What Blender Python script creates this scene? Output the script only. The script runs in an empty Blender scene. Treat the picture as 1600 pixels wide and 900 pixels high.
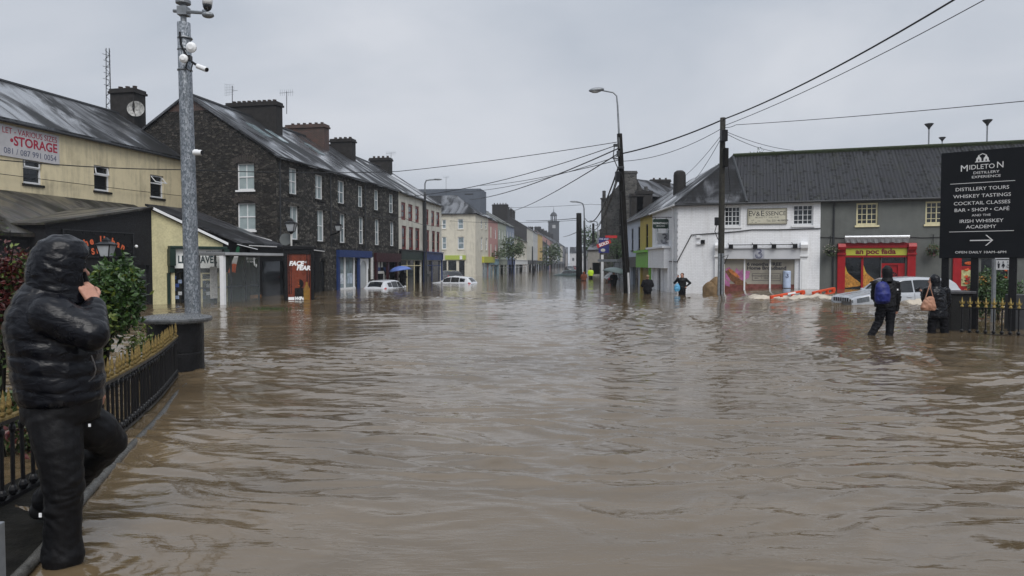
import bpy, bmesh, math, random
import numpy as np
from mathutils import Vector, Matrix, noise
random.seed(7)
C = bpy.context.scene.collection
SC = bpy.context.scene
R = math.radians

# ---------------------------------------------------------------- camera
CAMH, FPX, HOR = 1.65, 1100.0, 411.0
PITCH = math.atan((450 - HOR) / FPX)
cam_d = bpy.data.cameras.new('camera'); cam = bpy.data.objects.new('camera', cam_d); C.objects.link(cam)
cam_d.sensor_width = 36; cam_d.lens = FPX / 1600 * 36
cam_d.clip_start = 0.05; cam_d.clip_end = 4000
cam.location = (0, 0, CAMH); cam.rotation_euler = (R(90) - PITCH, 0, 0)
SC.camera = cam

# ---------------------------------------------------------------- sky, sun, exposure
wd = bpy.data.worlds.new('World'); SC.world = wd; wd.use_nodes = True
nt = wd.node_tree; nt.nodes.clear()
SUN_EL, SUN_ROT = R(50), R(163)
sky = nt.nodes.new('ShaderNodeTexSky'); sky.sky_type = 'NISHITA'; sky.sun_disc = False
sky.sun_elevation = SUN_EL; sky.sun_rotation = SUN_ROT; sky.air_density = 1.0; sky.dust_density = 6.0
bgs = nt.nodes.new('ShaderNodeBackground'); bgs.inputs['Strength'].default_value = 0.05
nt.links.new(sky.outputs[0], bgs.inputs[0])
tc = nt.nodes.new('ShaderNodeTexCoord')
mp = nt.nodes.new('ShaderNodeMapping'); mp.inputs['Scale'].default_value = (1.0, 1.0, 2.6)
nt.links.new(tc.outputs['Generated'], mp.inputs[0])
n1 = nt.nodes.new('ShaderNodeTexNoise'); n1.inputs['Scale'].default_value = 1.7; n1.inputs['Detail'].default_value = 5
n1.inputs['Roughness'].default_value = 0.5; n1.inputs['Distortion'].default_value = 0.35
nt.links.new(mp.outputs[0], n1.inputs['Vector'])
cr = nt.nodes.new('ShaderNodeValToRGB')
cr.color_ramp.elements[0].position = 0.30; cr.color_ramp.elements[0].color = (0.265, 0.305, 0.365, 1)
cr.color_ramp.elements[1].position = 0.70; cr.color_ramp.elements[1].color = (0.47, 0.49, 0.53, 1)
nt.links.new(n1.outputs['Fac'], cr.inputs[0])
# an overcast sky is about three times brighter overhead than at the horizon
sz = nt.nodes.new('ShaderNodeSeparateXYZ'); nt.links.new(tc.outputs['Generated'], sz.inputs[0])
zr = nt.nodes.new('ShaderNodeMapRange'); zr.interpolation_type = 'SMOOTHSTEP'; zr.inputs['From Min'].default_value = 0.28; zr.inputs['From Max'].default_value = 1.0
zr.inputs['To Min'].default_value = 0.95; zr.inputs['To Max'].default_value = 1.7; nt.links.new(sz.outputs[2], zr.inputs[0])
bgc = nt.nodes.new('ShaderNodeBackground'); nt.links.new(zr.outputs[0], bgc.inputs['Strength'])
nt.links.new(cr.outputs[0], bgc.inputs[0])
mx = nt.nodes.new('ShaderNodeMixShader'); mx.inputs[0].default_value = 0.93     # nearly closed cloud deck over the blue
nt.links.new(bgs.outputs[0], mx.inputs[1]); nt.links.new(bgc.outputs[0], mx.inputs[2])
wo = nt.nodes.new('ShaderNodeOutputWorld'); nt.links.new(mx.outputs[0], wo.inputs[0])
sd = bpy.data.lights.new('sun', 'SUN'); sd.energy = 1.5; sd.angle = R(40); sd.color = (1, 0.97, 0.93)
sun = bpy.data.objects.new('sun', sd); C.objects.link(sun)
sdir = Vector((math.sin(SUN_ROT) * math.cos(SUN_EL), math.cos(SUN_ROT) * math.cos(SUN_EL), math.sin(SUN_EL)))
sun.rotation_euler = sdir.to_track_quat('Z', 'Y').to_euler(); sun.location = (0, 0, 40)
SC.view_settings.view_transform = 'Standard'; SC.view_settings.look = 'None'
SC.view_settings.exposure = 0.62; SC.view_settings.gamma = 1.0; SC.view_settings.use_curve_mapping = False
SC.cycles.volume_step_rate = 8; SC.cycles.max_bounces = 6; SC.cycles.volume_bounces = 0
SC.cycles.use_denoising = True

# ---------------------------------------------------------------- photo -> world measuring
FWD = Vector((0, math.cos(PITCH), -math.sin(PITCH))); UPV = Vector((0, math.sin(PITCH), math.cos(PITCH)))
def ray(px, py): return Vector(((px - 800) / FPX, 0, 0)) + UPV * ((450 - py) / FPX) + FWD
def W(px, py, z=0.0):
    d = ray(px, py); t = (z - CAMH) / d.z; return Vector((0, 0, CAMH)) + d * t
def P(px, py, Y):
    d = ray(px, py); t = Y / d.y; return Vector((0, 0, CAMH)) + d * t
class Pl:
    """a vertical plane through two plan points; u runs a->b, o is outward (towards the viewer)"""
    def __init__(s, a, b, out=None):
        s.a = Vector((a[0], a[1], 0)); s.b = Vector((b[0], b[1], 0)); s.L = (s.b - s.a).length
        s.d = (s.b - s.a).normalized(); n = Vector((s.d.y, -s.d.x, 0))
        ref = (Vector((0, 0, 0)) - s.a) if out is None else Vector((out[0], out[1], 0))
        s.n = n if n.dot(ref) > 0 else -n
    def uv(s, px, py):
        d = ray(px, py); o = Vector((0, 0, CAMH))
        t = (s.a - o).dot(s.n) / d.dot(s.n); h = o + d * t
        return (h - s.a).dot(s.d), h.z
    def u(s, px, py=411): return s.uv(px, py)[0]
    def rect(s, x0, y0, x1, y1):
        u0 = s.uv(x0, (y0 + y1) / 2)[0]; u1 = s.uv(x1, (y0 + y1) / 2)[0]
        zt = s.uv((x0 + x1) / 2, y0)[1]; zb = s.uv((x0 + x1) / 2, y1)[1]
        return (min(u0, u1), max(u0, u1), zb, zt)
    def pt(s, u, z=0.0, o=0.0): return s.a + s.d * u + s.n * o + Vector((0, 0, z))

# ---------------------------------------------------------------- mesh builder
ORG = {}
class MB:
    def __init__(s): s.v = []; s.f = []; s.ch = []
    def add(s, vs, fs):
        k = len(s.v); s.ch.append((k, len(s.f))); s.v.extend([Vector(p) for p in vs]); s.f.extend([tuple(i + k for i in f) for f in fs])
    def poly(s, *pts): s.add(pts, [tuple(range(len(pts)))])
    def hexa(s, b, t):
        s.add(list(b) + list(t), [(3, 2, 1, 0), (4, 5, 6, 7), (0, 1, 5, 4), (1, 2, 6, 5), (2, 3, 7, 6), (3, 0, 4, 7)])
    def obox(s, o, a, b, c):
        o = Vector(o); a = Vector(a); b = Vector(b); c = Vector(c)
        s.hexa([o, o + a, o + a + b, o + b], [o + c, o + a + c, o + a + b + c, o + b + c])
    def cbox(s, c, sx, sy, sz, rz=0.0):
        c = Vector(c); a = Vector((math.cos(rz), math.sin(rz), 0)) * sx; b = Vector((-math.sin(rz), math.cos(rz), 0)) * sy
        z = Vector((0, 0, sz)); s.obox(c - a / 2 - b / 2 - z / 2, a, b, z)
    def pbox(s, pl, u0, u1, z0, z1, o0, o1):
        s.obox(pl.pt(u0, z0, o0), pl.d * (u1 - u0), pl.n * (o1 - o0), Vector((0, 0, z1 - z0)))
    def prism(s, pts, ext):
        """closed prism: polygon pts extruded by vector ext"""
        n = len(pts); pts = [Vector(p) for p in pts]; ext = Vector(ext)
        s.add(pts + [p + ext for p in pts], [tuple(range(n - 1, -1, -1)), tuple(range(n, 2 * n))] + [(i, (i + 1) % n, n + (i + 1) % n, n + i) for i in range(n)])
    def slab(s, pts, th):
        a, b, c = Vector(pts[0]), Vector(pts[1]), Vector(pts[2]); nn = (b - a).cross(c - a).normalized()
        if nn.z < 0: nn = -nn
        s.prism(pts, -nn * th)
    def cyl(s, p0, p1, r0, r1=None, n=12, cap=True):
        r1 = r0 if r1 is None else r1; p0 = Vector(p0); p1 = Vector(p1); d = (p1 - p0).normalized()
        x = d.orthogonal().normalized(); y = d.cross(x); vs = []
        for p, r in ((p0, r0), (p1, r1)):
            for i in range(n):
                a = 2 * math.pi * i / n; vs.append(p + (x * math.cos(a) + y * math.sin(a)) * r)
        fs = [(i, (i + 1) % n, n + (i + 1) % n, n + i) for i in range(n)]
        if cap: fs += [tuple(range(n - 1, -1, -1)), tuple(range(n, 2 * n))]
        s.add(vs, fs)
    def tube(s, pts, r, n=8):
        pts = [Vector(p) for p in pts]; rs = r if isinstance(r, (list, tuple)) else [r] * len(pts)
        rings = []; x = None
        for i, p in enumerate(pts):
            d = (pts[min(i + 1, len(pts) - 1)] - pts[max(i - 1, 0)]).normalized()
            if x is None: x = d.orthogonal().normalized()
            x = (x - d * x.dot(d)).normalized(); y = d.cross(x)
            rings.append([p + (x * math.cos(2 * math.pi * k / n) + y * math.sin(2 * math.pi * k / n)) * rs[i] for k in range(n)])
        vs = [v for rg in rings for v in rg]; fs = []
        for i in range(len(pts) - 1):
            for k in range(n): fs.append((i * n + k, i * n + (k + 1) % n, (i + 1) * n + (k + 1) % n, (i + 1) * n + k))
        fs += [tuple(range(n - 1, -1, -1)), tuple((len(pts) - 1) * n + k for k in range(n))]
        s.add(vs, fs)
    def ell(s, c, r, n=12, m=8, rot=None):
        c = Vector(c); r = (r, r, r) if not hasattr(r, '__len__') else r; vs = []
        for j in range(1, m):
            t = math.pi * j / m
            for i in range(n):
                a = 2 * math.pi * i / n; vs.append(Vector((r[0] * math.sin(t) * math.cos(a), r[1] * math.sin(t) * math.sin(a), r[2] * math.cos(t))))
        vs += [Vector((0, 0, r[2])), Vector((0, 0, -r[2]))]
        if rot is not None: vs = [rot @ v for v in vs]
        fs = []
        for j in range(m - 2):
            for i in range(n): fs.append((j * n + i, (j + 1) * n + i, (j + 1) * n + (i + 1) % n, j * n + (i + 1) % n))
        t, b = (m - 1) * n, (m - 1) * n + 1
        for i in range(n): fs.append((t, i, (i + 1) % n)); fs.append((b, (m - 2) * n + (i + 1) % n, (m - 2) * n + i))
        s.add([c + v for v in vs], fs)
    def lathe(s, c, prof, n=20):
        """prof: list of (r, z) from the bottom up"""
        c = Vector(c); vs = []
        for r, z in prof:
            for i in range(n): a = 2 * math.pi * i / n; vs.append(c + Vector((r * math.cos(a), r * math.sin(a), z)))
        fs = []
        for j in range(len(prof) - 1):
            for i in range(n): fs.append((j * n + i, j * n + (i + 1) % n, (j + 1) * n + (i + 1) % n, (j + 1) * n + i))
        fs += [tuple(range(n - 1, -1, -1)), tuple((len(prof) - 1) * n + i for i in range(n))]
        s.add(vs, fs)
    def ring(s, c, rx, ry, x, y): return [Vector(c) + Vector(x) * rx * math.cos(a) + Vector(y) * ry * math.sin(a) for a in [2 * math.pi * i / 20 for i in range(20)]]
    def loft(s, rings):
        n = len(rings[0]); vs = [v for r in rings for v in r]; fs = []
        for j in range(len(rings) - 1):
            for i in range(n): fs.append((j * n + i, j * n + (i + 1) % n, (j + 1) * n + (i + 1) % n, (j + 1) * n + i))
        fs += [tuple(range(n - 1, -1, -1)), tuple((len(rings) - 1) * n + i for i in range(n))]
        s.add(vs, fs)
    def mesh(s, name, org=Vector((0, 0, 0))):
        me = bpy.data.meshes.new(name); me.from_pydata([tuple(p - org) for p in s.v], [], s.f)
        auto_uv(me); return me
    def each(s, name, m, parent, **k):
        """one object per solid added"""
        e = s.ch[1:] + [(len(s.v), len(s.f))]
        for (v0, f0), (v1, f1) in zip(s.ch, e):
            q = MB(); q.v = s.v[v0:v1]; q.f = [tuple(i - v0 for i in f) for f in s.f[f0:f1]]; q.build(name, m, parent, **k)
    def build(s, name, m, parent=None, smooth=False, bevel=0, org=None):
        o0 = ORG.get(parent.name, Vector()) if parent is not None else (org if org is not None else Vector())
        me = s.mesh(name, o0)
        return place(me, name, m, parent, smooth, bevel, o0)

def place(me, name, m, parent=None, smooth=False, bevel=0, org=None):
    if m is not None: me.materials.append(m)
    if smooth: me.polygons.foreach_set('use_smooth', [True] * len(me.polygons))
    o = bpy.data.objects.new(name, me); C.objects.link(o)
    if parent is not None: o.parent = parent; ORG[o.name] = ORG.get(parent.name, Vector())
    else: o.location = org if org is not None else Vector(); ORG[o.name] = Vector(o.location)
    if bevel:
        b = o.modifiers.new('bevel', 'BEVEL'); b.width = bevel; b.segments = 2; b.limit_method = 'ANGLE'
    return o

def auto_uv(me):
    n = len(me.polygons)
    if n == 0: return
    uv = me.uv_layers.new(name='UVMap')
    nl = len(me.loops)
    vi = np.empty(nl, np.int32); me.loops.foreach_get('vertex_index', vi)
    co = np.empty(len(me.vertices) * 3, np.float32); me.vertices.foreach_get('co', co); co = co.reshape(-1, 3)
    pn = np.empty(n * 3, np.float32); me.polygons.foreach_get('normal', pn); pn = pn.reshape(-1, 3)
    ls = np.empty(n, np.int32); me.polygons.foreach_get('loop_start', ls)
    lt = np.empty(n, np.int32); me.polygons.foreach_get('loop_total', lt)
    fi = np.repeat(np.arange(n), lt)
    u = np.stack([-pn[:, 1], pn[:, 0], np.zeros(n)], 1); l = np.linalg.norm(u, axis=1); flat = l < 0.05
    u[flat] = (1, 0, 0); l[flat] = 1; u /= l[:, None]
    v = np.cross(pn, u)
    p = co[vi]; out = np.stack([(p * u[fi]).sum(1), (p * v[fi]).sum(1)], 1).astype(np.float32)
    uv.data.foreach_set('uv', out.ravel())

def tag(o, label=None, cat=None, group=None, kind=None):
    if label: o['label'] = label
    if cat: o['category'] = cat
    if group: o['group'] = group
    if kind: o['kind'] = kind
    return o
def thing(name, loc, label, cat, group=None):
    o = bpy.data.objects.new(name, None); C.objects.link(o); o.location = Vector(loc); ORG[o.name] = Vector(loc)
    o.empty_display_size = 0.2
    return tag(o, label, cat, group)

# ---------------------------------------------------------------- materials
def newmat(name):
    m = bpy.data.materials.new(name); m.use_nodes = True; n = m.node_tree
    return m, n, n.nodes['Principled BSDF']
def rgba(c): return (c[0], c[1], c[2], 1)
def ramp(n, fac, stops):
    r = n.nodes.new('ShaderNodeValToRGB'); els = r.color_ramp.elements
    while len(els) < len(stops): els.new(0.5)
    for e, (p, c) in zip(els, stops): e.position = p; e.color = rgba(c) if hasattr(c, '__len__') else (c, c, c, 1)
    n.links.new(fac, r.inputs[0]); return r.outputs[0]
def noise_n(n, vec, scale, detail=4, rough=0.55, dist=0.0):
    t = n.nodes.new('ShaderNodeTexNoise'); t.inputs['Scale'].default_value = scale; t.inputs['Detail'].default_value = detail
    t.inputs['Roughness'].default_value = rough; t.inputs['Distortion'].default_value = dist
    if vec is not None: n.links.new(vec, t.inputs['Vector'])
    return t.outputs['Fac']
def coord(n, which='Object', scale=(1, 1, 1)):
    t = n.nodes.new('ShaderNodeTexCoord')
    if scale == (1, 1, 1): return t.outputs[which]
    m = n.nodes.new('ShaderNodeMapping'); m.inputs['Scale'].default_value = scale; n.links.new(t.outputs[which], m.inputs[0]); return m.outputs[0]
def mix(n, fac, a, b, mode='MIX'):
    m = n.nodes.new('ShaderNodeMix'); m.data_type = 'RGBA'; m.blend_type = mode
    if hasattr(fac, 'links'): n.links.new(fac, m.inputs[0])
    else: m.inputs[0].default_value = fac
    for k, x in ((6, a), (7, b)):
        if hasattr(x, 'links'): n.links.new(x, m.inputs[k])
        else: m.inputs[k].default_value = rgba(x)
    return m.outputs[2]
def bump(n, h, strength, dist, bs, prev=None):
    b = n.nodes.new('ShaderNodeBump'); b.inputs['Strength'].default_value = strength; b.inputs['Distance'].default_value = dist
    n.links.new(h, b.inputs['Height'])
    if prev is not None: n.links.new(prev, b.inputs['Normal'])
    if bs is not None: n.links.new(b.outputs[0], bs.inputs['Normal'])
    return b.outputs[0]
MC = {}
def M(name, col, rough=0.6, var=0.15, scale=3.0, bmp=0.0, bscale=20.0, metal=0.0, streak=0.0, spec=0.3, coat=0.0, grime=(0.09, 0.085, 0.07)):
    if name in MC: return MC[name]
    m, n, b = newmat(name); MC[name] = m
    co = coord(n)
    f = noise_n(n, co, scale, 6, 0.6)
    lo = [max(0, c * (1 - var)) for c in col]; hi = [min(1, c * (1 + var)) for c in col]
    c = ramp(n, f, [(0.3, lo), (0.7, hi)])
    if streak > 0:      # weather staining: rain runs and blotches of dirt
        s1 = noise_n(n, coord(n, 'Object', (5, 5, 0.45)), 1.0, 5, 0.6)
        s2 = noise_n(n, co, 0.9, 5, 0.65, 0.6)
        mm = n.nodes.new('ShaderNodeMath'); mm.operation = 'MULTIPLY'; n.links.new(s1, mm.inputs[0]); n.links.new(s2, mm.inputs[1])
        fac = ramp(n, mm.outputs[0], [(0.22, 0.0), (0.42, streak)])
        c = mix(n, fac, c, grime)
    n.links.new(c, b.inputs['Base Color'])
    r = ramp(n, noise_n(n, co, scale * 2.3, 4), [(0.3, max(0.02, rough - 0.1)), (0.7, min(1, rough + 0.1))])
    n.links.new(r, b.inputs['Roughness'])
    b.inputs['Metallic'].default_value = metal; b.inputs['Specular IOR Level'].default_value = spec
    b.inputs['Coat Weight'].default_value = coat; b.inputs['Coat Roughness'].default_value = 0.05
    if bmp > 0: bump(n, noise_n(n, co, bscale, 5, 0.6), bmp, 0.02, b)
    return m

def stone_mat(name, sc=5.2, cols=((0.018, 0.017, 0.016), (0.045, 0.041, 0.037), (0.10, 0.09, 0.078)), mortar=(0.012, 0.011, 0.010)):
    m, n, b = newmat(name)
    uv = coord(n, 'UV', (1.0, 1.9, 1))
    w = n.nodes.new('ShaderNodeTexNoise'); w.inputs['Scale'].default_value = 2.2; n.links.new(uv, w.inputs['Vector'])
    wm = n.nodes.new('ShaderNodeVectorMath'); wm.operation = 'MULTIPLY_ADD'; wm.inputs[1].default_value = (0.12, 0.12, 0)
    n.links.new(w.outputs['Color'], wm.inputs[0]); n.links.new(uv, wm.inputs[2])
    v = n.nodes.new('ShaderNodeTexVoronoi'); v.inputs['Scale'].default_value = sc; n.links.new(wm.outputs[0], v.inputs['Vector'])
    e = n.nodes.new('ShaderNodeTexVoronoi'); e.feature = 'DISTANCE_TO_EDGE'; e.inputs['Scale'].default_value = sc; n.links.new(wm.outputs[0], e.inputs['Vector'])
    sx = n.nodes.new('ShaderNodeSeparateColor'); n.links.new(v.outputs['Color'], sx.inputs[0])
    c = ramp(n, sx.outputs[0], [(0.1, cols[0]), (0.55, cols[1]), (0.95, cols[2])])
    c = mix(n, ramp(n, noise_n(n, coord(n), 9, 6, 0.7), [(0.35, 0.0), (0.75, 0.55)]), c, (0.03, 0.028, 0.025))
    ed = ramp(n, e.outputs['Distance'], [(0.03, 1.0), (0.09, 0.0)])
    c = mix(n, ed, c, mortar)
    c = mix(n, ramp(n, noise_n(n, coord(n), 0.5, 4, 0.6), [(0.4, 0.0), (0.7, 0.45)]), c, (0.02, 0.019, 0.017))
    n.links.new(c, b.inputs['Base Color']); b.inputs['Roughness'].default_value = 0.7; b.inputs['Specular IOR Level'].default_value = 0.2
    h = ramp(n, e.outputs['Distance'], [(0.0, 0.0), (0.12, 1.0)])
    p = bump(n, h, 0.9, 0.03, None); bump(n, noise_n(n, coord(n), 28, 5, 0.7), 0.6, 0.02, b, p)
    return m
def brick_tex(n, vec, c1, c2, mo, bw, bh, ms, off=0.5):
    t = n.nodes.new('ShaderNodeTexBrick'); t.offset = off
    for k, x in (('Color1', c1), ('Color2', c2), ('Mortar', mo)): t.inputs[k].default_value = rgba(x)
    t.inputs['Scale'].default_value = 1.0; t.inputs['Brick Width'].default_value = bw; t.inputs['Row Height'].default_value = bh
    t.inputs['Mortar Size'].default_value = ms; t.inputs['Bias'].default_value = 0.0; t.inputs['Mortar Smooth'].default_value = 0.3
    n.links.new(vec, t.inputs['Vector']); return t
def brick_mat(name, c1=(0.085, 0.028, 0.019), c2=(0.04, 0.017, 0.013), mo=(0.11, 0.09, 0.075)):
    m, n, b = newmat(name); t = brick_tex(n, coord(n, 'UV'), c1, c2, mo, 0.23, 0.078, 0.011)
    c = mix(n, ramp(n, noise_n(n, coord(n), 1.7, 6, 0.7), [(0.4, 0.0), (0.7, 0.75)]), t.outputs['Color'], (0.035, 0.03, 0.025))
    n.links.new(c, b.inputs['Base Color']); b.inputs['Roughness'].default_value = 0.7
    bump(n, t.outputs['Fac'], -0.7, 0.012, b); return m
def slate_mat(name, c1=(0.055, 0.058, 0.066), c2=(0.028, 0.030, 0.036), rough=0.13, bw=0.32, bh=0.24, moss=0.0, mcol=(0.03, 0.033, 0.014)):
    m, n, b = newmat(name); t = brick_tex(n, coord(n, 'UV'), c1, c2, (0.008, 0.008, 0.009), bw, bh, 0.014)
    pt = noise_n(n, coord(n, 'UV', (0.35, 0.12, 1)), 1.6, 5, 0.6, 0.8)
    c = mix(n, ramp(n, pt, [(0.42, 0.0), (0.62, 0.8)]), t.outputs['Color'], (0.016, 0.016, 0.015))
    if moss: c = mix(n, ramp(n, noise_n(n, coord(n), 5.5, 6, 0.75), [(0.55 - 0.1 * moss, 0.0), (0.66, 1.0)]), c, mcol)
    n.links.new(c, b.inputs['Base Color'])
    r = ramp(n, pt, [(0.42, rough * 0.7), (0.56, rough + 0.45)]); n.links.new(r, b.inputs['Roughness'])
    sp = ramp(n, pt, [(0.42, 1.0), (0.56, 0.10)]); n.links.new(sp, b.inputs['Specular IOR Level'])
    n.links.new(ramp(n, pt, [(0.40, 0.9 if rough < 0.3 else 0.0), (0.52, 0.0)]), b.inputs['Coat Weight']); b.inputs['Coat Roughness'].default_value = 0.12
    # each course laps over the one below
    sv = n.nodes.new('ShaderNodeSeparateXYZ'); n.links.new(coord(n, 'UV'), sv.inputs[0])
    dv = n.nodes.new('ShaderNodeMath'); dv.operation = 'DIVIDE'; dv.inputs[1].default_value = bh; n.links.new(sv.outputs[1], dv.inputs[0])
    fr = n.nodes.new('ShaderNodeMath'); fr.operation = 'FRACT'; n.links.new(dv.outputs[0], fr.inputs[0])
    p = bump(n, fr.outputs[0], -0.5, 0.02, None)
    p = bump(n, t.outputs['Fac'], -0.6, 0.012, None, p); bump(n, noise_n(n, coord(n), 14, 4, 0.6), 0.35, 0.02, b, p); return m
def sheet_roof_mat(name):
    """old corrugated sheeting: narrow ribs up the slope, lap lines, dark moss tufts"""
    m, n, b = newmat(name); uv = coord(n, 'UV')
    sv = n.nodes.new('ShaderNodeSeparateXYZ'); n.links.new(uv, sv.inputs[0])
    mu = n.nodes.new('ShaderNodeMath'); mu.operation = 'MULTIPLY'; mu.inputs[1].default_value = 2 * math.pi / 0.17; n.links.new(sv.outputs[0], mu.inputs[0])
    si = n.nodes.new('ShaderNodeMath'); si.operation = 'SINE'; n.links.new(mu.outputs[0], si.inputs[0])
    t = brick_tex(n, uv, (0.036, 0.037, 0.042), (0.026, 0.026, 0.031), (0.008, 0.008, 0.008), 1.02, 2.35, 0.03, 0.0)
    c = mix(n, ramp(n, si.outputs[0], [(0.0, 0.55), (0.7, 0.0)]), t.outputs['Color'], (0.014, 0.014, 0.015))
    v = n.nodes.new('ShaderNodeTexVoronoi'); v.inputs['Scale'].default_value = 1.0; n.links.new(coord(n, 'UV', (3.6, 2.3, 1)), v.inputs['Vector'])
    vf = ramp(n, v.outputs['Distance'], [(0.24, 1.0), (0.38, 0.0)])
    pn = ramp(n, noise_n(n, uv, 0.8, 4, 0.6), [(0.34, 0.0), (0.46, 1.0)])
    mm = n.nodes.new('ShaderNodeMath'); mm.operation = 'MULTIPLY'; n.links.new(vf, mm.inputs[0]); n.links.new(pn, mm.inputs[1])
    c = mix(n, mm.outputs[0], c, (0.007, 0.007, 0.006))
    g = ramp(n, noise_n(n, uv, 1.4, 5, 0.7), [(0.5, 0.0), (0.75, 0.6)])
    c = mix(n, g, c, (0.028, 0.030, 0.016))
    n.links.new(c, b.inputs['Base Color']); b.inputs['Roughness'].default_value = 0.55; b.inputs['Specular IOR Level'].default_value = 0.22
    p = bump(n, si.outputs[0], 0.8, 0.03, None); bump(n, mm.outputs[0], 0.8, 0.03, b, p); return m
def paving_wall_mat(name, col, joints=0.0):
    """painted brickwork: coursed bumps under paint, chips and dirt"""
    m, n, b = newmat(name); t = brick_tex(n, coord(n, 'UV'), col, [x * 0.93 for x in col], [x * 0.78 for x in col], 0.24, 0.085, 0.008)
    c = mix(n, ramp(n, noise_n(n, coord(n, 'Object', (3, 3, 0.35)), 1.2, 6, 0.65), [(0.52, 0.0), (0.78, 0.3)]), t.outputs['Color'], (0.22, 0.20, 0.16))
    c = mix(n, ramp(n, noise_n(n, coord(n), 12, 6, 0.8), [(0.66, 0.0), (0.72, 0.6)]), c, (0.12, 0.11, 0.09))
    n.links.new(c, b.inputs['Base Color']); b.inputs['Roughness'].default_value = 0.55
    p = bump(n, t.outputs['Fac'], -0.35, 0.01, None); bump(n, noise_n(n, coord(n), 18, 4, 0.6), 0.3, 0.01, b, p); return m
def glass_mat(name, col, rough=0.06, var=0.5, scale=1.6):
    m, n, b = newmat(name)
    c = ramp(n, noise_n(n, coord(n), scale, 3, 0.5), [(0.3, [x * (1 - var) for x in col]), (0.7, [min(1, x * (1 + var)) for x in col])])
    n.links.new(c, b.inputs['Base Color']); b.inputs['Roughness'].default_value = rough; b.inputs['Specular IOR Level'].default_value = 0.6
    bump(n, noise_n(n, coord(n), 1.1, 2), 0.12, 0.02, b); return m

STONE = stone_mat('rubble_stone')
STONE_F = stone_mat('squared_rubble_stone', 4.2, ((0.022, 0.021, 0.020), (0.065, 0.061, 0.055), (0.17, 0.16, 0.14)), (0.016, 0.015, 0.013))
STONE_G = stone_mat('grey_church_stone', 2.2, ((0.05, 0.05, 0.05), (0.085, 0.083, 0.08), (0.13, 0.125, 0.12)), (0.10, 0.098, 0.09))
BRICK = brick_mat('old_red_brick'); BRICK_D = brick_mat('dark_brick', (0.05, 0.035, 0.03), (0.025, 0.02, 0.018), (0.04, 0.035, 0.03))
SLATE = slate_mat('wet_slate'); SLATE_B = slate_mat('brown_slate', (0.050, 0.042, 0.034), (0.028, 0.024, 0.020), 0.45, 0.34, 0.2, 0.5)
SLATE_M = slate_mat('mossy_slate', (0.05, 0.052, 0.056), (0.03, 0.031, 0.034), 0.4, 0.34, 0.25, 1.0, (0.10, 0.11, 0.06))
SLATE_D = slate_mat('dull_slate', (0.046, 0.048, 0.056), (0.030, 0.031, 0.037), 0.5, 0.55, 0.30)
SHEET = sheet_roof_mat('corrugated_sheeting')
YELLOW_R = M('cream_render', (0.68, 0.59, 0.39), 0.7, 0.06, 2.0, 0.3, 25, streak=0.38, grime=(0.10, 0.085, 0.06))
CREAM_P = M('pebbledash_cream', (0.60, 0.55, 0.33), 0.75, 0.14, 14.0, 0.9, 60, streak=0.25)
WHITE_P = paving_wall_mat('white_painted_brick', (0.80, 0.81, 0.83))
GREY_R = M('grey_render', (0.115, 0.122, 0.115), 0.75, 0.10, 2.0, 0.25, 30, streak=0.35, grime=(0.06, 0.06, 0.055))
CREAM_R = M('pale_cream_render', (0.60, 0.57, 0.48), 0.7, 0.06, 1.5, 0.2, 30, streak=0.3)
OFFWH = M('off_white_render', (0.55, 0.54, 0.48), 0.7, 0.08, 1.5, 0.2, 30, streak=0.4)
BLACKW = M('black_masonry_paint', (0.011, 0.011, 0.013), 0.7, 0.25, 8.0, 0.7, 30, spec=0.3)
BLACKP = M('black_gloss_paint', (0.006, 0.006, 0.007), 0.35, 0.2, 6.0, 0.15, 30, spec=0.25)
WHITEP = M('white_paint', (0.72, 0.73, 0.74), 0.4, 0.05, 6.0)
CREAMP = M('cream_paint', (0.66, 0.60, 0.38), 0.5, 0.08, 8.0, streak=0.35)
GREENP = M('dark_green_paint', (0.012, 0.028, 0.022), 0.4, 0.2, 5.0)
REDP = M('red_gloss_paint', (0.30, 0.012, 0.016), 0.35, 0.15, 4.0)
REDD = M('dark_red_paint', (0.13, 0.016, 0.014), 0.45, 0.15, 4.0)
MAROON = M('maroon_paint', (0.035, 0.010, 0.012), 0.4, 0.2, 4.0)
BLUEP = M('blue_paint', (0.018, 0.038, 0.13), 0.4, 0.15, 4.0)
LIMEP = M('lime_green_paint', (0.16, 0.40, 0.05), 0.5, 0.1, 4.0)
LIMEY = M('lime_yellow_board', (0.42, 0.43, 0.06), 0.4, 0.05, 6.0)
GOLD = M('gold_paint', (0.26, 0.19, 0.055), 0.5, 0.35, 30.0, 0.4, 60, metal=0.25)
TIMBER = M('creosoted_timber', (0.009, 0.008, 0.007), 0.8, 0.4, 6.0, 0.6, 40, spec=0.1)
TIMBER_G = M('weathered_pole_timber', (0.030, 0.028, 0.022), 0.8, 0.35, 6.0, 0.6, 40)
GALV2 = M('dull_galvanised_steel', (0.22, 0.235, 0.25), 0.45, 0.25, 8.0, metal=0.5)
DARKM = M('dark_metal', (0.03, 0.032, 0.035), 0.45, 0.2, 8.0)
CONC = M('wet_concrete', (0.018, 0.017, 0.014), 0.5, 0.5, 7.0, 0.5, 30, spec=0.2)
LEAD = M('chimney_render', (0.022, 0.020, 0.019), 0.8, 0.35, 4.0, 0.5, 20)
TERRA = M('clay_pot', (0.045, 0.03, 0.025), 0.8, 0.4, 8.0)
RUBBER = M('black_rubber_cable', (0.008, 0.008, 0.009), 0.5, 0.1)
GL_DARK = glass_mat('dark_window_glass', (0.014, 0.016, 0.018))
GL_SHOP = glass_mat('shop_window_glass', (0.022, 0.024, 0.026), 0.04, 0.6, 0.9)
GL_PALE = glass_mat('pale_window_glass', (0.30, 0.36, 0.37), 0.25, 0.15, 2.5)  # opaque pane, faintly mottled pale blue-grey base colour
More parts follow.
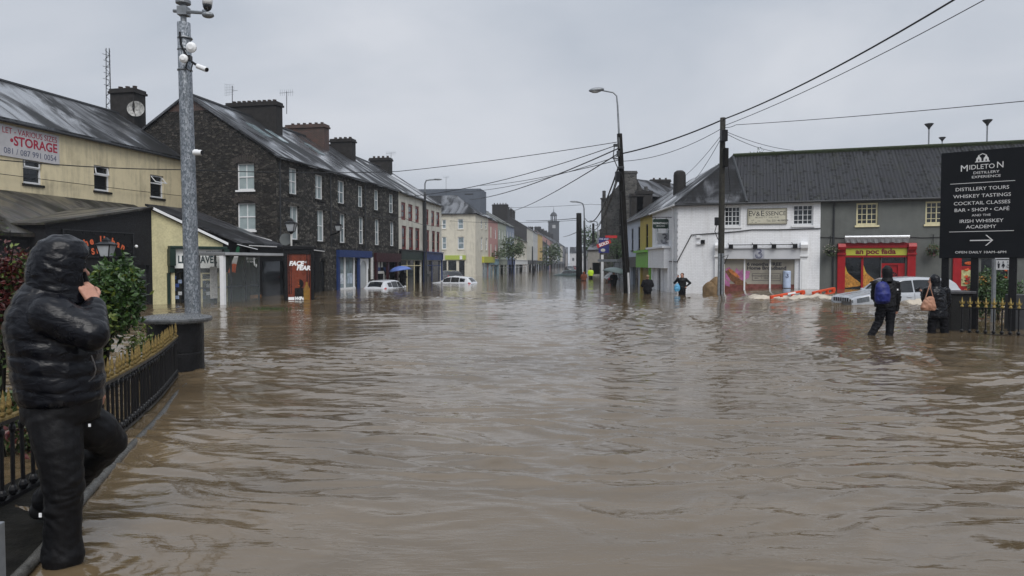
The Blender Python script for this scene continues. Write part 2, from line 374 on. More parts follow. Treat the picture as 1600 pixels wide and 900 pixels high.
GL_MID = glass_mat('mid_window_glass', (0.19, 0.24, 0.26), 0.15, 0.4, 2.0)  # opaque pane, uneven mid blue-grey base colour
PRINT_W = M('white_lettering', (0.78, 0.79, 0.80), 0.5, 0.02)
PRINT_K = M('black_lettering', (0.02, 0.02, 0.03), 0.5, 0.02)
def galv_mat():
    m, n, b = newmat('galvanised_spangle'); v = n.nodes.new('ShaderNodeTexVoronoi'); v.inputs['Scale'].default_value = 38
    n.links.new(coord(n, 'Object', (1.4, 1.4, 0.8)), v.inputs['Vector'])
    s = n.nodes.new('ShaderNodeSeparateColor'); n.links.new(v.outputs['Color'], s.inputs[0])
    c = ramp(n, s.outputs[0], [(0.1, (0.10, 0.12, 0.14)), (0.5, (0.17, 0.19, 0.215)), (0.98, (0.34, 0.365, 0.40))])
    c = mix(n, ramp(n, noise_n(n, coord(n, 'Object', (14, 14, 1.5)), 1.0, 5, 0.7), [(0.45, 0.0), (0.7, 0.6)]), c, (0.12, 0.13, 0.14))
    n.links.new(c, b.inputs['Base Color']); b.inputs['Metallic'].default_value = 0.35; b.inputs['Roughness'].default_value = 0.42
    bump(n, v.outputs['Distance'], 0.3, 0.01, b); return m
GALV = galv_mat()

# ---------------------------------------------------------------- lettering
def text(s, pos, xd, up, size, m, parent, name='lettering', align='CENTER', sx=1.0, ext=0.004, bold=0.0, shear=0.0):
    cu = bpy.data.curves.new('t', 'FONT'); cu.body = s; cu.size = size; cu.align_x = align; cu.align_y = 'CENTER'
    cu.extrude = ext / 2; cu.offset = bold; cu.resolution_u = 3; cu.shear = shear
    t = bpy.data.objects.new('t', cu); me = bpy.data.meshes.new_from_object(t)
    bpy.data.objects.remove(t); bpy.data.curves.remove(cu)
    xd = Vector(xd).normalized(); up = Vector(up).normalized(); nn = xd.cross(up)
    o0 = ORG.get(parent.name, Vector()) if parent is not None else Vector()
    pos = Vector(pos) - o0 + nn * ext / 2
    for v in me.vertices: v.co = pos + xd * v.co.x * sx + up * v.co.y + nn * v.co.z
    me.materials.clear()
    return place(me, name, m, parent)
def ptext(pl, s, u, z, off, size, m, parent, **k):
    """lettering on a wall plane, readable from the outward side"""
    xd = pl.d if pl.d.cross(Vector((0, 0, 1))).dot(pl.n) > 0 else -pl.d
    return text(s, pl.pt(u, z, off), xd, (0, 0, 1), size, m, parent, **k)
# ================================================================ water and ground
FO = Vector((8.95, 38.0, 0)); FD = Vector((0.9465, -0.3227, 0)).normalized()      # shop front line on the right
def smooth(a, b, x):
    t = np.clip((x - a) / (b - a), 0, 1); return t * t * (3 - 2 * t)
def hump(x, y):
    """the flood pours out of the side street: the surface stands higher by the right-hand shops"""
    u = (x - FO.x) * FD.x + (y - FO.y) * FD.y
    d = -((x - FO.x) * 0.3227 + (y - FO.y) * 0.9465)
    off = 6.0 + np.clip(u - 2, 0, 20) * 0.45
    return 0.34 * (1 - smooth(off - 2.5, off + 4.0, d)) * smooth(1.2, 5.0, u)
rng = np.random.RandomState(11)
def vnoise(x, y, seed):
    """smooth value noise on a lattice"""
    rs = np.random.RandomState(seed); g = rs.rand(64, 64) * 2 - 1
    xi = np.floor(x).astype(int); yi = np.floor(y).astype(int); fx = x - xi; fy = y - yi
    fx = fx * fx * (3 - 2 * fx); fy = fy * fy * (3 - 2 * fy)
    a = g[xi % 64, yi % 64]; b = g[(xi + 1) % 64, yi % 64]; c = g[xi % 64, (yi + 1) % 64]; d = g[(xi + 1) % 64, (yi + 1) % 64]
    return (a * (1 - fx) + b * fx) * (1 - fy) + (c * (1 - fx) + d * fx) * fy
def waves(x, y, spc):
    wx = x + 0.55 * vnoise(x * 0.35, y * 0.35, 1) + 0.16 * vnoise(x * 1.3, y * 1.3, 2)
    wy = y + 0.60 * vnoise(x * 0.28 + 9, y * 0.40, 3) + 0.20 * vnoise(x * 1.1, y * 1.6, 4)
    swirl = 0.55 * vnoise(x * 0.11 + 3, y * 0.11, 5)
    h = np.zeros_like(x)
    for i in range(44):
        lam = 0.115 * (0.72 / 0.115) ** (((i + rng.rand()) / 44) ** 1.0)
        th = rng.normal(0, 0.26) + 0.06
        k = 2 * math.pi / lam; ph = rng.rand() * 6.28
        amp = 0.0185 * lam ** 0.97 * (0.8 + 0.4 * rng.rand())
        ang = th + swirl
        att = 1 - smooth(lam / 4.5, lam / 2.2, spc)
        s = np.sin(k * (np.sin(ang) * wx + np.cos(ang) * wy) + ph)
        m = smooth(-0.25, 0.55, vnoise(x / (lam * 4.5 + 0.6) + 7.3 * i, y / (lam * 3.2 + 0.5) + 3.1 * i, 20 + i))
        h += amp * att * m * ((1 + s) / 2) ** 4
    patch = 0.55 + 0.75 * smooth(-0.5, 0.6, vnoise(x * 0.45 + 20, y * 0.33 + 5, 6))
    calm = 0.42 + 0.58 * smooth(3.2, 6.5, y + 0.10 * x)
    h *= patch * calm
    return h
def build_water():
    ys = [-7.0]
    while ys[-1] < 900:
        y = ys[-1]; ys.append(y + (0.25 if y < 1 else 0.03 * max(1.0, (y / 7.0)) if y < 30 else 0.03 * (30 / 7.0) * (y / 30) ** 1.6))
    ys = np.array(ys); nx = 640
    t = np.linspace(-1, 1, nx)
    Y, T = np.meshgrid(ys, t, indexing='ij')
    half = np.where(Y < 1, 9.0 + 0 * Y, 9.0 + (Y - 1) * 1.15 * 0.9)
    half = np.where(Y > 60, half * (1 + (Y - 60) / 300), half)
    X = T * half
    spc = np.maximum(half * 2 / nx, np.gradient(ys)[:, None] * np.ones_like(X))
    Z = waves(X, Y, spc)
    H = hump(X, Y)
    # broken white water where it drops off the hump
    u = (X - FO.x) * FD.x + (Y - FO.y) * FD.y; d = -((X - FO.x) * 0.3227 + (Y - FO.y) * 0.9465)
    off = 6.0 + np.clip(u - 2, 0, 20) * 0.45
    band = np.exp(-((d - off - 0.2 + 0.7 * vnoise(X * 0.5, Y * 0.5, 9)) / 1.25) ** 2) * smooth(2.6, 4.4, u) * (1 - smooth(13.0, 18.0, u))
    Z += H + band * (0.13 * vnoise(X * 2.2, Y * 2.6, 12) + 0.09 * vnoise(X * 5, Y * 6, 13) + 0.05)
    # wakes about the things that stand in the stream
    foam = band.copy()
    for (ox, oy, r) in WAKES:
        rr = np.sqrt((X - ox) ** 2 + (Y - oy) ** 2)
        Z += 0.010 * np.sin((rr - r) * 2 * math.pi / 0.22) * np.exp(-np.clip(rr - r, 0, 9) / 0.45) * (rr > r * 0.7)
        foam = np.maximum(foam, 0.36 * np.exp(-((rr - r - 0.03) / 0.05) ** 2))
    n, mth = X.shape
    co = np.stack([X, Y, Z], -1).reshape(-1, 3).astype(np.float32)
    me = bpy.data.meshes.new('floodwater'); me.vertices.add(len(co)); me.vertices.foreach_set('co', co.ravel())
    idx = np.arange(n * mth).reshape(n, mth)
    q = np.stack([idx[:-1, :-1], idx[:-1, 1:], idx[1:, 1:], idx[1:, :-1]], -1).reshape(-1, 4).astype(np.int32)
    me.loops.add(q.size); me.loops.foreach_set('vertex_index', q.ravel())
    me.polygons.add(len(q)); me.polygons.foreach_set('loop_start', np.arange(0, q.size, 4, dtype=np.int32))
    me.polygons.foreach_set('use_smooth', np.ones(len(q), bool))
    me.update(calc_edges=True)
    at = me.attributes.new('foam', 'FLOAT', 'POINT'); at.data.foreach_set('value', (foam * 0.80).ravel().astype(np.float32))
    m, nn, b = newmat('muddy_floodwater')
    co_ = coord(nn)
    silt = noise_n(nn, coord(nn, 'Object', (0.25, 0.5, 1)), 1.0, 5, 0.6, 1.2)
    c = ramp(nn, silt, [(0.3, (0.080, 0.057, 0.031)), (0.7, (0.138, 0.100, 0.058))])
    a = nn.nodes.new('ShaderNodeAttribute'); a.attribute_name = 'foam'
    fn = noise_n(nn, coord(nn, 'Object', (1.3, 3.6, 2)), 2.6, 9, 0.85, 1.2)
    ad = nn.nodes.new('ShaderNodeMath'); ad.operation = 'ADD'; nn.links.new(fn, ad.inputs[0]); nn.links.new(a.outputs['Fac'], ad.inputs[1])
    ff = ramp(nn, ad.outputs[0], [(0.84, 0.0), (1.02, 0.55), (1.35, 1.0)])
    c = mix(nn, ff, c, (0.58, 0.51, 0.41))
    nn.links.new(c, b.inputs['Base Color'])
    rr = ramp(nn, ff, [(0.0, 0.03), (1.0, 0.6)]); nn.links.new(rr, b.inputs['Roughness'])
    b.inputs['IOR'].default_value = 1.45; b.inputs['Specular IOR Level'].default_value = 1.0
    w1 = noise_n(nn, coord(nn, 'Object', (2.2, 7.0, 2)), 1.0, 5, 0.55, 0.6)
    w2 = noise_n(nn, coord(nn, 'Object', (9.0, 22.0, 5)), 1.0, 4, 0.6, 0.5)
    w3 = noise_n(nn, coord(nn, 'Object', (0.7, 1.9, 1)), 1.0, 4, 0.55, 0.8)
    p = bump(nn, w3, 0.22, 0.08, None); p = bump(nn, w1, 0.30, 0.025, None, p); p = bump(nn, w2, 0.22, 0.004, None, p)
    fm = nn.nodes.new('ShaderNodeMath'); fm.operation = 'MULTIPLY'; nn.links.new(fn, fm.inputs[0]); nn.links.new(ff, fm.inputs[1]); bump(nn, fm.outputs[0], 0.8, 0.10, b, p)
    o = place(me, 'floodwater', m); tag(o, 'brown silty floodwater rippling over the whole street', 'floodwater', kind='structure')
    return o
g = MB(); g.poly((-3000, -3000, -1.3), (3000, -3000, -1.3), (3000, 3000, -1.3), (-3000, 3000, -1.3))
tag(g.build('ground', M('drowned_asphalt', (0.05, 0.05, 0.05), 0.9)), 'asphalt street bed under the flood', 'ground', kind='structure')

# ================================================================ building kit
def wall(mb, pl, u0, u1, z0, z1, ops=(), dep=0.16, o=0.0):
    """a wall sheet with real openings and their reveals"""
    us = sorted(set([u0, u1] + [x for q in ops for x in q[:2] if u0 < x < u1])); zs = sorted(set([z0, z1] + [x for q in ops for x in q[2:4] if z0 < x < z1]))
    for i in range(len(us) - 1):
        for j in range(len(zs) - 1):
            uc = (us[i] + us[i + 1]) / 2; zc = (zs[j] + zs[j + 1]) / 2
            if any(q[0] < uc < q[1] and q[2] < zc < q[3] for q in ops): continue
            mb.poly(pl.pt(us[i], zs[j], o), pl.pt(us[i + 1], zs[j], o), pl.pt(us[i + 1], zs[j + 1], o), pl.pt(us[i], zs[j + 1], o))
    for a, b_, c, d in [q[:4] for q in ops]:
        for (p, q) in (((a, c), (b_, c)), ((b_, c), (b_, d)), ((b_, d), (a, d)), ((a, d), (a, c))):
            mb.poly(pl.pt(p[0], p[1], o), pl.pt(q[0], q[1], o), pl.pt(q[0], q[1], o - dep), pl.pt(p[0], p[1], o - dep))
def window(root, pl, q, fm, gm, nx=2, ny=2, sill=None, fw=0.06, dep=0.10, o=0.0, name='window', lean=None, sash=False):
    u0, u1, z0, z1 = q[:4]; f = MB(); e = 0.003
    a0, a1 = o - dep - 0.05, o - dep + 0.01
    f.pbox(pl, u0 + e, u0 + fw, z0 + e, z1 - e, a0, a1); f.pbox(pl, u1 - fw, u1 - e, z0 + e, z1 - e, a0, a1)
    f.pbox(pl, u0 + fw, u1 - fw, z0 + e, z0 + fw * 1.3, a0, a1 - 0.002); f.pbox(pl, u0 + fw, u1 - fw, z1 - fw, z1 - e, a0, a1 - 0.002)
    for i in range(1, nx):
        u = u0 + (u1 - u0) * i / nx; f.pbox(pl, u - fw * 0.28, u + fw * 0.28, z0 + fw * 1.3, z1 - fw, a0 + 0.01, a1 - 0.014)
    for j in range(1, ny):
        z = z0 + (z1 - z0) * j / ny; t = fw * (0.45 if (sash and j * 2 == ny) else 0.25)
        f.pbox(pl, u0 + fw, u1 - fw, z - t, z + t, a0 + 0.014, a1 - 0.01)
    w = f.build(name, fm, root)
    g_ = MB(); g_.pbox(pl, u0 + fw * 0.6, u1 - fw * 0.6, z0 + fw * 0.6, z1 - fw * 0.6, a0 - 0.02, a0 + 0.018); g_.build('pane', gm, w)
    if sill is not None:
        s = MB(); s.pbox(pl, u0 - 0.06, u1 + 0.06, z0 - 0.09, z0, o - dep + 0.012, o + 0.06); s.build('sill', sill, w)
    return w
def chimney(root, c, sx, sy, z0, z1, m, rz, pots=4, pm=None, pot_h=0.3):
    b = MB(); b.cbox((c[0], c[1], (z0 + z1 - 0.25) / 2), sx, sy, z1 - 0.25 - z0, rz)
    b.cbox((c[0], c[1], z1 - 0.19), sx + 0.16, sy + 0.16, 0.12, rz); b.cbox((c[0], c[1], z1 - 0.065), sx + 0.06, sy + 0.06, 0.13, rz)
    o = b.build('chimney', m, root)
    for i in range(pots):
        t = (i + 0.5) / pots - 0.5; p = Vector((c[0] + math.cos(rz) * sx * 0.92 * t, c[1] + math.sin(rz) * sx * 0.92 * t, z1 - 0.002))
        q = MB(); r = min(0.12, sx * 0.4 / pots); q.lathe(p, [(r * 1.15, 0), (r, 0.05), (r * 0.85, pot_h * 0.8), (r, pot_h * 0.85), (r, pot_h)], 10); q.build('chimney_pot', pm or TERRA, o)
    return o
def gutter(root, pl, u0, u1, z, off, m=None, down=(), zb=-1.0):
    b = MB(); b.tube([pl.pt(u0, z, off), pl.pt(u1, z, off)], 0.055, 8); b.build('gutter', m or DARKM, root)
    for u in down:
        d = MB(); d.tube([pl.pt(u, z, off), pl.pt(u, z - 0.25, 0.07), pl.pt(u, zb, 0.07)], 0.04, 8); d.build('downpipe', m or DARKM, root)
def shopfront(root, pl, u0, u1, zf1, zf0, m, fm=None, panes=3, gm=None, pil=0.18, o=0.0, door=None, mull=None, stall=None, txt=None, tsize=0.25, tm=None, proj=0.16, zb=-1.2):
    """pilasters, fascia board and cornice in front of the wall; recessed glazing between"""
    f = MB()
    for a in (u0, u1 - pil):
        f.pbox(pl, a, a + pil, zb, zf0 + 0.05, o, o + proj * 0.75); f.pbox(pl, a - 0.02, a + pil + 0.02, zf0 + 0.05, zf1 - 0.02, o, o + proj * 1.15)
    f.pbox(pl, u0 - 0.05, u1 + 0.05, zf1, zf1 + 0.09, o, o + proj * 1.5)
    w = f.build('pilaster_frame', m, root, bevel=0.008)
    b = MB(); b.pbox(pl, u0 + pil + 0.022, u1 - pil - 0.022, zf0, zf1 - 0.003, o + 0.003, o + proj * 0.8); fo = b.build('fascia', fm or m, root)
    if txt: ptext(pl, txt, (u0 + u1) / 2, (zf0 + zf1) / 2, o + proj * 0.8, tsize, tm or PRINT_W, fo)
    a, b_ = u0 + pil + 0.003, u1 - pil - 0.003; n = panes
    mm = mull or m
    k = MB()
    for i in range(n + 1):
        u = a + (b_ - a) * i / n; k.pbox(pl, max(a, u - 0.035), min(b_, u + 0.035), zb, zf0 - 0.003, o - 0.10, o - 0.02)
    k.pbox(pl, a, b_, zf0 - 0.5, zf0 - 0.44, o - 0.095, o - 0.025); k.build('mullion_frame', mm, root)
    for i in range(n):
        c, d = a + (b_ - a) * i / n + 0.037, a + (b_ - a) * (i + 1) / n - 0.037
        isd = door is not None and i == door; q = MB(); dp = 0.35 if isd else 0.0
        q.pbox(pl, c, d, zb, zf0 - 0.01, o - 0.08 - dp, o - 0.065 - dp); q.build('shop_door' if isd else 'shop_window', gm or GL_SHOP, root)
        if stall is not None and not isd:
            s = MB(); s.pbox(pl, c, d, zb, -0.05 + 0.25, o - 0.06, o - 0.04); s.build('stallriser', stall, root)
    return w
def house(name, label, A, B, ze, rise, depth, wm, rm, ops=(), cat='building', zb=-1.25, out=None, group=None, over=0.18, hip0=0.0, hip1=0.0, holes=(), gables=(True, True), roof=True, th=0.12, sidem=None):
    """closed house: front wall A-B with openings, back and sides, a pitched roof with its ridge parallel to the front"""
    pl = Pl(A, B, out); n = pl.n; mid = pl.pt(pl.L / 2, 0, -depth / 2)
    r = thing(name, (mid.x, mid.y, 0), label, cat, group)
    w = MB(); wall(w, pl, 0, pl.L, zb, ze, list(ops) + list(holes)); w.build('wall', wm, r)
    s = MB(); dd = -depth; zr = ze + rise
    s.poly(pl.pt(0, zb, dd), pl.pt(pl.L, zb, dd), pl.pt(pl.L, ze, dd), pl.pt(0, ze, dd))
    for k, (u, h) in enumerate(((0, hip0), (pl.L, hip1))):
        if h or not roof: s.poly(pl.pt(u, zb, 0), pl.pt(u, zb, dd), pl.pt(u, ze, dd), pl.pt(u, ze, 0))
        else: s.poly(pl.pt(u, zb, 0), pl.pt(u, zb, dd), pl.pt(u, ze, dd), pl.pt(u, zr, dd / 2), pl.pt(u, ze, 0))
    s.build('side_wall', sidem or wm, r)
    ro = None
    if roof:
        b = MB(); k = rise / (depth / 2); ov = over; o0 = 0.0 if hip0 else ov * 0.3; o1 = 0.0 if hip1 else ov * 0.3; e = 0.02
        R0, R1 = pl.pt(hip0 - (o0 if not hip0 else 0), zr + e, dd / 2), pl.pt(pl.L - hip1 + o1, zr + e, dd / 2)
        F0, F1 = pl.pt(-(ov if hip0 else o0), ze - k * ov + e, ov), pl.pt(pl.L + (ov if hip1 else o1), ze - k * ov + e, ov)
        B0, B1 = pl.pt(-(ov if hip0 else o0), ze - k * ov + e, dd - ov), pl.pt(pl.L + (ov if hip1 else o1), ze - k * ov + e, dd - ov)
        up = Vector((0, 0, 0.10))
        for q in ([F0, F1, R1, R0], [B1, B0, R0, R1]): b.prism([p + up - Vector((0, 0, 0.1)) for p in q], up)
        if hip0: b.prism([B0, F0, R0], up)
        if hip1: b.prism([F1, B1, R1], up)
        ro = b.build('roof', rm, r)
        t = MB(); t.tube([R0 + up, R1 + up], 0.09, 6)
        if hip0: t.tube([F0 + up, R0 + up], 0.06, 6)
        if hip1: t.tube([F1 + up, R1 + up], 0.06, 6)
        t.build('ridge_tiles', DARKM, ro)
    return r, pl, ro
def ground_of(pl, u): return pl.pt(u, 0, 0)
WAKES = [(-5.15, 10.75, 0.42), (-2.42, 3.83, 0.11), (8.05, 15.9, 0.09), (8.55, 16.3, 0.1), (9.5, 16.4, 0.12), (9.95, 16.4, 0.12), (6.2, 38, 0.2), (10.35, 35, 0.25), (8.75, 36.5, 0.2), (7.1, 37, 0.2), (-11.3, 27.6, 0.1)]
water = build_water()
# ================================================================ left side of the square
# ---- stone terrace at the corner
SA, SB = (-12.0, 36.0), (-8.55, 53.2)
pF = Pl(SA, SB); gd = -pF.n                                 # into the block
GLc = (SA[0] + gd.x * 10, SA[1] + gd.y * 10); pG = Pl(SA, GLc, out=(-0.2, -1))
ZE, ZR = 7.1, 10.35
up_w = [pF.rect(*r) for r in ((452, 261, 466, 303), (493, 273, 506, 310), (528, 282, 540, 319), (559.5, 291, 568.5, 325), (585, 299, 593, 330), (608, 305, 616, 335))]
lo_w = [pF.rect(*r) for r in ((453.5, 320, 468, 374), (496, 327.5, 508, 377), (531, 334, 541, 379.5), (561, 339, 569.5, 382), (586, 343, 594, 384), (610, 347.5, 617, 386.5))]
def even(qs):
    zb = sum(q[2] for q in qs[:4]) / 4; zt = sum(q[3] for q in qs[:4]) / 4
    return [(q[0], max(q[1], q[0] + 0.75), zb, zt) for q in qs]
up_w, lo_w = even(up_w), even(lo_w)
holes = [(pF.u(500), pF.u(511), -1.25, pF.uv(505, 402)[1]), (pF.u(527), pF.u(556), -1.25, pF.uv(540, 402)[1]), (pF.u(563), pF.u(576), -1.25, pF.uv(570, 404)[1]), (pF.u(586), pF.u(619), -1.25, pF.uv(602, 404)[1])]
st = thing('stone_terrace', pF.pt(8, 0, -5), 'three storey dark rubble stone terrace with four chimneys and a big gable', 'building')
w = MB(); wall(w, pF, 0, pF.L, -1.25, ZE, up_w + lo_w + holes, 0.2); w.build('wall', STONE_F, st)
g_ops = [pG.rect(370, 255, 397, 297), pG.rect(370.5, 317, 399, 360)]
w = MB(); wall(w, pG, 0, 10, -1.25, ZE, g_ops, 0.2)
w.poly(pG.pt(0, ZE, 0), pG.pt(10, ZE, 0), pG.pt(6.2, ZE + (ZR - ZE) * 0.76, 0), pG.pt(3.8, ZE + (ZR - ZE) * 0.76, 0)); w.build('gable_wall', STONE, st)
w = MB(); w.poly(pG.pt(3.8, ZE + (ZR - ZE) * 0.76, 0), pG.pt(6.2, ZE + (ZR - ZE) * 0.76, 0), pG.pt(5, ZR, 0)); w.build('brick_gable_top', BRICK, st)
w = MB(); w.poly(pF.pt(0, -1.25, -10), pF.pt(pF.L, -1.25, -10), pF.pt(pF.L, ZE, -10), pF.pt(0, ZE, -10)); w.poly(pF.pt(pF.L, -1.25, 0), pF.pt(pF.L, -1.25, -10), pF.pt(pF.L, ZE, -10), pF.pt(pF.L, ZR, -5), pF.pt(pF.L, ZE, 0)); w.build('back_wall', STONE, st)
k = (ZR - ZE) / 5
w = MB()
for a, b_ in ((0.22, -5), (-10.2, -5)):
    za = ZE - k * 0.2
    q = [pF.pt(-0.12, za, a), pF.pt(pF.L + 0.05, za, a), pF.pt(pF.L + 0.05, ZR, -5), pF.pt(-0.12, ZR, -5)]
    w.prism(q, (0, 0, 0.12))
rf = w.build('roof', SLATE, st)
w = MB(); w.tube([pF.pt(-0.12, ZR + 0.12, -5), pF.pt(pF.L, ZR + 0.12, -5)], 0.1, 6); w.build('ridge_tiles', DARKM, rf)
w = MB()
for s_, l_ in ((2.6, 0.9), (4.6, 0.7), (9.3, 0.7)):
    a = pF.pt(s_, 0, -2.2); zz = ZE + k * 2.2 + 0.14
    w.prism([pF.pt(s_, zz, -2.2), pF.pt(s_ + l_, zz, -2.2), pF.pt(s_ + l_, zz + k * 1.1, -3.3), pF.pt(s_, zz + k * 1.1, -3.3)], (0, 0, 0.05))
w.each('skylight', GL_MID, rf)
rzg = math.atan2(gd.y, gd.x)
for (s_, wd_, zt, mm, pots, off) in ((6.3, 3.3, 11.35, LEAD, 9, -5.0), (13.0, 2.9, 11.3, BRICK, 6, -5.0), (16.6, 1.7, 10.9, LEAD, 4, -4.0)):
    c = pF.pt(s_, 0, off); ch = chimney(rf, (c.x, c.y), wd_, 0.75, ZE + 1.0, zt, mm, rzg, pots, pot_h=0.16)
gutter(st, pF, -0.1, pF.L, ZE - 0.05, 0.2, down=(0.25, pF.u(516), pF.u(570) ), zb=2.6)
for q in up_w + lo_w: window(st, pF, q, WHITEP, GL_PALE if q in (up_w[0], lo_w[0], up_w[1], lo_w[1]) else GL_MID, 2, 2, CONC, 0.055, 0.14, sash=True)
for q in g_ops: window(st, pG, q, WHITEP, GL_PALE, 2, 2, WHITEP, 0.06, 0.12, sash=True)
for q in g_ops:                                          # brick relieving arches over the gable windows
    w = MB(); uc = (q[0] + q[1]) / 2
    for i in range(-5, 6):
        a = i * 0.115; c = pG.pt(uc + math.sin(a) * 1.15, q[3] - 0.95 + math.cos(a) * 1.15 + 0.08, 0.0)
        ux = pG.d * math.cos(a) + Vector((0, 0, -math.sin(a))); uz = pG.d * math.sin(a) + Vector((0, 0, math.cos(a)))
        w.obox(c - ux * 0.05 - uz * 0.14, ux * 0.10, pG.n * 0.012, uz * 0.28)
    w.build('window_arch', BRICK_D, st)
# ground floor: arched doorway, blue shop, white arch, maroon pub
def arch_leaf(root, pl, q, m, gm, nm):
    u0, u1, z0, z1 = q; r = (u1 - u0) / 2; b = MB(); pts = []
    for i in range(9):
        a = math.pi * i / 8; pts.append(pl.pt((u0 + u1) / 2 + math.cos(a) * (r - 0.06), z1 - r + math.sin(a) * (r - 0.06), -0.16))
    b.prism([pl.pt(u0 + 0.06, z0, -0.16)] + list(reversed(pts)) + [pl.pt(u1 - 0.06, z0, -0.16)], -pl.n * 0.04); d = b.build(nm, gm, root)
    f = MB(); c = Vector(); rg = [pl.pt(u0 + 0.05, z0, -0.10)] + [pl.pt((u0 + u1) / 2 - math.cos(math.pi * i / 10) * (r - 0.05), z1 - r + math.sin(math.pi * i / 10) * (r - 0.05), -0.10) for i in range(11)] + [pl.pt(u1 - 0.05, z0, -0.10)]
    f.tube(rg, 0.07, 6)
    # spandrels that turn the square hole into an arch
    for sg in (-1, 1):
        uc = (u0 + u1) / 2; edge = u0 if sg < 0 else u1
        sp = [pl.pt(edge, z1, -0.01)] + [pl.pt(uc + sg * math.cos(t) * r, z1 - r + math.sin(t) * r, -0.01) for t in [math.pi / 2 * i / 6 for i in range(7)]]
        f.prism(sp, -pl.n * 0.17)
    f.build('arch_frame', m, root)
arch_leaf(st, pF, holes[0], STONE_F, GL_DARK, 'arched_door')
arch_leaf(st, pF, holes[2], WHITEP, M('pale_grey_door', (0.42, 0.44, 0.45), 0.4, 0.05), 'arched_door')
zf = pF.uv(540, 402)[1]
b = MB(); b.pbox(pF, pF.u(525.5), pF.u(577), zf, pF.uv(540, 391)[1], 0.003, 0.22); fo = b.build('blue_fascia', BLUEP, st)
b = MB()
for x in (525.5, 557.5): b.pbox(pF, pF.u(x), pF.u(x) + 0.28, -1.25, zf - 0.003, 0.003, 0.12)
b.each('blue_pilaster', BLUEP, st)
b = MB(); q = holes[1]
for t in (0.0, 0.42, 0.93): b.pbox(pF, q[0] + (q[1] - q[0]) * t, q[0] + (q[1] - q[0]) * t + 0.12, -1.25, q[3], -0.12, -0.04)
b.pbox(pF, q[0] + 0.122, q[1] - 0.003, 0.0, 0.11, -0.11, -0.02); b.build('white_window_frame', WHITEP, st)
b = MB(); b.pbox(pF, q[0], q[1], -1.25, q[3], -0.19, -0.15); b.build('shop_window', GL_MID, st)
for px_, c_ in ((534, (0.5, 0.55, 0.6)), (546, (0.35, 0.42, 0.5))):
    b = MB(); b.pbox(pF, pF.u(px_), pF.u(px_) + 0.8, 0.35, 1.0, -0.148, -0.143); b.build('window_poster', M('poster_%d' % px_, c_, 0.4, 0.5, 5), st)
q = holes[3]
b = MB(); b.pbox(pF, pF.u(584.5), pF.L - 0.04, q[3] - 0.25, pF.uv(602, 395.5)[1], 0.003, 0.2)
for u in (q[0] - 0.1, q[0] + (q[1] - q[0]) * 0.5, q[1] - 0.2): b.pbox(pF, u, u + 0.28, -1.25, q[3] - 0.253, 0.003, 0.14)
fo = b.build('maroon_shopfront', MAROON, st)
b = MB(); b.pbox(pF, q[0], q[1], -1.25, q[3], -0.19, -0.15); b.build('pub_window', GL_DARK, st)

b = MB()
for i, (uu, zz, ww, hh) in enumerate(((0.9, 1.35, 0.35, 0.55), (1.45, 1.35, 0.35, 0.55), (0.6, 0.9, 1.4, 0.18), (1.9, 0.0, 0.16, 1.0))): b.pbox(pF, q[0] + uu, q[0] + uu + ww, zz, zz + hh, -0.148, -0.14)
b.build('window_notice', M('faded_notice', (0.55, 0.55, 0.52), 0.5, 0.1), st)
b = MB(); b.pbox(pF, pF.u(579), pF.u(579) + 0.35, 0.55, 2.05, 0.003, 0.05); b.build('vertical_sign', M('sign_white', (0.62, 0.62, 0.6), 0.5, 0.2, 9), st)

# ---- yellow storage building
yo = Vector((-17.3, 37.0, 0)); ya = Vector((-0.196, -0.9806, 0)); yout = Vector((0.9806, -0.196, 0))
YA = yo + ya * 22; pY = Pl((YA.x, YA.y), (yo.x, yo.y), out=(1, -0.2))
yw = [pY.rect(36, 249, 66, 288), pY.rect(147, 259.5, 172, 299), pY.rect(235, 274, 256, 309.5)]
yr, pY, yroof = house('storage_building', 'long yellow rendered building with slate roof and a storage banner', (YA.x, YA.y), (yo.x, yo.y), 7.15, 2.35, 7.5, YELLOW_R, SLATE, yw)
for i, q in enumerate(yw):
    w_ = window(yr, pY, q, WHITEP, GL_DARK, 1, 1, CONC, 0.07, 0.10)
    f = MB(); zt = q[3] - (q[3] - q[2]) * 0.36; f.pbox(pY, q[0] + 0.07, q[1] - 0.07, zt - 0.025, zt + 0.035, -0.14, -0.06)
    lift = (0.0, 0.06, 0.28)[i]
    a = pY.pt(q[0] + 0.08, q[3] - 0.08, -0.05); v = Vector((0, 0, -(q[3] - zt - 0.1))) + pY.n * lift
    f.obox(a + v, pY.d * (q[1] - q[0] - 0.16), pY.n * 0.03, Vector((0, 0, 0.05)))
    f.obox(a, v, pY.n * 0.03, pY.d * 0.04); f.obox(a + pY.d * (q[1] - q[0] - 0.2), v, pY.n * 0.03, pY.d * 0.04); f.build('vent_sash', WHITEP, w_)
gutter(yr, pY, 0, pY.L, 7.02, 0.2)
yr_a = yo - yout * 3.75; pYr = Pl((yr_a.x + ya.x * 22, yr_a.y + ya.y * 22), (yr_a.x, yr_a.y), out=(1, -0.2)); c = pYr.pt(pYr.u(200, 160), 0, 0); rzy = math.atan2(yout.y, yout.x)
yc = chimney(yroof, (c.x, c.y), 1.45, 0.9, 8.2, P(200, 141, c.y).z, LEAD, rzy, 3, pot_h=0.2)
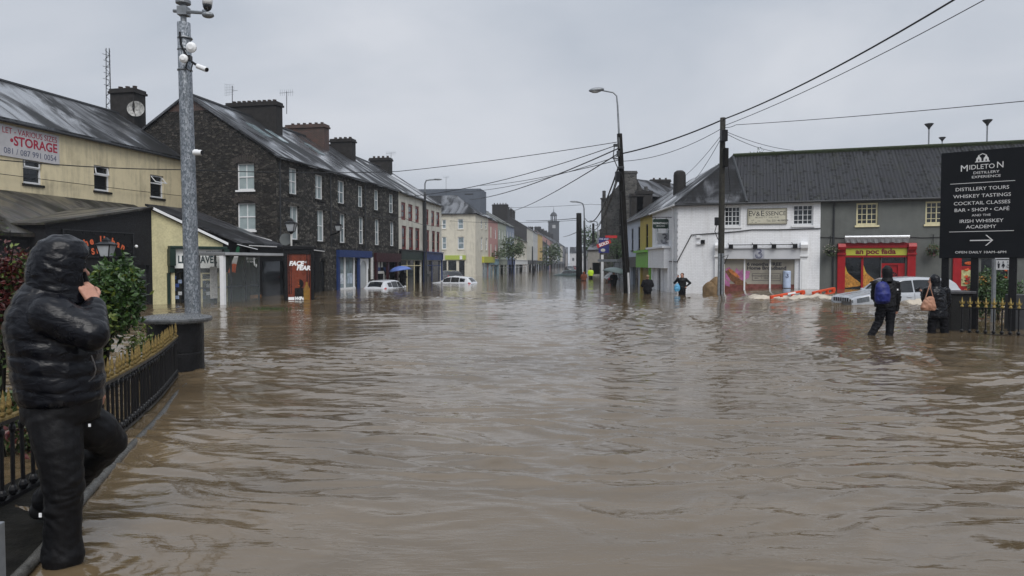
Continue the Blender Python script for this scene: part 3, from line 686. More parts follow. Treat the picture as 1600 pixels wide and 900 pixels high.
# roof's dark moss patches are in the slate; banner lettering
bq = pY.rect(-22, 198, 91, 253); zt = pY.uv(45, 203)[1]
bn = thing('storage_banner', pY.pt((bq[0] + bq[1]) / 2, 5.3, 0.04), 'white storage banner with red lettering high on the yellow wall', 'banner')
b = MB(); z1b, z0b = pY.uv(70, 208)[1], pY.uv(45, 250)[1]
b.pbox(pY, bq[0], bq[1], z0b, z1b, 0.03, 0.045); sheet = b.build('banner_sheet', M('grubby_pvc', (0.50, 0.49, 0.50), 0.5, 0.12, 2.5), bn)
REDT = M('crimson_lettering', (0.36, 0.02, 0.05), 0.5, 0.05); hb = z1b - z0b
ptext(pY, 'TO LET - VARIOUS SIZES', bq[1] - 0.1, z1b - hb * 0.18, 0.046, hb * 0.27, REDT, sheet, align='RIGHT', sx=0.85)
ptext(pY, '\u2022STORAGE', bq[1] - 0.1, z1b - hb * 0.48, 0.046, hb * 0.42, REDT, sheet, align='RIGHT', sx=0.92, bold=0.012)
ptext(pY, '081 / 087 991 0054', bq[1] - 0.15, z1b - hb * 0.82, 0.046, hb * 0.27, M('slate_blue_lettering', (0.10, 0.11, 0.17), 0.5, 0.05), sheet, align='RIGHT', sx=0.95)
# satellite dish on the chimney
dc = P(212, 170, c.y - 0.6); dd = thing('satellite_dish', dc, 'rusty round satellite dish on the yellow building chimney', 'dish')
b = MB(); dn = Vector((0.25, -1, 0.15)).normalized(); dx = dn.cross(Vector((0, 0, 1))).normalized(); dz = dx.cross(dn)
rings = [b.ring(dc - dn * (0.10 * (1 - (r_ / 0.42) ** 2)), r_, r_, dx, dz) for r_ in (0.02, 0.12, 0.24, 0.34, 0.42, 0.43)]
rings += [b.ring(dc - dn * (0.03 + 0.10 * (1 - (r_ / 0.42) ** 2)), r_, r_, dx, dz) for r_ in (0.42, 0.24, 0.02)]
b.loft(rings); b.build('reflector', M('rusted_dish', (0.30, 0.30, 0.29), 0.6, 0.6, 9), dd, smooth=True)
b = MB(); b.tube([dc - dz * 0.4, dc + dn * 0.4 - dz * 0.12], 0.018, 6); b.ell(dc + dn * 0.42 - dz * 0.11, 0.05); b.build('feed_arm', DARKM, dd)
b = MB(); b.tube([dc - dn * 0.12, dc - dn * 0.5], 0.03, 6); b.build('bracket', DARKM, dd)
# lattice aerial mast
ma = P(172, 195, c.y + 0.2); mt = thing('aerial_mast', (ma.x, ma.y, 8.6), 'tall lattice radio mast behind the yellow building roof', 'aerial')
b = MB(); top = P(168, 76, ma.y).z; hw = 0.14
for sx_, sy_ in ((-1, -1), (1, -1), (0, 1)): b.tube([(ma.x + sx_ * hw, ma.y + sy_ * hw, 8.6), (ma.x + sx_ * hw * 0.6, ma.y + sy_ * hw * 0.6, top)], 0.022, 5)
zz = 8.7; sg = 1
while zz < top - 0.3: b.tube([(ma.x - sg * hw * 0.8, ma.y - hw, zz), (ma.x + sg * hw * 0.8, ma.y - hw, zz + 0.25)], 0.012, 4); b.tube([(ma.x - sg * hw * 0.8, ma.y - hw, zz), (ma.x, ma.y + hw, zz + 0.25)], 0.012, 4); zz += 0.25; sg = -sg
b.build('lattice', DARKM, mt)
b = MB()
for i in range(6): b.tube([(ma.x - 0.28 + 0.05 * (i % 2), ma.y - 0.1, top - 0.3 - i * 0.33), (ma.x + 0.14, ma.y - 0.1, top - 0.42 - i * 0.33)], 0.016, 4)
b.build('dipole', DARKM, mt)

# ---- brown slated lean-to in front of it
lo = Pl(((yo + yout * 4.1 + ya * 21.5).x, (yo + yout * 4.1 + ya * 21.5).y), ((yo + yout * 4.1 + ya * 3.6).x, (yo + yout * 4.1 + ya * 3.6).y), out=(1, -0.2))
lt = thing('slated_lean_to', lo.pt(9, 0, -2), 'single storey lean-to with brown slates along the yellow wall', 'building')
b = MB(); wall(b, lo, 0, lo.L, -1.25, 2.55); b.poly(lo.pt(lo.L, -1.25, 0), lo.pt(lo.L, -1.25, -4.08), lo.pt(lo.L, 4.3, -4.08), lo.pt(lo.L, 2.6, 0)); b.build('wall', BLACKW, lt)
b = MB(); b.prism([lo.pt(-0.1, 2.5, 0.2), lo.pt(lo.L + 0.1, 2.5, 0.2), lo.pt(lo.L + 0.1, 4.3, -4.08), lo.pt(-0.1, 4.3, -4.08)], (0, 0, 0.12)); b.build('roof', SLATE_B, lt)

# ---- black painted takeaway with the arched lettering, and the travel agent's cream half
K1 = Vector((-14.3, 28.0, 0)); K0 = K1 + ya * 5.0; K2 = Vector((-12.3, 30.0, 0))
pK = Pl((K0.x, K0.y), (K1.x, K1.y), out=(1, -0.2)); pT = Pl((K1.x, K1.y), (K2.x, K2.y))
zK0, zK1 = pK.uv(75, 351)[1], pK.uv(236, 326.5)[1]; zT2 = pT.uv(349, 380)[1]
kb = thing('black_takeaway', pK.pt(2.5, 0, -2.4), 'matt black painted takeaway with orange arched lettering', 'building')
rs = pK.rect(212, 414, 236, 480); rs = (rs[0], 4.86, -1.25, rs[3])
b = MB(); wall(b, pK, 0, pK.L, -1.25, zK0, [rs], 0.25); b.poly(pK.pt(0, zK0), pK.pt(pK.L, zK0), pK.pt(pK.L, zK1))
b.poly(pK.pt(0, -1.25), pK.pt(0, -1.25, -4.7), pK.pt(0, zK0, -4.7), pK.pt(0, zK0)); b.build('wall', BLACKW, kb)
b = MB(); b.prism([pK.pt(-0.15, zK0 - 0.02, 0.16), pK.pt(pK.L - 0.01, zK1 + 0.02, 0.16), pK.pt(pK.L - 0.01, zK1 + 0.02, -4.7), pK.pt(-0.15, zK0 - 0.02, -4.7)], (0, 0, 0.07)); b.build('roof', SLATE_B, kb)
b = MB(); z = -1.2
while z < rs[3] - 0.02: b.pbox(pK, rs[0] + 0.003, rs[1] - 0.003, z, z + 0.075, -0.2, -0.17 + 0.012); b.pbox(pK, rs[0] + 0.003, rs[1] - 0.003, z + 0.075, z + 0.09, -0.2, -0.18); z += 0.09
b.build('roller_shutter', M('shutter_grey', (0.05, 0.052, 0.056), 0.45, 0.15), kb)
sq = pK.rect(96, 361, 207, 402); b = MB(); b.pbox(pK, sq[0], sq[1], sq[2], sq[3], 0.003, 0.05); sb = b.build('signboard', BLACKP, kb)
b = MB()
for (a0_, a1_, b0_, b1_) in ((sq[0], sq[1], sq[3] - 0.03, sq[3]), (sq[0], sq[1], sq[2], sq[2] + 0.03), (sq[0], sq[0] + 0.03, sq[2] + 0.032, sq[3] - 0.032), (sq[1] - 0.03, sq[1], sq[2] + 0.032, sq[3] - 0.032)): b.pbox(pK, a0_, a1_, b0_, b1_, 0.052, 0.075)
b.build('board_edge', DARKM, sb)
ORANGE = M('orange_lettering', (0.62, 0.13, 0.05), 0.5, 0.05)
def arc_text(s, pl, uc, zc, rad, step, size, m, par, off):
    for i, ch in enumerate(s):
        if ch == ' ': continue
        a = (i - (len(s) - 1) / 2) * step; xd = pl.d if pl.d.cross(Vector((0, 0, 1))).dot(pl.n) > 0 else -pl.d; sg = 1 if xd == pl.d else -1
        x_ = xd * math.cos(a) - Vector((0, 0, 1)) * math.sin(a); u_ = xd * math.sin(a) + Vector((0, 0, 1)) * math.cos(a)
        text(ch, pl.pt(uc + sg * math.sin(a) * rad, zc + math.cos(a) * rad, off), x_, u_, size, m, par, bold=0.012)
us_ = (sq[0] + sq[1]) / 2; hs = sq[3] - sq[2]
arc_text('The Urban', pK, us_ + 0.1, sq[2] + hs * 0.66 - 2.3, 2.3, 0.112, 0.36, ORANGE, sb, 0.051)
arc_text('Shack', pK, us_ + 0.12, sq[2] + hs * 0.27 - 1.9, 1.9, 0.125, 0.30, ORANGE, sb, 0.051)
b = MB(); lp = P(209.5, 385, K1.y - 0.8); b.ell(pK.pt(pK.u(210), pK.uv(210, 385)[1], 0.1), 0.06); b.build('bulkhead_lamp', WHITEP, kb)

tb = thing('travel_agency', pT.pt(1.4, 0, -2.5), 'cream pebbledashed travel agent shop with dark green front', 'building')
tq = (pT.u(270), pT.u(349) - 0.12, -1.25, pT.uv(310, 419)[1])
b = MB(); wall(b, pT, 0, pT.L, -1.25, zT2, [tq], 0.3); b.poly(pT.pt(0, zT2), pT.pt(pT.L, zT2), pT.pt(0, zK1)); 
e2 = Vector((K2.x, K2.y, 0)); bk = e2 + gd * 6.3; bk1 = K1 + gd * 4.7
b.poly(e2 + Vector((0, 0, -1.25)), bk + Vector((0, 0, -1.25)), bk + Vector((0, 0, zT2)), e2 + Vector((0, 0, zT2)))
b.build('wall', CREAM_P, tb)
b = MB(); q = [pT.pt(-0.02, zK1 + 0.0, 0.14), pT.pt(pT.L + 0.15, zT2 - 0.06, 0.14), bk + Vector((0, 0, zT2)), bk1 + Vector((0, 0, zK1))]; b.prism(q, (0, 0, 0.07)); b.build('roof', SLATE_B, tb)
b = MB(); b.obox(pT.pt(0.0, zK1 - 0.03, 0.142), pT.pt(pT.L + 0.16, zT2 - 0.09, 0.142) - pT.pt(0, zK1 - 0.03, 0.142), pT.n * 0.03, Vector((0, 0, 0.11))); b.build('barge_board', WHITEP, tb)
zf1, zf0 = pT.uv(310, 389.5)[1], pT.uv(310, 419)[1]
b = MB(); b.pbox(pT, pT.u(271), pT.u(345), zf0, zf1, 0.003, 0.14); fs = b.build('fascia', M('fascia_white', (0.80, 0.82, 0.80), 0.5, 0.06, 4), tb)
TEAL = M('dark_teal_lettering', (0.012, 0.035, 0.045), 0.5)
ptext(pT, 'LEE TRAVEL', pT.u(307), (zf0 + zf1) / 2 - 0.05, 0.141, 0.42, TEAL, fs, sx=0.72, bold=0.012)
ptext(pT, 'www.leetravel.ie', pT.u(333), zf1 - 0.09, 0.141, 0.10, TEAL, fs)
b = MB(); 
b.pbox(pT, pT.u(262) , pT.u(351), zf1 + 0.003, zf1 + 0.12, 0.0, 0.34)
for x0_, x1_ in ((261, 270.5), (345.5, 354)):
    b.pbox(pT, pT.u(x0_), pT.u(x1_), zf0 + 0.1, zf1, 0.003, 0.34); b.pbox(pT, pT.u(x0_) + 0.02, pT.u(x1_) - 0.02, zf0 - 0.18, zf0 + 0.097, 0.003, 0.24)
b.pbox(pT, pT.u(260), pT.u(264.5), -1.25, zf0 - 0.183, 0.003, 0.1); b.build('green_cornice', GREENP, tb, bevel=0.02)
b = MB()
for x in (265.5, 288, 348.5): b.pbox(pT, pT.u(x), pT.u(x) + 0.13, -1.25, zf0 - 0.183, 0.003, 0.14)
b.each('cream_pilaster', CREAMP, tb)
b = MB()
for x in (313, 340): b.pbox(pT, pT.u(x), pT.u(x) + 0.09, -1.25, zf0 - 0.19, -0.1, -0.03)
b.pbox(pT, pT.u(292), pT.u(340), zf0 - 0.52, zf0 - 0.46, -0.1, -0.035); b.pbox(pT, pT.u(292), pT.u(340), zf0 - 0.25, zf0 - 0.19, -0.1, -0.035)
b.build('window_frame', CREAMP, tb)
b = MB(); b.pbox(pT, tq[0], tq[1], -1.25, tq[3], -0.24, -0.2); b.build('shop_window', GL_DARK, tb)
cols = [(0.05, 0.10, 0.35), (0.30, 0.38, 0.55), (0.5, 0.52, 0.55), (0.04, 0.08, 0.22)]
for i in range(22):
    x = (272 + 4.5 * (i % 3)) if i < 6 else 311 + ((i * 7) % 4) * 7.2; y = 432 + (i * 5 % 6) * 6.2
    u, z = pT.uv(x, y); b = MB(); b.pbox(pT, u, u + 0.15, z - 0.12, z + 0.02, -0.198, -0.19); b.build('brochure', M('brochure_%d' % (i % 4), cols[i % 4], 0.4, 0.5, 20), tb)
# projecting box sign over the travel shop
ps = P(285, 371, 28.9); sgn = thing('projecting_sign', ps, 'small white box sign on an iron bracket above the travel shop', 'sign')
b = MB(); b.cbox(ps, 0.52, 0.10, 0.72, 0.6); b.build('sign_box', WHITEP, sgn, bevel=0.01)
b = MB()
for dz_ in (-0.42, 0.42): b.tube([ps + Vector((-0.3, -0.1, dz_)), ps + Vector((0.8, 0.75, dz_))], 0.02, 6)
b.build('bracket', BLACKP, sgn)

# ---- black shop in front of the gable
b0 = Vector(SA + (0,)) - pF.d * 3.55; pB = Pl((b0.x, b0.y), (pF.pt(pF.u(493), 0).x, pF.pt(pF.u(493), 0).y), out=(1, -0.2))
bs_ = thing('black_shop', pB.pt(3, 0, -1), 'low black fronted shop against the foot of the stone gable', 'building')
zb1, zb0 = pB.uv(400, 388)[1], pB.uv(400, 399)[1]
oo = 0.25
bo = [(pB.u(383), pB.u(398), 0.15, pB.uv(390, 415)[1] + 0.3), (pB.u(402), pB.u(440), -1.25, 1.75), (pB.u(447), pB.u(486), -1.25, 1.75)]
b = MB(); wall(b, pB, 0, pB.L, -1.25, zb1 + 0.1, bo, 0.2, o=oo)
b.poly(pB.pt(0, -1.25, oo), pB.pt(0, -1.25, -4.7), pB.pt(0, 4.2, -4.7), pB.pt(0, zb1 + 0.1, oo)); b.build('wall', BLACKP, bs_)
b = MB(); b.pbox(pB, pB.u(379), pB.L, zb0, zb1, oo + 0.003, oo + 0.14); b.pbox(pB, -0.05, pB.L + 0.05, zb1 + 0.003, zb1 + 0.10, oo - 0.2, oo + 0.26); b.build('fascia', BLACKP, bs_)
b = MB(); b.prism([pB.pt(-0.1, zb1 + 0.12, oo + 0.1), pB.pt(3.5, zb1 + 0.12, oo + 0.1), pB.pt(3.5, 4.35, -4.7), pB.pt(-0.1, 4.35, -4.7)], (0, 0, 0.1)); b.build('roof', SLATE_D, bs_)
b = MB(); b.tube([pB.pt(0, 4.38, -4.6), pB.pt(1.6, 3.6, -2.6), pB.pt(3.4, zb1 + 0.42, -0.2)], 0.035, 5); b.build('roof_flashing', M('pale_flashing', (0.4, 0.4, 0.4), 0.4), bs_)
b = MB()
for q in bo: b.pbox(pB, q[0], q[1], q[2], q[3], oo - 0.2, oo - 0.17)
b.build('shop_window', GL_SHOP, bs_)
b = MB(); u, z = pB.uv(385, 456); b.pbox(pB, bo[0][0] - 0.05, bo[0][1] + 0.05, -0.25, 0.13, oo + 0.003, oo + 0.05); bb = b.build('bench_board', M('varnished_board', (0.22, 0.10, 0.035), 0.5, 0.3), bs_)
for t, xx, yy, sz in (('BEER GARDEN', 378, 404, 0.14), ('AT REAR', 378, 409, 0.13)): u, z = pB.uv(xx, yy); ptext(pB, t, u + 0.3, z, oo + 0.002, sz, PRINT_W, bs_)
b = MB(); u, z = pB.uv(388, 388.5); b.tube([pB.pt(u - 0.8, z + 0.12, oo + 0.3), pB.pt(u + 1.6, z + 0.12, oo + 0.3)], 0.03, 5); u2 = pB.u(455); b.tube([pB.pt(u2 + 0.6, z + 0.06, oo + 0.3), pB.pt(pB.L, z - 0.02, oo + 0.3)], 0.03, 5); b.each('light_rail', M('pale_tube', (0.5, 0.5, 0.5), 0.4), bs_)
b = MB(); b.tube([pB.pt(pB.u(386), 1.9, oo + 0.1), pB.pt(pB.u(386), 1.55, oo + 0.14), pB.pt(pB.u(388), 1.45, oo + 0.16), pB.pt(pB.u(388), 1.6, oo + 0.16)], 0.035, 6); b.build('goose_lamp', WHITEP, bs_)
# ---- tricolour on a short staff
fb = P(374, 384, 31.3); fg = thing('tricolour_flag', fb, 'wet green white and orange tricolour hanging from a staff by the travel shop', 'flag')
b = MB(); b.tube([fb + Vector((0.55, 0.7, -0.15)), fb + Vector((-0.05, -0.1, 0.06))], 0.018, 6); b.build('staff', WHITEP, fg)
for k_, (nm, cc) in enumerate((('green_band', (0.02, 0.12, 0.06)), ('white_band', (0.6, 0.6, 0.6)), ('orange_band', (0.55, 0.10, 0.02)))):
    b = MB(); rows = 7; cols_ = 7; lst = []
    for j in range(rows + 1):
        t = (k_ + j / rows) / 3; row = []
        for i in range(cols_ + 1):
            s_ = i / cols_ - 0.5
            row.append(fb + Vector((-0.05 - 0.30 * t + s_ * (0.10 + 0.25 * t) , 0.05 * math.sin(s_ * 14 + t * 5), -0.02 - 1.15 * t - 0.08 * abs(s_))))
        lst.append(row)
    for j in range(rows):
        for i in range(cols_): 
            a, b2, c2, d2 = lst[j][i], lst[j][i + 1], lst[j + 1][i + 1], lst[j + 1][i]
            b.poly(a, b2, c2, d2)
    o = b.build(nm, M('flag_' + nm, cc, 0.7, 0.1), fg, smooth=True); md = o.modifiers.new('thick', 'SOLIDIFY'); md.thickness = 0.006

# ---- cream house with red windows
CA, CB = pF.pt(pF.L + 0.02, 0), Vector((-6.65, 66.5, 0))
pR = Pl((CA.x, CA.y), (CB.x, CB.y))
ru = [pR.rect(*r) for r in ((627, 317, 634, 343), (638, 319, 645, 346), (649, 322, 655, 348), (665, 327, 670, 351), (674, 329, 679, 353), (682, 331.5, 687, 355))]
rl = [pR.rect(*r) for r in ((628, 353, 635, 390), (639, 354.5, 646, 391), (649, 356, 656, 392), (666, 360, 671, 393.5), (675, 361, 680, 394.5), (682.5, 362, 687, 395))]
zu = (sum(q[2] for q in ru) / 6, sum(q[3] for q in ru) / 6); zl = (sum(q[2] for q in rl) / 6, sum(q[3] for q in rl) / 6)
ru = [(q[0], q[1], zu[0], zu[1]) for q in ru]; rl = [(q[0], q[1], zl[0], zl[1]) for q in rl]
um = pR.u(660); zs = pR.uv(655, 393)[1]
sh = [(0.35, um - 0.35, -1.25, zs - 0.75), (um + 0.3, pR.L - 0.3, -1.25, zs - 0.75)]
cr_, pR, crr = house('cream_town_house', 'cream three storey house with tall red framed windows next to the stone terrace', (CA.x, CA.y), (CB.x, CB.y), 7.05, 3.2, 10, OFFWH, SLATE, ru + rl, holes=sh)
for q in ru + rl:
    window(cr_, pR, q, REDD, GL_DARK, 1, 2, None, 0.2, 0.06)
shopfront(cr_, pR, 0.05, um - 0.1, zs, zs - 0.7, BLACKP, GREENP, 3, GL_SHOP, mull=CREAMP, door=2, txt=None)
shopfront(cr_, pR, um + 0.05, pR.L - 0.05, zs - 0.05, zs - 0.7, BLUEP, BLUEP, 2, GL_SHOP)
c = pR.pt(pR.L - 2.6, 0, -5); chimney(crr, (c.x, c.y), 1.9, 0.8, 9.0, 11.2, LEAD, rzg, 4, pot_h=0.2)
gutter(cr_, pR, 0, pR.L, 6.95, 0.2, down=(pR.u(660.5),), zb=2.0)

# ---- big cream corner house
H0, H1 = Vector((-10.6, 89.5, 0)), Vector((-4.56, 88.0, 0))
pH = Pl((H0.x, H0.y), (H1.x, H1.y))
H2 = Vector((-2.6, 100.9, 0)); ZH = 7.75
hb_ = thing('cream_corner_house', (-7, 94, 0), 'pale cream three storey corner house with hipped slate roof and lime shop sign', 'building')
hu = [pH.rect(690.5, 343, 697, 357.5), pH.rect(715, 342, 724, 358)]; hl = [pH.rect(690.5, 370, 697.5, 389.5), pH.rect(715, 370, 725, 389.5)]
hs_ = [(pH.u(691.5), pH.u(698), -1.25, pH.uv(700, 407)[1]), (pH.u(700), pH.u(713), -1.25, pH.uv(700, 407)[1]), (pH.u(717), pH.u(726), -1.25, pH.uv(720, 407)[1])]
pS = Pl((H1.x, H1.y), (H2.x, H2.y), out=(1, -0.2))
su = [pS.rect(751.5, 344, 754, 357.5), pS.rect(758.5, 346, 761, 358.5)]; sl = [pS.rect(751.5, 371, 754, 390.5), pS.rect(759, 372, 761.5, 391)]
so = [(pS.u(754), pS.L - 0.2, -1.25, 1.7)]
b = MB(); wall(b, pH, 0, pH.L, -1.25, ZH, hu + hl + hs_); wall(b, pS, 0, pS.L, -1.25, ZH, su + sl + so)
bk0 = H0 - pS.n * 2 + Vector((1.2, 9, 0))
b.poly(H2 + Vector((0, 0, -1.25)), bk0 + Vector((0, 0, -1.25)), bk0 + Vector((0, 0, ZH)), H2 + Vector((0, 0, ZH)))
b.poly(H0 + Vector((0, 0, -1.25)), bk0 + Vector((0, 0, -1.25)), bk0 + Vector((0, 0, ZH)), H0 + Vector((0, 0, ZH))); b.build('wall', CREAM_R, hb_)
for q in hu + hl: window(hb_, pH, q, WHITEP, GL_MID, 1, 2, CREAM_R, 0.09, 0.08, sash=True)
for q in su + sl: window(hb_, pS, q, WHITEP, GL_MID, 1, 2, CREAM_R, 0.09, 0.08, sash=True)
zv = Vector((0, 0, ZH)); Rz = Vector((0, 0, ZH + 2.6)); R1_ = (H0 + H1) / 2 + Vector((0.4, 3.2, 0)); R2_ = (bk0 + H2) / 2 + Vector((0, 0, 0)); LL = R1_ - Vector((4, -1, 0))
b = MB(); t_ = (0, 0, 0.12)
b.prism([H0 + zv + pH.n * 0.3, H1 + zv + pH.n * 0.3 + pS.n * 0.3, R1_ + Rz, LL + Rz], t_); b.prism([H1 + zv + pH.n * 0.3 + pS.n * 0.3, H2 + zv + pS.n * 0.3, R2_ + Rz, R1_ + Rz], t_)
b.prism([bk0 + zv, H0 + zv, LL + Rz, R2_ + Rz], t_); hr = b.build('roof', SLATE, hb_)
b = MB(); z = pH.uv(710, 405.8)[1]; b.pbox(pH, pH.u(696), pH.u(728), z, z + 0.55, 0.003, 0.16); lf = b.build('lime_fascia', M('lime_board', (0.36, 0.44, 0.09), 0.5, 0.05), hb_)
b = MB(); b.pbox(pH, pH.u(719), pH.u(723), z + 0.03, z + 0.5, 0.161, 0.19); b.build('fascia_logo', WHITEP, lf)
b = MB()
for q in hs_: b.pbox(pH, q[0], q[1], q[2], q[3], -0.15, -0.12)
b.build('shop_window', GL_DARK, hb_)
b = MB(); b.pbox(pS, so[0][0], so[0][1], -1.25, so[0][3], -0.15, -0.12); b.build('side_shop_window', GL_MID, hb_)
b = MB(); b.pbox(pS, so[0][0] - 0.4, so[0][1] - 0.5, so[0][3], so[0][3] + 0.8, 0.003, 0.3); b.build('side_fascia', LIMEY, hb_)
# grey parapet block and long chimney behind
gp = P(700, 305, 96.5); b = MB(); b.cbox((gp.x + 0.2, 97.5, 9.9), 9.3, 5, 3.4, -0.12); b.build('attic_block', M('blue_grey_render', (0.10, 0.115, 0.14), 0.7, 0.1), hb_)
cc = P(718, 305, 95.2); chimney(hr, (cc.x + 0.3, 96.0), 3.6, 0.9, 9.5, P(718, 301.5, 95).z, LEAD, -0.12, 8, pot_h=0.22)
cc = P(734, 305, 95.2); chimney(hr, (cc.x, 95.3), 1.0, 1.2, 8.6, P(735, 301.5, 95).z, LEAD, -0.12, 1, pot_h=0.15)

# ---- the row that runs on down the street
def row_house(name, label, pl0, pxa, pxb, ze, rise, depth, wm, rm, cols, shop, win_w=0.95, rows=((2.55, 4.3), (5.2, 6.7)), fr=None, gm=None, ch=0, chz=2.0, group='houses down the main street', nm_f=None):
    ua, ub = pl0.u(pxa), pl0.u(pxb); A_ = pl0.pt(ua + 0.01); B_ = pl0.pt(ub - 0.01)
    L_ = ub - ua; ops = []; 
    for (za, zb_) in rows:
        for i in range(cols):
            c_ = L_ * (i + 0.5) / cols; ops.append((c_ - win_w / 2, c_ + win_w / 2, za, zb_))
    hl_ = [(0.35, L_ - 0.35, -1.25, 1.35)]
    r_, p_, ro_ = house(name, label, (A_.x, A_.y), (B_.x, B_.y), ze, rise, depth, wm, rm, ops, holes=hl_, group=group)
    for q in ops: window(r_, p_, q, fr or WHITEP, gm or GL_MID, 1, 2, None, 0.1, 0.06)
    shopfront(r_, p_, 0.05, p_.L - 0.05, 2.15, 1.4, shop, nm_f or shop, 3, GL_SHOP, pil=0.3, door=1)
    for k_ in range(ch):
        c_ = p_.pt(p_.L * (k_ + (0.98 if ch == 1 else 0.05 + 0.9 * k_)) / max(1, ch), 0, -depth / 2); rz_ = math.atan2(p_.n.y, p_.n.x)
        chimney(ro_, (c_.x, c_.y), 2.2, 0.9, ze + rise - 1, ze + rise + chz - 0.4, LEAD, rz_, 4, pot_h=0.25)
    return r_, p_, ro_
PINK = M('salmon_render', (0.42, 0.23, 0.21), 0.7, 0.08); SAGE = M('sage_render', (0.30, 0.33, 0.27), 0.7, 0.08); BLGR = M('blue_grey_house', (0.22, 0.26, 0.33), 0.7, 0.08)
P1 = Pl((H2.x, H2.y), (0.6, 122.0), out=(1, -0.2))
row_house('pink_house', 'salmon pink house just past the cream corner house', P1, 763, 778, 7.7, 2.6, 9, PINK, SLATE_M, 2, M('pale_blue_front', (0.20, 0.32, 0.38), 0.5))
row_house('sage_house', 'grey green house between the pink and the blue grey one', P1, 778, 791, 7.75, 2.6, 9, SAGE, SLATE_M, 3, M('sage_front', (0.25, 0.27, 0.22), 0.5))
row_house('blue_grey_house', 'blue grey house with a deep blue shopfront down the street', P1, 791, 803.5, 7.7, 2.6, 9, BLGR, SLATE_M, 3, BLUEP)
P2 = Pl((0.6, 122.0), (14.3, 244.0), out=(1, -0.2))
row_house('low_cream_house', 'low cream house in front of the tall dark gable', P2, 804, 823, 5.9, 1.6, 6, CREAM_R, SLATE_M, 4, WHITEP, rows=((2.55, 4.1),))
r_, p_, ro_ = row_house('gabled_grey_house', 'tall house whose dark bare gable and chimneys rise over the row', P2, 823.2, 833, 8.9, 3.3, 11, OFFWH, SLATE, 3, DARKM, ch=0)
b = MB(); b.poly(p_.pt(-0.02, 4, 0), p_.pt(-0.02, 4, -11), p_.pt(-0.02, 8.9, -11), p_.pt(-0.02, 12.2, -5.5), p_.pt(-0.02, 8.9, 0)); b.build('bare_gable', M('dark_gable_render', (0.045, 0.044, 0.046), 0.8, 0.2), r_)
for k_, t_ in enumerate((0.2, 6.5, 13.0, 19.0)):
    c_ = p_.pt(t_ if k_ == 0 else t_, 0, -5.5 + 0.0 * k_); chimney(ro_, (c_.x, c_.y), (3.2, 2.2, 2.2, 2.0)[k_], 1.0, 10.5, 13.6, LEAD, math.atan2(p_.n.y, p_.n.x), (5, 4, 4, 4)[k_], pot_h=0.3)
row_house('white_grey_house', 'off white narrow house before the yellow ochre one', P2, 833, 840, 8.8, 3.3, 11, M('light_grey_render', (0.42, 0.43, 0.43), 0.7), SLATE, 3, DARKM)
row_house('ochre_house', 'yellow ochre painted house far down the left side', P2, 840, 847.5, 8.9, 3.0, 11, M('ochre_render', (0.48, 0.34, 0.13), 0.7), SLATE, 3, DARKM)
row_house('brown_gable_house', 'dull brown house beyond the ochre one', P2, 848, 854, 7.4, 3.2, 10, M('dull_brown_render', (0.12, 0.11, 0.11), 0.7), SLATE_D, 3, DARKM, ch=1)
row_house('pale_blue_house', 'pale blue house in the distance on the left side', P2, 854, 858, 7.0, 3.0, 10, M('pale_blue_render', (0.42, 0.47, 0.52), 0.7), SLATE_D, 3, BLUEP, ch=1)
P3 = Pl((14.3, 244.0), (36, 400.0), out=(1, -0.2))
far = [(859.5, 863, (0.28, 0.17, 0.16), 'distant house with a dull red front'), (863, 867, (0.3, 0.3, 0.3), 'distant grey house past the red fronted one'), (867, 871, (0.5, 0.5, 0.5), 'distant white house third beyond the tower'), (871, 875, (0.2, 0.24, 0.28), 'distant slate blue house before the street end'), (875, 879, (0.48, 0.46, 0.4), 'distant buff house near the street end'), (879, 882.5, (0.14, 0.14, 0.16), 'last dark house at the left of the street end')]
for a_, b2_, c_, l_ in far:
    row_house('distant_house', l_, P3, a_, b2_, 8.2 + (a_ % 2) * 0.5, 3.4, 10, M('far_%d' % a_, c_, 0.7), SLATE_D, 3, DARKM, ch=1)
for i, (xx, yy, c_, l_) in enumerate(((34, 415, (0.45, 0.45, 0.46), 'white gabled house closing the street end'), (44, 425, (0.18, 0.17, 0.18), 'dark house closing the street end right of the white one'), (24, 420, (0.3, 0.28, 0.27), 'brownish house closing the street end at the left'), (55, 410, (0.4, 0.36, 0.32), 'buff house at the far right of the street end'))):
    house('end_house', l_, (xx, yy), (xx + 9, yy - 1), 7.5, 3.5, 10, M('end_%d' % i, c_, 0.7), SLATE_D, [(1.5, 2.6, 3, 4.6), (4, 5.1, 3, 4.6), (6.4, 7.5, 3, 4.6)], group='houses closing the street end')
# ---- clock tower
ct = P(865, 380, 300); tw = thing('clock_tower', (ct.x, ct.y, 0), 'square grey tower with an open domed cupola above the far roofs', 'tower')
zt = P(865, 347, 300).z; b = MB(); TWM = M('tower_stone', (0.06, 0.063, 0.07), 0.8)
b.cbox((ct.x, ct.y, (zt - 1.2) / 2), 4.4, 4.4, zt + 1.2); b.cbox((ct.x, ct.y, zt + 0.15), 4.9, 4.9, 0.3); b.build('shaft', TWM, tw)
b = MB()
for i in range(8): a = i * math.pi / 4 + 0.3; b.cyl((ct.x + 1.15 * math.cos(a), ct.y + 1.15 * math.sin(a), zt + 0.3), (ct.x + 1.15 * math.cos(a), ct.y + 1.15 * math.sin(a), zt + 2.6), 0.2)
b.lathe((ct.x, ct.y, zt + 2.6), [(1.5, 0), (1.5, 0.2), (1.35, 0.6), (1.1, 1.1), (0.6, 1.5), (0.15, 1.75), (0.1, 2.4), (0.25, 2.5), (0.06, 2.8), (0.04, 4.0)], 12); b.build('cupola', TWM, tw)
b = MB(); b.cbox((ct.x, ct.y - 2.22, zt - 2.0), 1.3, 0.06, 1.3); b.build('clock_face', M('clock_white', (0.35, 0.35, 0.36), 0.5), tw)
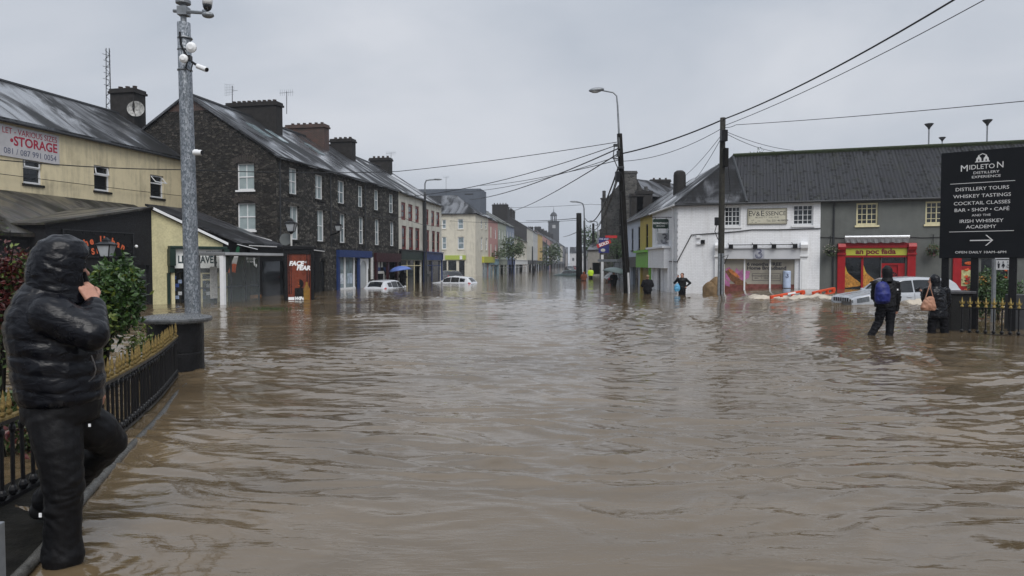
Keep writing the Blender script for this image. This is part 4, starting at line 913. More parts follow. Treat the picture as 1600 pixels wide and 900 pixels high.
# ================================================================ right side
ZEr, ZRr = 4.85, 7.72
FE = FO + FD * 26
pW = Pl((FO.x, FO.y), (FE.x, FE.y)); uG = pW.u(1281, 400)       # seam between the white and the grey building
ni = -pW.n
# street-side wall of the white corner building
pV = Pl((FO.x, FO.y), (9.1, 58.0), out=(-1, -0.3)); uY, uB = pV.u(1019, 400), pV.u(1000, 400)
wb = thing('white_corner_building', pW.pt(5, 0, -4), 'white painted corner building with a phone shop below and slate hip above', 'building')
w1, w2 = pW.rect(1131, 326, 1157, 358.5), pW.rect(1238.6, 319.5, 1270.8, 352); w1 = (w1[0], w1[1], w2[2], w2[3])
sh_ = (pW.u(1131), pW.u(1244), -1.25, pW.uv(1190, 404.5)[1])
b = MB(); wall(b, pW, 0, uG, -1.25, ZEr, [w1, w2, sh_], 0.16); b.build('front_wall', WHITE_P, wb)
v1, v2 = pV.rect(1040, 318, 1045.6, 338), pV.rect(1024.5, 326, 1028.5, 340); zz_ = (2.95, 4.2)
v1 = (v1[0], v1[0] + 0.85, *zz_); v2 = (v2[0], v2[0] + 0.85, *zz_); dr = (pV.u(1035), pV.u(1029), -1.25, 1.35)
b = MB(); wall(b, pV, 0, uY, -1.25, ZEr, [v1, v2, dr], 0.16); b.build('street_wall', WHITE_P, wb)
for q in (w1, w2):
    w_ = window(wb, pW, q, WHITEP, GL_DARK, 2, 1, WHITEP, 0.07, 0.10)
    f = MB(); um_ = (q[0] + q[1]) / 2
    for (a, c, n_) in ((q[0] + 0.07, um_ - 0.03, 2), (um_ + 0.03, q[1] - 0.07, 2)):
        for i in range(1, n_): u = a + (c - a) * i / n_; f.pbox(pW, u - 0.013, u + 0.013, q[2] + 0.08, q[3] - 0.07, -0.13, -0.115)
        for j in range(1, 4): z = q[2] + (q[3] - q[2]) * j / 4; f.pbox(pW, a, c, z - 0.013, z + 0.013, -0.128, -0.113)
    f.build('glazing_bars', WHITEP, w_)
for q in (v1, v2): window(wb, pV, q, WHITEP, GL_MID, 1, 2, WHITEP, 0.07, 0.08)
b = MB(); b.pbox(pV, dr[0], dr[1], dr[2], dr[3], -0.16, -0.12); b.build('street_door', GL_DARK, wb)
# roofs: one hip plane in slate, street slope, corrugated front slope
uR, inR = 2.67, 4.0; uE = 3.5; t3 = (0, 0, 0.10)
def rp(u, d, z): return pW.pt(u, z, -d)
Cn = FO + Vector((-0.22, -0.24, ZEr - 0.12)); Rk = rp(uR, inR, ZRr); En = rp(uE, -0.24, ZEr - 0.15)
sr = Vector((9.1 - 0.2, 58.0, ZEr - 0.12)); rr_ = Vector((12.7, 58.0, 7.3))
tY = uY / pV.L; rY = Rk.lerp(rr_, tY); eY = Cn.lerp(sr, tY)
b = MB(); b.prism([Cn, En, Rk], t3); b.build('slate_hip', SLATE_D, wb)
b = MB(); b.prism([Cn, Rk, rY, eY], t3); b.build('street_roof', SLATE, wb)
b = MB(); b.prism([En, rp(uG, -0.24, ZEr - 0.15), rp(uG, inR, ZRr), Rk], t3); b.build('sheet_roof', SHEET, wb)
b = MB(); b.prism([Rk, rp(uG, inR, ZRr), rp(uG, 8, ZEr), rp(uR + 1, 8, ZEr), rY], t3); b.build('rear_roof', SHEET, wb)
MOSS = M('moss', (0.022, 0.030, 0.012), 0.95, 0.5, 8, 0.8, 30)
b = MB(); b.tube([Rk + Vector((0, 0, 0.12)), rp(uG, inR, ZRr + 0.12)], 0.13, 6); b.build('mossy_ridge', MOSS, wb)
b = MB(); b.tube([En + Vector((0, 0, 0.12)), Rk + Vector((0, 0, 0.12))], 0.07, 6); b.tube([Cn + Vector((0, 0, 0.12)), Rk + Vector((0, 0, 0.12))], 0.05, 6); b.build('hip_tiles', DARKM, wb)
gutter(wb, pW, -0.15, uG, ZEr - 0.1, 0.24); gutter(wb, pV, 0, uY, ZEr - 0.08, 0.2, down=(0.9,), m=WHITEP)
# quoins
b = MB()
for i in range(17): z = -0.6 + i * 0.33; b.pbox(pV, 0.02, 0.30 if i % 2 else 0.42, z, z + 0.24, 0.003, 0.03)
b.build('quoins', WHITE_P, wb)
# white shopfront on the front
zf1, zf0 = pW.uv(1190, 388.5)[1], pW.uv(1190, 404.5)[1]
LG = M('pale_grey_fascia', (0.50, 0.51, 0.53), 0.5, 0.04, 3)
b = MB(); b.pbox(pW, pW.u(1126), pW.u(1250), zf0, zf1, 0.003, 0.20); b.pbox(pW, pW.u(1124), pW.u(1251), zf1 + 0.003, zf1 + 0.07, 0.003, 0.28); fw_ = b.build('fascia', LG, wb, bevel=0.01)
b = MB(); b.pbox(pW, pW.u(1177), pW.u(1194), zf0 + 0.02, zf1 - 0.02, 0.203, 0.24); lg = b.build('logo_panel', M('mid_grey_panel', (0.33, 0.34, 0.38), 0.4), fw_)
def three(pl, u, z, s, off, m, par):
    """hollow, double-outlined numeral 3 with a round body"""
    xd = pl.d if pl.d.cross(Vector((0, 0, 1))).dot(pl.n) > 0 else -pl.d; sg = 1 if xd == pl.d else -1
    b = MB()
    for (o_, rr) in ((1.0, 0.030), (0.62, 0.022)):
        pts = []
        for i in range(11): a = math.radians(150 - i * 24); pts.append((math.cos(a) * 0.24 * o_, 0.27 + math.sin(a) * 0.19 * o_))
        for i in range(15): a = math.radians(95 - i * 21); pts.append((math.cos(a) * 0.31 * o_, -0.17 + math.sin(a) * 0.28 * o_))
        b.tube([pl.pt(u + sg * x * s, z + y * s, off) for x, y in pts], rr * s, 5)
    b.build('numeral_logo', m, par)
NAVY = M('navy_print', (0.03, 0.035, 0.10), 0.4)
three(pW, pW.u(1185.5), (zf0 + zf1) / 2, (zf1 - zf0) * 0.95, 0.242, NAVY, lg)
for (a, c) in ((1250, 1261.5), (1117, 1126)):
    b = MB(); ua, ub = pW.u(a), pW.u(c) if a == 1117 else pW.u(c)
    b.pbox(pW, ua, ub, -1.25, zf0 + 0.1, 0.003, 0.14); b.pbox(pW, ua + 0.08, ub - 0.08, -0.6, zf0 - 0.1, 0.143, 0.16)
    b.pbox(pW, ua - 0.03, ub + 0.03, zf0 + 0.103, zf0 + 0.2, 0.003, 0.22)
    prof = [(0.0, zf0 + 0.2), (0.18, zf0 + 0.2), (0.22, zf0 + 0.42), (0.36, zf1 + 0.02), (0.40, zf1 + 0.18), (0.30, zf1 + 0.30), (0.0, zf1 + 0.32)]
    b.prism([pW.pt(ua, z, o + 0.003) for o, z in prof], pW.d * (ub - ua))
    b.build('scrolled_pilaster', WHITEP, wb, bevel=0.012)
b = MB()
for x in (1131, 1163.3, 1203.3, 1243): u = pW.u(x); b.pbox(pW, u - 0.035, u + 0.045, -1.25, sh_[3] - 0.003, -0.14, -0.03)
b.build('window_frame', WHITEP, wb)
for a, c in ((1131.6, 1163), (1164.6, 1203), (1204.6, 1242.6)):
    b = MB(); b.pbox(pW, pW.u(a), pW.u(c), 0.55, sh_[3] - 0.01, -0.10, -0.09); v = b.build('printed_window', M('beige_window_print', (0.27, 0.25, 0.21), 0.12, 0.25, 0.9), wb)
    b = MB(); b.pbox(pW, pW.u(a), pW.u(c), -1.25, 0.55, -0.10, -0.088); b.build('printed_boards', M('red_brown_boards', (0.16, 0.055, 0.045), 0.12, 0.4, 6), v)
    if a == 1164.6:
        ptext(pW, '6 months FREE', pW.u(1167), pW.uv(1180, 413)[1], -0.089, 0.24, PRINT_K, v, align='LEFT', bold=0.008, sx=1.15); ptext(pW, 'Home Broadband', pW.u(1167), pW.uv(1180, 419)[1], -0.089, 0.24, PRINT_K, v, align='LEFT', bold=0.008, sx=1.12)
b = MB(); q0, q1 = pW.uv(1175, 438.5), pW.uv(1220, 427)
def frame(b, pl, u0, u1, z0, z1, t, o0, o1):
    b.pbox(pl, u0, u1, z0, z0 + t, o0, o1); b.pbox(pl, u0, u1, z1 - t, z1, o0, o1); b.pbox(pl, u0, u0 + t, z0 + t, z1 - t, o0, o1); b.pbox(pl, u1 - t, u1, z0 + t, z1 - t, o0, o1)
frame(b, pW, q0[0], q1[0], q0[1], q1[1], 0.03, -0.088, -0.082)
for t in (0.33, 0.67): b.pbox(pW, q0[0] + (q1[0] - q0[0]) * t, q0[0] + (q1[0] - q0[0]) * t + 0.02, q0[1] + 0.08, q1[1] - 0.08, -0.088, -0.083)
b.build('printed_panel', M('printed_grey', (0.12, 0.11, 0.10), 0.4), wb)
for i, x in enumerate((1182, 1197, 1212)):
    for k_, s_ in enumerate(('Unlimited', 'data')): u, z = pW.uv(x, 431 + k_ * 3.4); ptext(pW, s_ if i != 2 else ('No lock in', 'contract')[k_], u, z, -0.088, 0.12, PRINT_K, wb)
# the big butterfly-like print: petals and a brown figure lying on the boards
PETAL = M('pink_petal_print', (0.38, 0.14, 0.28), 0.25, 0.35, 4); BRN = M('brown_fur_print', (0.16, 0.075, 0.035), 0.3, 0.5, 9); ORP = M('orange_print', (0.42, 0.15, 0.05), 0.3, 0.4, 9)
def blob(pl, pts, m, par, off, nm):
    b = MB(); b.prism([pl.pt(*pl.uv(x, y), off) for x, y in pts], pl.n * 0.004); b.build(nm, m, par)
for i, pts in enumerate((((1134, 420), (1140, 417), (1146, 430), (1140, 440), (1133, 434)), ((1148, 431), (1150, 418), (1156, 424), (1161, 420), (1160, 432), (1152, 438)), ((1156, 434), (1166, 423), (1172, 424), (1170, 434), (1160, 441)), ((1132, 436), (1140, 441), (1140, 448), (1133, 446)))):
    blob(pW, pts, PETAL, wb, -0.087 + i * 0.0012, 'petal_print')
blob(pW, ((1133, 424), (1139, 421), (1150, 430), (1157, 437), (1166, 441), (1168, 446), (1150, 445), (1141, 437)), BRN, wb, -0.081, 'figure_print')
blob(pW, ((1137, 420), (1143, 421), (1152, 428), (1157, 434), (1150, 433), (1141, 426)), ORP, wb, -0.076, 'figure_print')
# white column display inside the window
b = MB(); c_ = pW.pt(pW.u(1230), 0, -0.02); b.lathe((c_.x, c_.y, 0), [(0.19, 0.38), (0.19, 1.22), (0.17, 1.25)], 20); b.build('display_column', M('pale_blue_column', (0.42, 0.50, 0.66), 0.3), wb, smooth=False)
three(pW, pW.u(1230), 1.0, 0.22, 0.178, NAVY, wb)
# spot lamps on a conduit
b = MB(); z = pW.uv(1190, 382.5)[1]; b.tube([pW.pt(pW.u(1138), z, 0.1), pW.pt(pW.u(1243), z, 0.1)], 0.022, 6); rl_ = b.build('lamp_rail', DARKM, wb)
for x in (1142, 1179.6, 1208.6, 1241.5):
    u = pW.u(x); b = MB(); b.tube([pW.pt(u - 0.15, z + 0.10, 0.03), pW.pt(u - 0.12, z + 0.03, 0.22), pW.pt(u, z - 0.02, 0.3)], 0.018, 5); b.obox(pW.pt(u - 0.11, z - 0.16, 0.22), pW.d * 0.22, pW.n * 0.16 + Vector((0, 0, -0.04)), Vector((0, 0, 0.2))); b.build('spot_lamp', BLACKP, rl_)
# Ev&Essence board
q = pW.rect(1167.7, 325.5, 1229.6, 350.5); b = MB(); b.pbox(pW, q[0], q[1], q[2], q[3], 0.003, 0.05); eb = b.build('salon_board', M('cream_board', (0.52, 0.50, 0.40), 0.5, 0.06, 5), wb)
b = MB(); frame(b, pW, q[0], q[1], q[2], q[3], 0.025, 0.052, 0.062); frame(b, pW, q[0] + 0.06, q[1] - 0.06, q[2] + 0.06, q[3] - 0.06, 0.012, 0.0505, 0.056); b.build('board_edge', M('brown_edge', (0.08, 0.07, 0.05), 0.5), eb)
uc = (q[0] + q[1]) / 2; hh = q[3] - q[2]; LK = M('charcoal_lettering', (0.05, 0.05, 0.055), 0.5)
ptext(pW, 'E', uc - 0.82, q[3] - hh * 0.33, 0.0515, 0.40, LK, eb); ptext(pW, 'V&', uc - 0.54, q[3] - hh * 0.34, 0.0515, 0.34, LK, eb); ptext(pW, 'E', uc - 0.22, q[3] - hh * 0.33, 0.0515, 0.40, LK, eb); ptext(pW, 'SSENCE', uc + 0.42, q[3] - hh * 0.34, 0.0515, 0.31, LK, eb, sx=0.95)
ptext(pW, 'B E A U T Y   S A L O N', uc, q[3] - hh * 0.57, 0.0515, 0.11, LK, eb); ptext(pW, 'Tel. 021 4638074', uc + 0.5, q[2] + hh * 0.22, 0.0515, 0.15, LK, eb)
b = MB(); random.seed(3)
for i in range(9): b.cyl(pW.pt(q[0] + 0.15 + random.random() * 0.45, q[2] + 0.10 + random.random() * 0.3, 0.0505), pW.pt(q[0] + 0.15 + random.random() * 0.45, q[2] + 0.10 + random.random() * 0.3, 0.0515), 0.03, 0.03, 7) if False else b.ell(pW.pt(q[0] + 0.12 + random.random() * 0.5, q[2] + 0.10 + random.random() ** 2 * 0.35, 0.052), (0.03, 0.004, 0.02), 6, 4)
b.build('flower_motif', LK, eb)
# wall cables, alarm box, white broken street-side fascia and hanging logo
b = MB(); pts = [pV.pt(7.0, 2.2, 0.06), pV.pt(4.5, 2.0, 0.06)] + [pV.pt(2.0, 1.75, 0.05), pV.pt(0.2, 1.72, 0.05), FO + Vector((-0.05, -0.06, 1.72))] + [pW.pt(pW.u(x), pW.uv(x, y)[1], 0.04) for x, y in ((1080, 367), (1110, 365), (1150, 362), (1175, 359), (1215, 359), (1281, 357))]
b.tube(pts, 0.025, 6); b.build('wall_cable', RUBBER, wb)
b = MB(); b.pbox(pW, pW.u(1095), pW.u(1101), pW.uv(1098, 381)[1], pW.uv(1098, 375)[1], 0.003, 0.12); b.build('junction_box', BLACKP, wb)
b = MB(); b.pbox(pW, pW.u(1088), pW.u(1094), pW.uv(1091, 372)[1], pW.uv(1091, 367.5)[1], 0.003, 0.12); b.pbox(pW, pW.u(1088), pW.u(1094.5), pW.uv(1091, 382)[1], pW.uv(1091, 379.5)[1], 0.003, 0.12); b.build('alarm_box', WHITEP, wb)
u0_, u1_ = pV.u(1047), pV.u(1021)
b = MB(); b.pbox(pV, u0_, u1_, 1.35, 2.5, 0.003, 0.35); b.pbox(pV, u0_ - 0.1, u1_ + 0.1, 2.5, 2.62, 0.003, 0.5)
for u in (u0_, u0_ + 1.7, u1_ - 1.9, u1_ - 0.25): b.pbox(pV, u, u + 0.25, -1.25, 1.347, 0.003, 0.14)
b.build('street_fascia', WHITE_P, wb, bevel=0.01)
lp = P(1038, 373, 40.6); ls = thing('numeral_box_sign', lp, 'square grey hanging box sign with a numeral on the white corner', 'sign')
pq = Pl((lp.x - 0.4, lp.y), (lp.x + 0.4, lp.y + 0.05)); b = MB(); b.pbox(pq, 0.04, 0.74, lp.z - 0.33, lp.z + 0.33, -0.12, 0.0); bx = b.build('sign_box', M('light_grey_box', (0.36, 0.37, 0.39), 0.4), ls, bevel=0.01); three(pq, 0.4, lp.z, 0.6, 0.004, M('dark_grey_print', (0.05, 0.05, 0.07), 0.4), ls)
b = MB(); b.tube([lp + Vector((0.3, 0.05, 0.2)), lp + Vector((0.75, 0.1, 0.2))], 0.02, 5); b.build('bracket', DARKM, ls)
dp = P(1032.5, 349.5, 39.6); ds = thing('pub_sign', dp, 'dark green hanging pub sign on a scrolled bracket over the corner', 'sign')
pq = Pl((dp.x - 0.5, dp.y), (dp.x + 0.5, dp.y + 0.05)); b = MB()
prof = [(-0.44, -0.2), (-0.38, -0.27), (0.38, -0.27), (0.44, -0.2), (0.44, 0.2), (0.38, 0.27), (-0.38, 0.27), (-0.44, 0.2)]
b.prism([pq.pt(0.5 + x, dp.z + z, -0.06) for x, z in prof], pq.n * 0.06); bo_ = b.build('oval_board', GREENP, ds, bevel=0.01)
ptext(pq, 'DONOVAN\'S', 0.5, dp.z + 0.02, 0.001, 0.15, PRINT_W, bo_); ptext(pq, 'BAR & LOUNGE', 0.5, dp.z - 0.13, 0.001, 0.07, PRINT_W, bo_)
b = MB(); b.tube([dp + Vector((-0.5, -0.02, 0.36)), dp + Vector((0.95, 0.05, 0.36))], 0.022, 6); b.tube([dp + Vector((-0.3, -0.02, 0.36)), dp + Vector((-0.3, -0.02, 0.26))], 0.015, 5); b.tube([dp + Vector((0.3, -0.02, 0.36)), dp + Vector((0.3, -0.02, 0.26))], 0.015, 5)
b.tube([dp + Vector((-0.5, -0.02, 0.36)), dp + Vector((-0.6, -0.02, 0.46)), dp + Vector((-0.52, -0.02, 0.5))], 0.018, 5); b.build('bracket', BLACKP, ds)

# ---- grey building with the chip shop
gb = thing('grey_shop_building', pW.pt(uG + 7, 0, -4), 'dark grey rendered building with two bright red shopfronts', 'building')
g1, g2 = pW.rect(1338, 317, 1372, 352), pW.rect(1446, 313.5, 1468, 350); g2 = (g2[0], g2[0] + (g1[1] - g1[0]) , g1[2], g1[3])
g3 = (g2[0] + 4.0, g2[1] + 4.0, g1[2], g1[3])
cs = pW.rect(1319, 400, 1376, 452); cd = pW.rect(1377, 403, 1414, 455)
h1 = (cs[0], cs[1], -1.25, cs[3]); h2 = (cd[0], cd[1], -1.25, cs[3])
k1 = (pW.u(1499), pW.u(1524), -1.25, pW.uv(1510, 404)[1]); k2 = (pW.u(1533), pW.u(1575), -1.25, k1[3]); uEnd = 26.0
b = MB(); wall(b, pW, uG + 0.005, uEnd, -1.25, ZEr, [g1, g2, g3, h1, h2, k1, k2], 0.16); b.poly(pW.pt(uEnd, -1.25, 0), pW.pt(uEnd, -1.25, -8), pW.pt(uEnd, ZEr, -8), pW.pt(uEnd, ZRr, -4), pW.pt(uEnd, ZEr, 0)); b.build('wall', GREY_R, gb)
b = MB(); b.prism([rp(uG, -0.24, ZEr - 0.15), rp(uEnd, -0.24, ZEr - 0.15), rp(uEnd, inR, ZRr), rp(uG, inR, ZRr)], t3); b.prism([rp(uG, inR, ZRr), rp(uEnd, inR, ZRr), rp(uEnd, 8, ZEr), rp(uG, 8, ZEr)], t3); gr_ = b.build('roof', SHEET, gb)
b = MB(); b.tube([rp(uG, inR, ZRr + 0.12), rp(uEnd, inR, ZRr + 0.12)], 0.13, 6); b.build('mossy_ridge', MOSS, gr_)
gutter(gb, pW, uG, uEnd, ZEr - 0.1, 0.24, down=(pW.u(1302, 400),))
for q in (g1, g2, g3):
    w_ = window(gb, pW, q, CREAMP, GL_DARK, 2, 1, CREAMP, 0.08, 0.10)
    f = MB(); um_ = (q[0] + q[1]) / 2
    for (a, c) in ((q[0] + 0.08, um_ - 0.03), (um_ + 0.03, q[1] - 0.08)):
        u = (a + c) / 2; f.pbox(pW, u - 0.014, u + 0.014, q[2] + 0.1, q[3] - 0.08, -0.13, -0.115)
        for j in range(1, 4): z = q[2] + (q[3] - q[2]) * j / 4; f.pbox(pW, a, c, z - 0.014, z + 0.014, -0.128, -0.113)
    f.build('glazing_bars', CREAMP, w_)
b = MB(); pts = [pW.pt(u, 2.92 + 0.04 * math.sin(u * 2), 0.03) for u in np.linspace(uG, uEnd, 30)]; b.tube(pts, 0.02, 5); b.build('wall_cable', RUBBER, gb)
def redshop(ua, ub, zt, zb_, yl, nm):
    b = MB()
    for u in (ua, ub - 0.36):
        b.pbox(pW, u, u + 0.36, -1.25, zb_ + 0.02, 0.003, 0.14); b.pbox(pW, u - 0.03, u + 0.39, zb_ + 0.02, zb_ + 0.12, 0.003, 0.2)
        prof = [(0.0, zb_ + 0.12), (0.16, zb_ + 0.12), (0.20, zb_ + 0.35), (0.32, zt - 0.1), (0.38, zt + 0.05), (0.30, zt + 0.22), (0, zt + 0.24)]
        b.prism([pW.pt(u, z, o + 0.003) for o, z in prof], pW.d * 0.36)
    b.pbox(pW, ua + 0.36, ub - 0.36, zt, zt + 0.28, 0.003, 0.2); b.pbox(pW, ua + 0.36, ub - 0.36, zb_ - 0.1, zb_, 0.003, 0.1)
    f = b.build('red_shopfront', REDP, gb, bevel=0.012)
    b = MB(); b.pbox(pW, ua + 0.38, ub - 0.38, zb_ + 0.003, zt - 0.003, 0.003, 0.12); return f, b.build('fascia', LIMEY, f)
zt, zb_ = pW.uv(1367, 387.5)[1], pW.uv(1367, 399)[1]
rf1, ff = redshop(pW.u(1308), pW.u(1430), zt, zb_, True, '')
DR = M('dark_red_lettering', (0.14, 0.012, 0.02), 0.5)
ptext(pW, 'an poc fada', pW.u(1367), (zt + zb_) / 2, 0.121, 0.36, DR, ff, sx=1.08, bold=0.014)
rf2, ff2 = redshop(pW.u(1488), pW.u(1488) + 6.2, zt, zb_, True, '')
b = MB()
for a, c in ((cs[0], cs[0] + (cs[1] - cs[0]) * 0.49), (cs[0] + (cs[1] - cs[0]) * 0.51, cs[1])): b.pbox(pW, a, c, 0.25, cs[3], -0.16, -0.12)
b.build('chip_shop_window', GL_DARK, rf1)
b = MB(); b.pbox(pW, cs[0], cs[1], -1.25, 0.25, -0.15, -0.02); b.pbox(pW, (cs[0] + cs[1]) / 2 - 0.05, (cs[0] + cs[1]) / 2 + 0.05, 0.25, cs[3], -0.11, -0.02); b.build('window_surround', REDP, rf1)
YEL = M('yellow_print', (0.52, 0.34, 0.05), 0.5, 0.25, 12); CHIP = M('food_print', (0.42, 0.20, 0.04), 0.5, 0.6, 14)
for x0_, x1_ in ((1320, 1346), (1349, 1375)):
    blob(pW, ((x0_, 412), (x0_ + 4, 424), (x0_ + 10, 433), (x1_ - 2, 441), (x1_, 446), (x0_, 447)), YEL, rf1, -0.118, 'food_poster')
    blob(pW, ((x0_, 430), (x0_ + 6, 427), (x0_ + 14, 434), (x1_ - 5, 439), (x1_ - 1, 447), (x0_, 450)), CHIP, rf1, -0.112, 'food_poster')
def fan_door(q, par, fanc):
    b = MB(); b.pbox(pW, q[0], q[1], -1.25, q[3] - 0.45, -0.16, -0.11); b.pbox(pW, q[0], q[0] + 0.3, -1.25, q[3] - 0.45, -0.107, -0.05); b.pbox(pW, q[1] - 0.3, q[1], -1.25, q[3] - 0.45, -0.107, -0.05); b.pbox(pW, q[0], q[1], q[3] - 0.45, q[3] - 0.36, -0.16, -0.04); d = b.build('panelled_door', REDP, par)
    b = MB(); b.pbox(pW, q[0], q[1], q[3] - 0.36, q[3], -0.16, -0.12); b.build('transom_light', GL_DARK, d)
    uc = (q[0] + q[1]) / 2; r = min(0.42, (q[1] - q[0]) / 2 - 0.32); z0 = q[3] - 0.98
    b = MB(); b.prism([pW.pt(uc + math.cos(math.pi * i / 12) * r, z0 + math.sin(math.pi * i / 12) * r, -0.108) for i in range(13)], pW.n * 0.01); b.build('fanlight', GL_DARK, d)
    b = MB()
    for i in range(1, 6): a = math.pi * i / 6; b.tube([pW.pt(uc + math.cos(a) * r * 0.3, z0 + math.sin(a) * r * 0.3, -0.092), pW.pt(uc + math.cos(a) * r, z0 + math.sin(a) * r, -0.092)], 0.014, 4)
    b.tube([pW.pt(uc + math.cos(math.pi * i / 8) * r * 0.3, z0 + math.sin(math.pi * i / 8) * r * 0.3, -0.092) for i in range(9)], 0.014, 4); b.build('fanlight_bars', REDP, d); return d
fan_door(h2, rf1, None); d2 = fan_door(k1, rf2, None)
b = MB(); b.pbox(pW, k1[0] + 0.1, k1[1] - 0.1, pW.uv(1510, 447)[1], pW.uv(1510, 422)[1], -0.045, -0.035); nb = b.build('menu_poster', M('menu_pale', (0.45, 0.45, 0.22), 0.5, 0.4, 12), d2)
b = MB(); b.pbox(pW, k1[0] + 0.28, k1[1] - 0.2, pW.uv(1510, 444)[1], pW.uv(1510, 432)[1], -0.034, -0.03); b.build('red_panel', REDP, nb)
b = MB(); b.pbox(pW, k2[0], k2[1], -1.25, k2[3], -0.16, -0.12); b.build('takeaway_window', GL_DARK, rf2)
for i in range(5):
    z = k2[3] - 0.22 - i * 0.32; b = MB(); b.ell(pW.pt((k2[0] + k2[1]) / 2 - 0.9, z, -0.105), (0.36, 0.02, 0.09), 12, 6); b.ell(pW.pt((k2[0] + k2[1]) / 2 + 0.7, z, -0.105), (0.32, 0.02, 0.09), 12, 6); b.each('menu_board', M('orange_menu', (0.50, 0.09, 0.02), 0.5, 0.5, 20), rf2)
b = MB(); b.ell(pW.pt((k2[0] + k2[1]) / 2 - 0.2, 0.75, -0.1), (0.85, 0.02, 0.3), 14, 6); b.build('food_poster', CHIP, rf2)
# awning cassette over the chip shop, lamps
za, zb2 = pW.uv(1367, 368.5)[1], pW.uv(1367, 379.5)[1]; ua, ub = pW.u(1318), pW.u(1418)
aw = thing('awning_cassette', pW.pt((ua + ub) / 2, za, 0.2), 'folded silver awning above the lime fascia of the chip shop', 'awning')
b = MB(); b.prism([pW.pt(ua, z, o) for o, z in ((0.21, za), (0.42, za), (0.46, za - 0.06), (0.42, za - 0.13), (0.21, za - 0.13))], pW.d * (ub - ua)); b.build('cassette', M('silver_housing', (0.55, 0.56, 0.58), 0.3, 0.05, metal=0.3), aw)
b = MB(); n_ = 40
up_ = [pW.pt(ua + (ub - ua) * i / n_, za - 0.132, 0.40) for i in range(n_ + 1)]; dn_ = [pW.pt(ua + 0.05 + (ub - ua - 0.1) * i / n_, zb2 + 0.02 * math.sin(i * 0.9), 0.34 + 0.03 * math.sin(i * 1.7)) for i in range(n_ + 1)]
for i in range(n_): b.poly(up_[i], up_[i + 1], dn_[i + 1], dn_[i])
o = b.build('valance', M('wet_canvas', (0.26, 0.26, 0.27), 0.5, 0.2, 4), aw); md = o.modifiers.new('t', 'SOLIDIFY'); md.thickness = 0.01
def leaf_cloud(b, c, r, n, s, seed, gap=0.35, flat=1.0):
    rs = random.Random(seed); c = Vector(c)
    for i in range(n):
        while True:
            p = Vector((rs.uniform(-1, 1), rs.uniform(-1, 1), rs.uniform(-1, 1)))
            l = p.length
            if l > 1 or l < 0.25: continue
            if noise.noise(p * 2.3 + Vector((seed, seed * 0.7, 0))) < gap - 0.55 + (0.4 if l > 0.8 else 0): continue
            break
        p = Vector((p.x * r[0], p.y * r[1], p.z * r[2])) + c
        d = Vector((rs.gauss(0, 1), rs.gauss(0, 1), rs.gauss(0, 0.8) * flat)).normalized(); e = d.cross(Vector((rs.gauss(0, 1), rs.gauss(0, 1), rs.gauss(0, 1)))).normalized(); nn = d.cross(e)
        q = s * rs.uniform(0.6, 1.3)
        b.add([p, p + d * q * 0.5 + e * q * 0.24 + nn * q * 0.06, p + d * q, p + d * q * 0.5 - e * q * 0.24 + nn * q * 0.06], [(0, 1, 2), (0, 2, 3)])
def leaf_mat(name, c1, c2, rough=0.4):
    m, n, b = newmat(name); gi = n.nodes.new('ShaderNodeNewGeometry')
    f = noise_n(n, coord(n), 30, 2, 0.5); c = ramp(n, f, [(0.35, c1), (0.65, c2)]); n.links.new(c, b.inputs['Base Color'])
    b.inputs['Roughness'].default_value = rough; b.inputs['Specular IOR Level'].default_value = 0.4; return m
LEAF = leaf_mat('glossy_dark_leaf', (0.018, 0.045, 0.012), (0.05, 0.10, 0.022)); LEAFY = leaf_mat('yellow_green_leaf', (0.06, 0.10, 0.015), (0.14, 0.17, 0.03)); LEAFR = leaf_mat('dark_red_leaf', (0.04, 0.008, 0.010), (0.10, 0.02, 0.015)); LEAFM = leaf_mat('mid_green_leaf', (0.03, 0.055, 0.018), (0.065, 0.095, 0.03))
def basket(x, y, lbl, fm, seed):
    u, z = pW.uv(x, y); c = pW.pt(u, z, 0.38); t = thing('hanging_basket', pW.pt(u, z + 0.2, 0.35), lbl, 'hanging basket', 'hanging baskets on the grey wall')
    b = MB(); b.tube([pW.pt(u, z + 0.75, 0.02), pW.pt(u, z + 0.75, 0.4), c + Vector((0, 0, 0.3))], 0.012, 5); b.tube([pW.pt(u, z + 0.3, 0.02), pW.pt(u, z + 0.72, 0.3)], 0.010, 5); b.build('bracket', BLACKP, t)
    b = MB(); b.lathe(c, [(0.04, -0.2), (0.14, -0.15), (0.20, -0.04), (0.22, 0.03)], 12); b.build('bowl', DARKM, t)
    b = MB(); leaf_cloud(b, c + Vector((0, 0, 0.0)), (0.40, 0.32, 0.34), 420, 0.09, seed); b.build('foliage', LEAFM, t)
    b = MB(); leaf_cloud(b, c + Vector((0, 0, 0.02)), (0.42, 0.36, 0.34), 90, 0.06, seed + 1); b.build('blossom', fm, t)
basket(1296, 392, 'green hanging basket with small pale flowers beside the red chip shop', M('pale_blossom', (0.45, 0.36, 0.36), 0.6), 5)
basket(1455, 391, 'hanging basket of red flowers between the chip shop and the big black sign', M('red_blossom', (0.36, 0.05, 0.06), 0.6), 8)

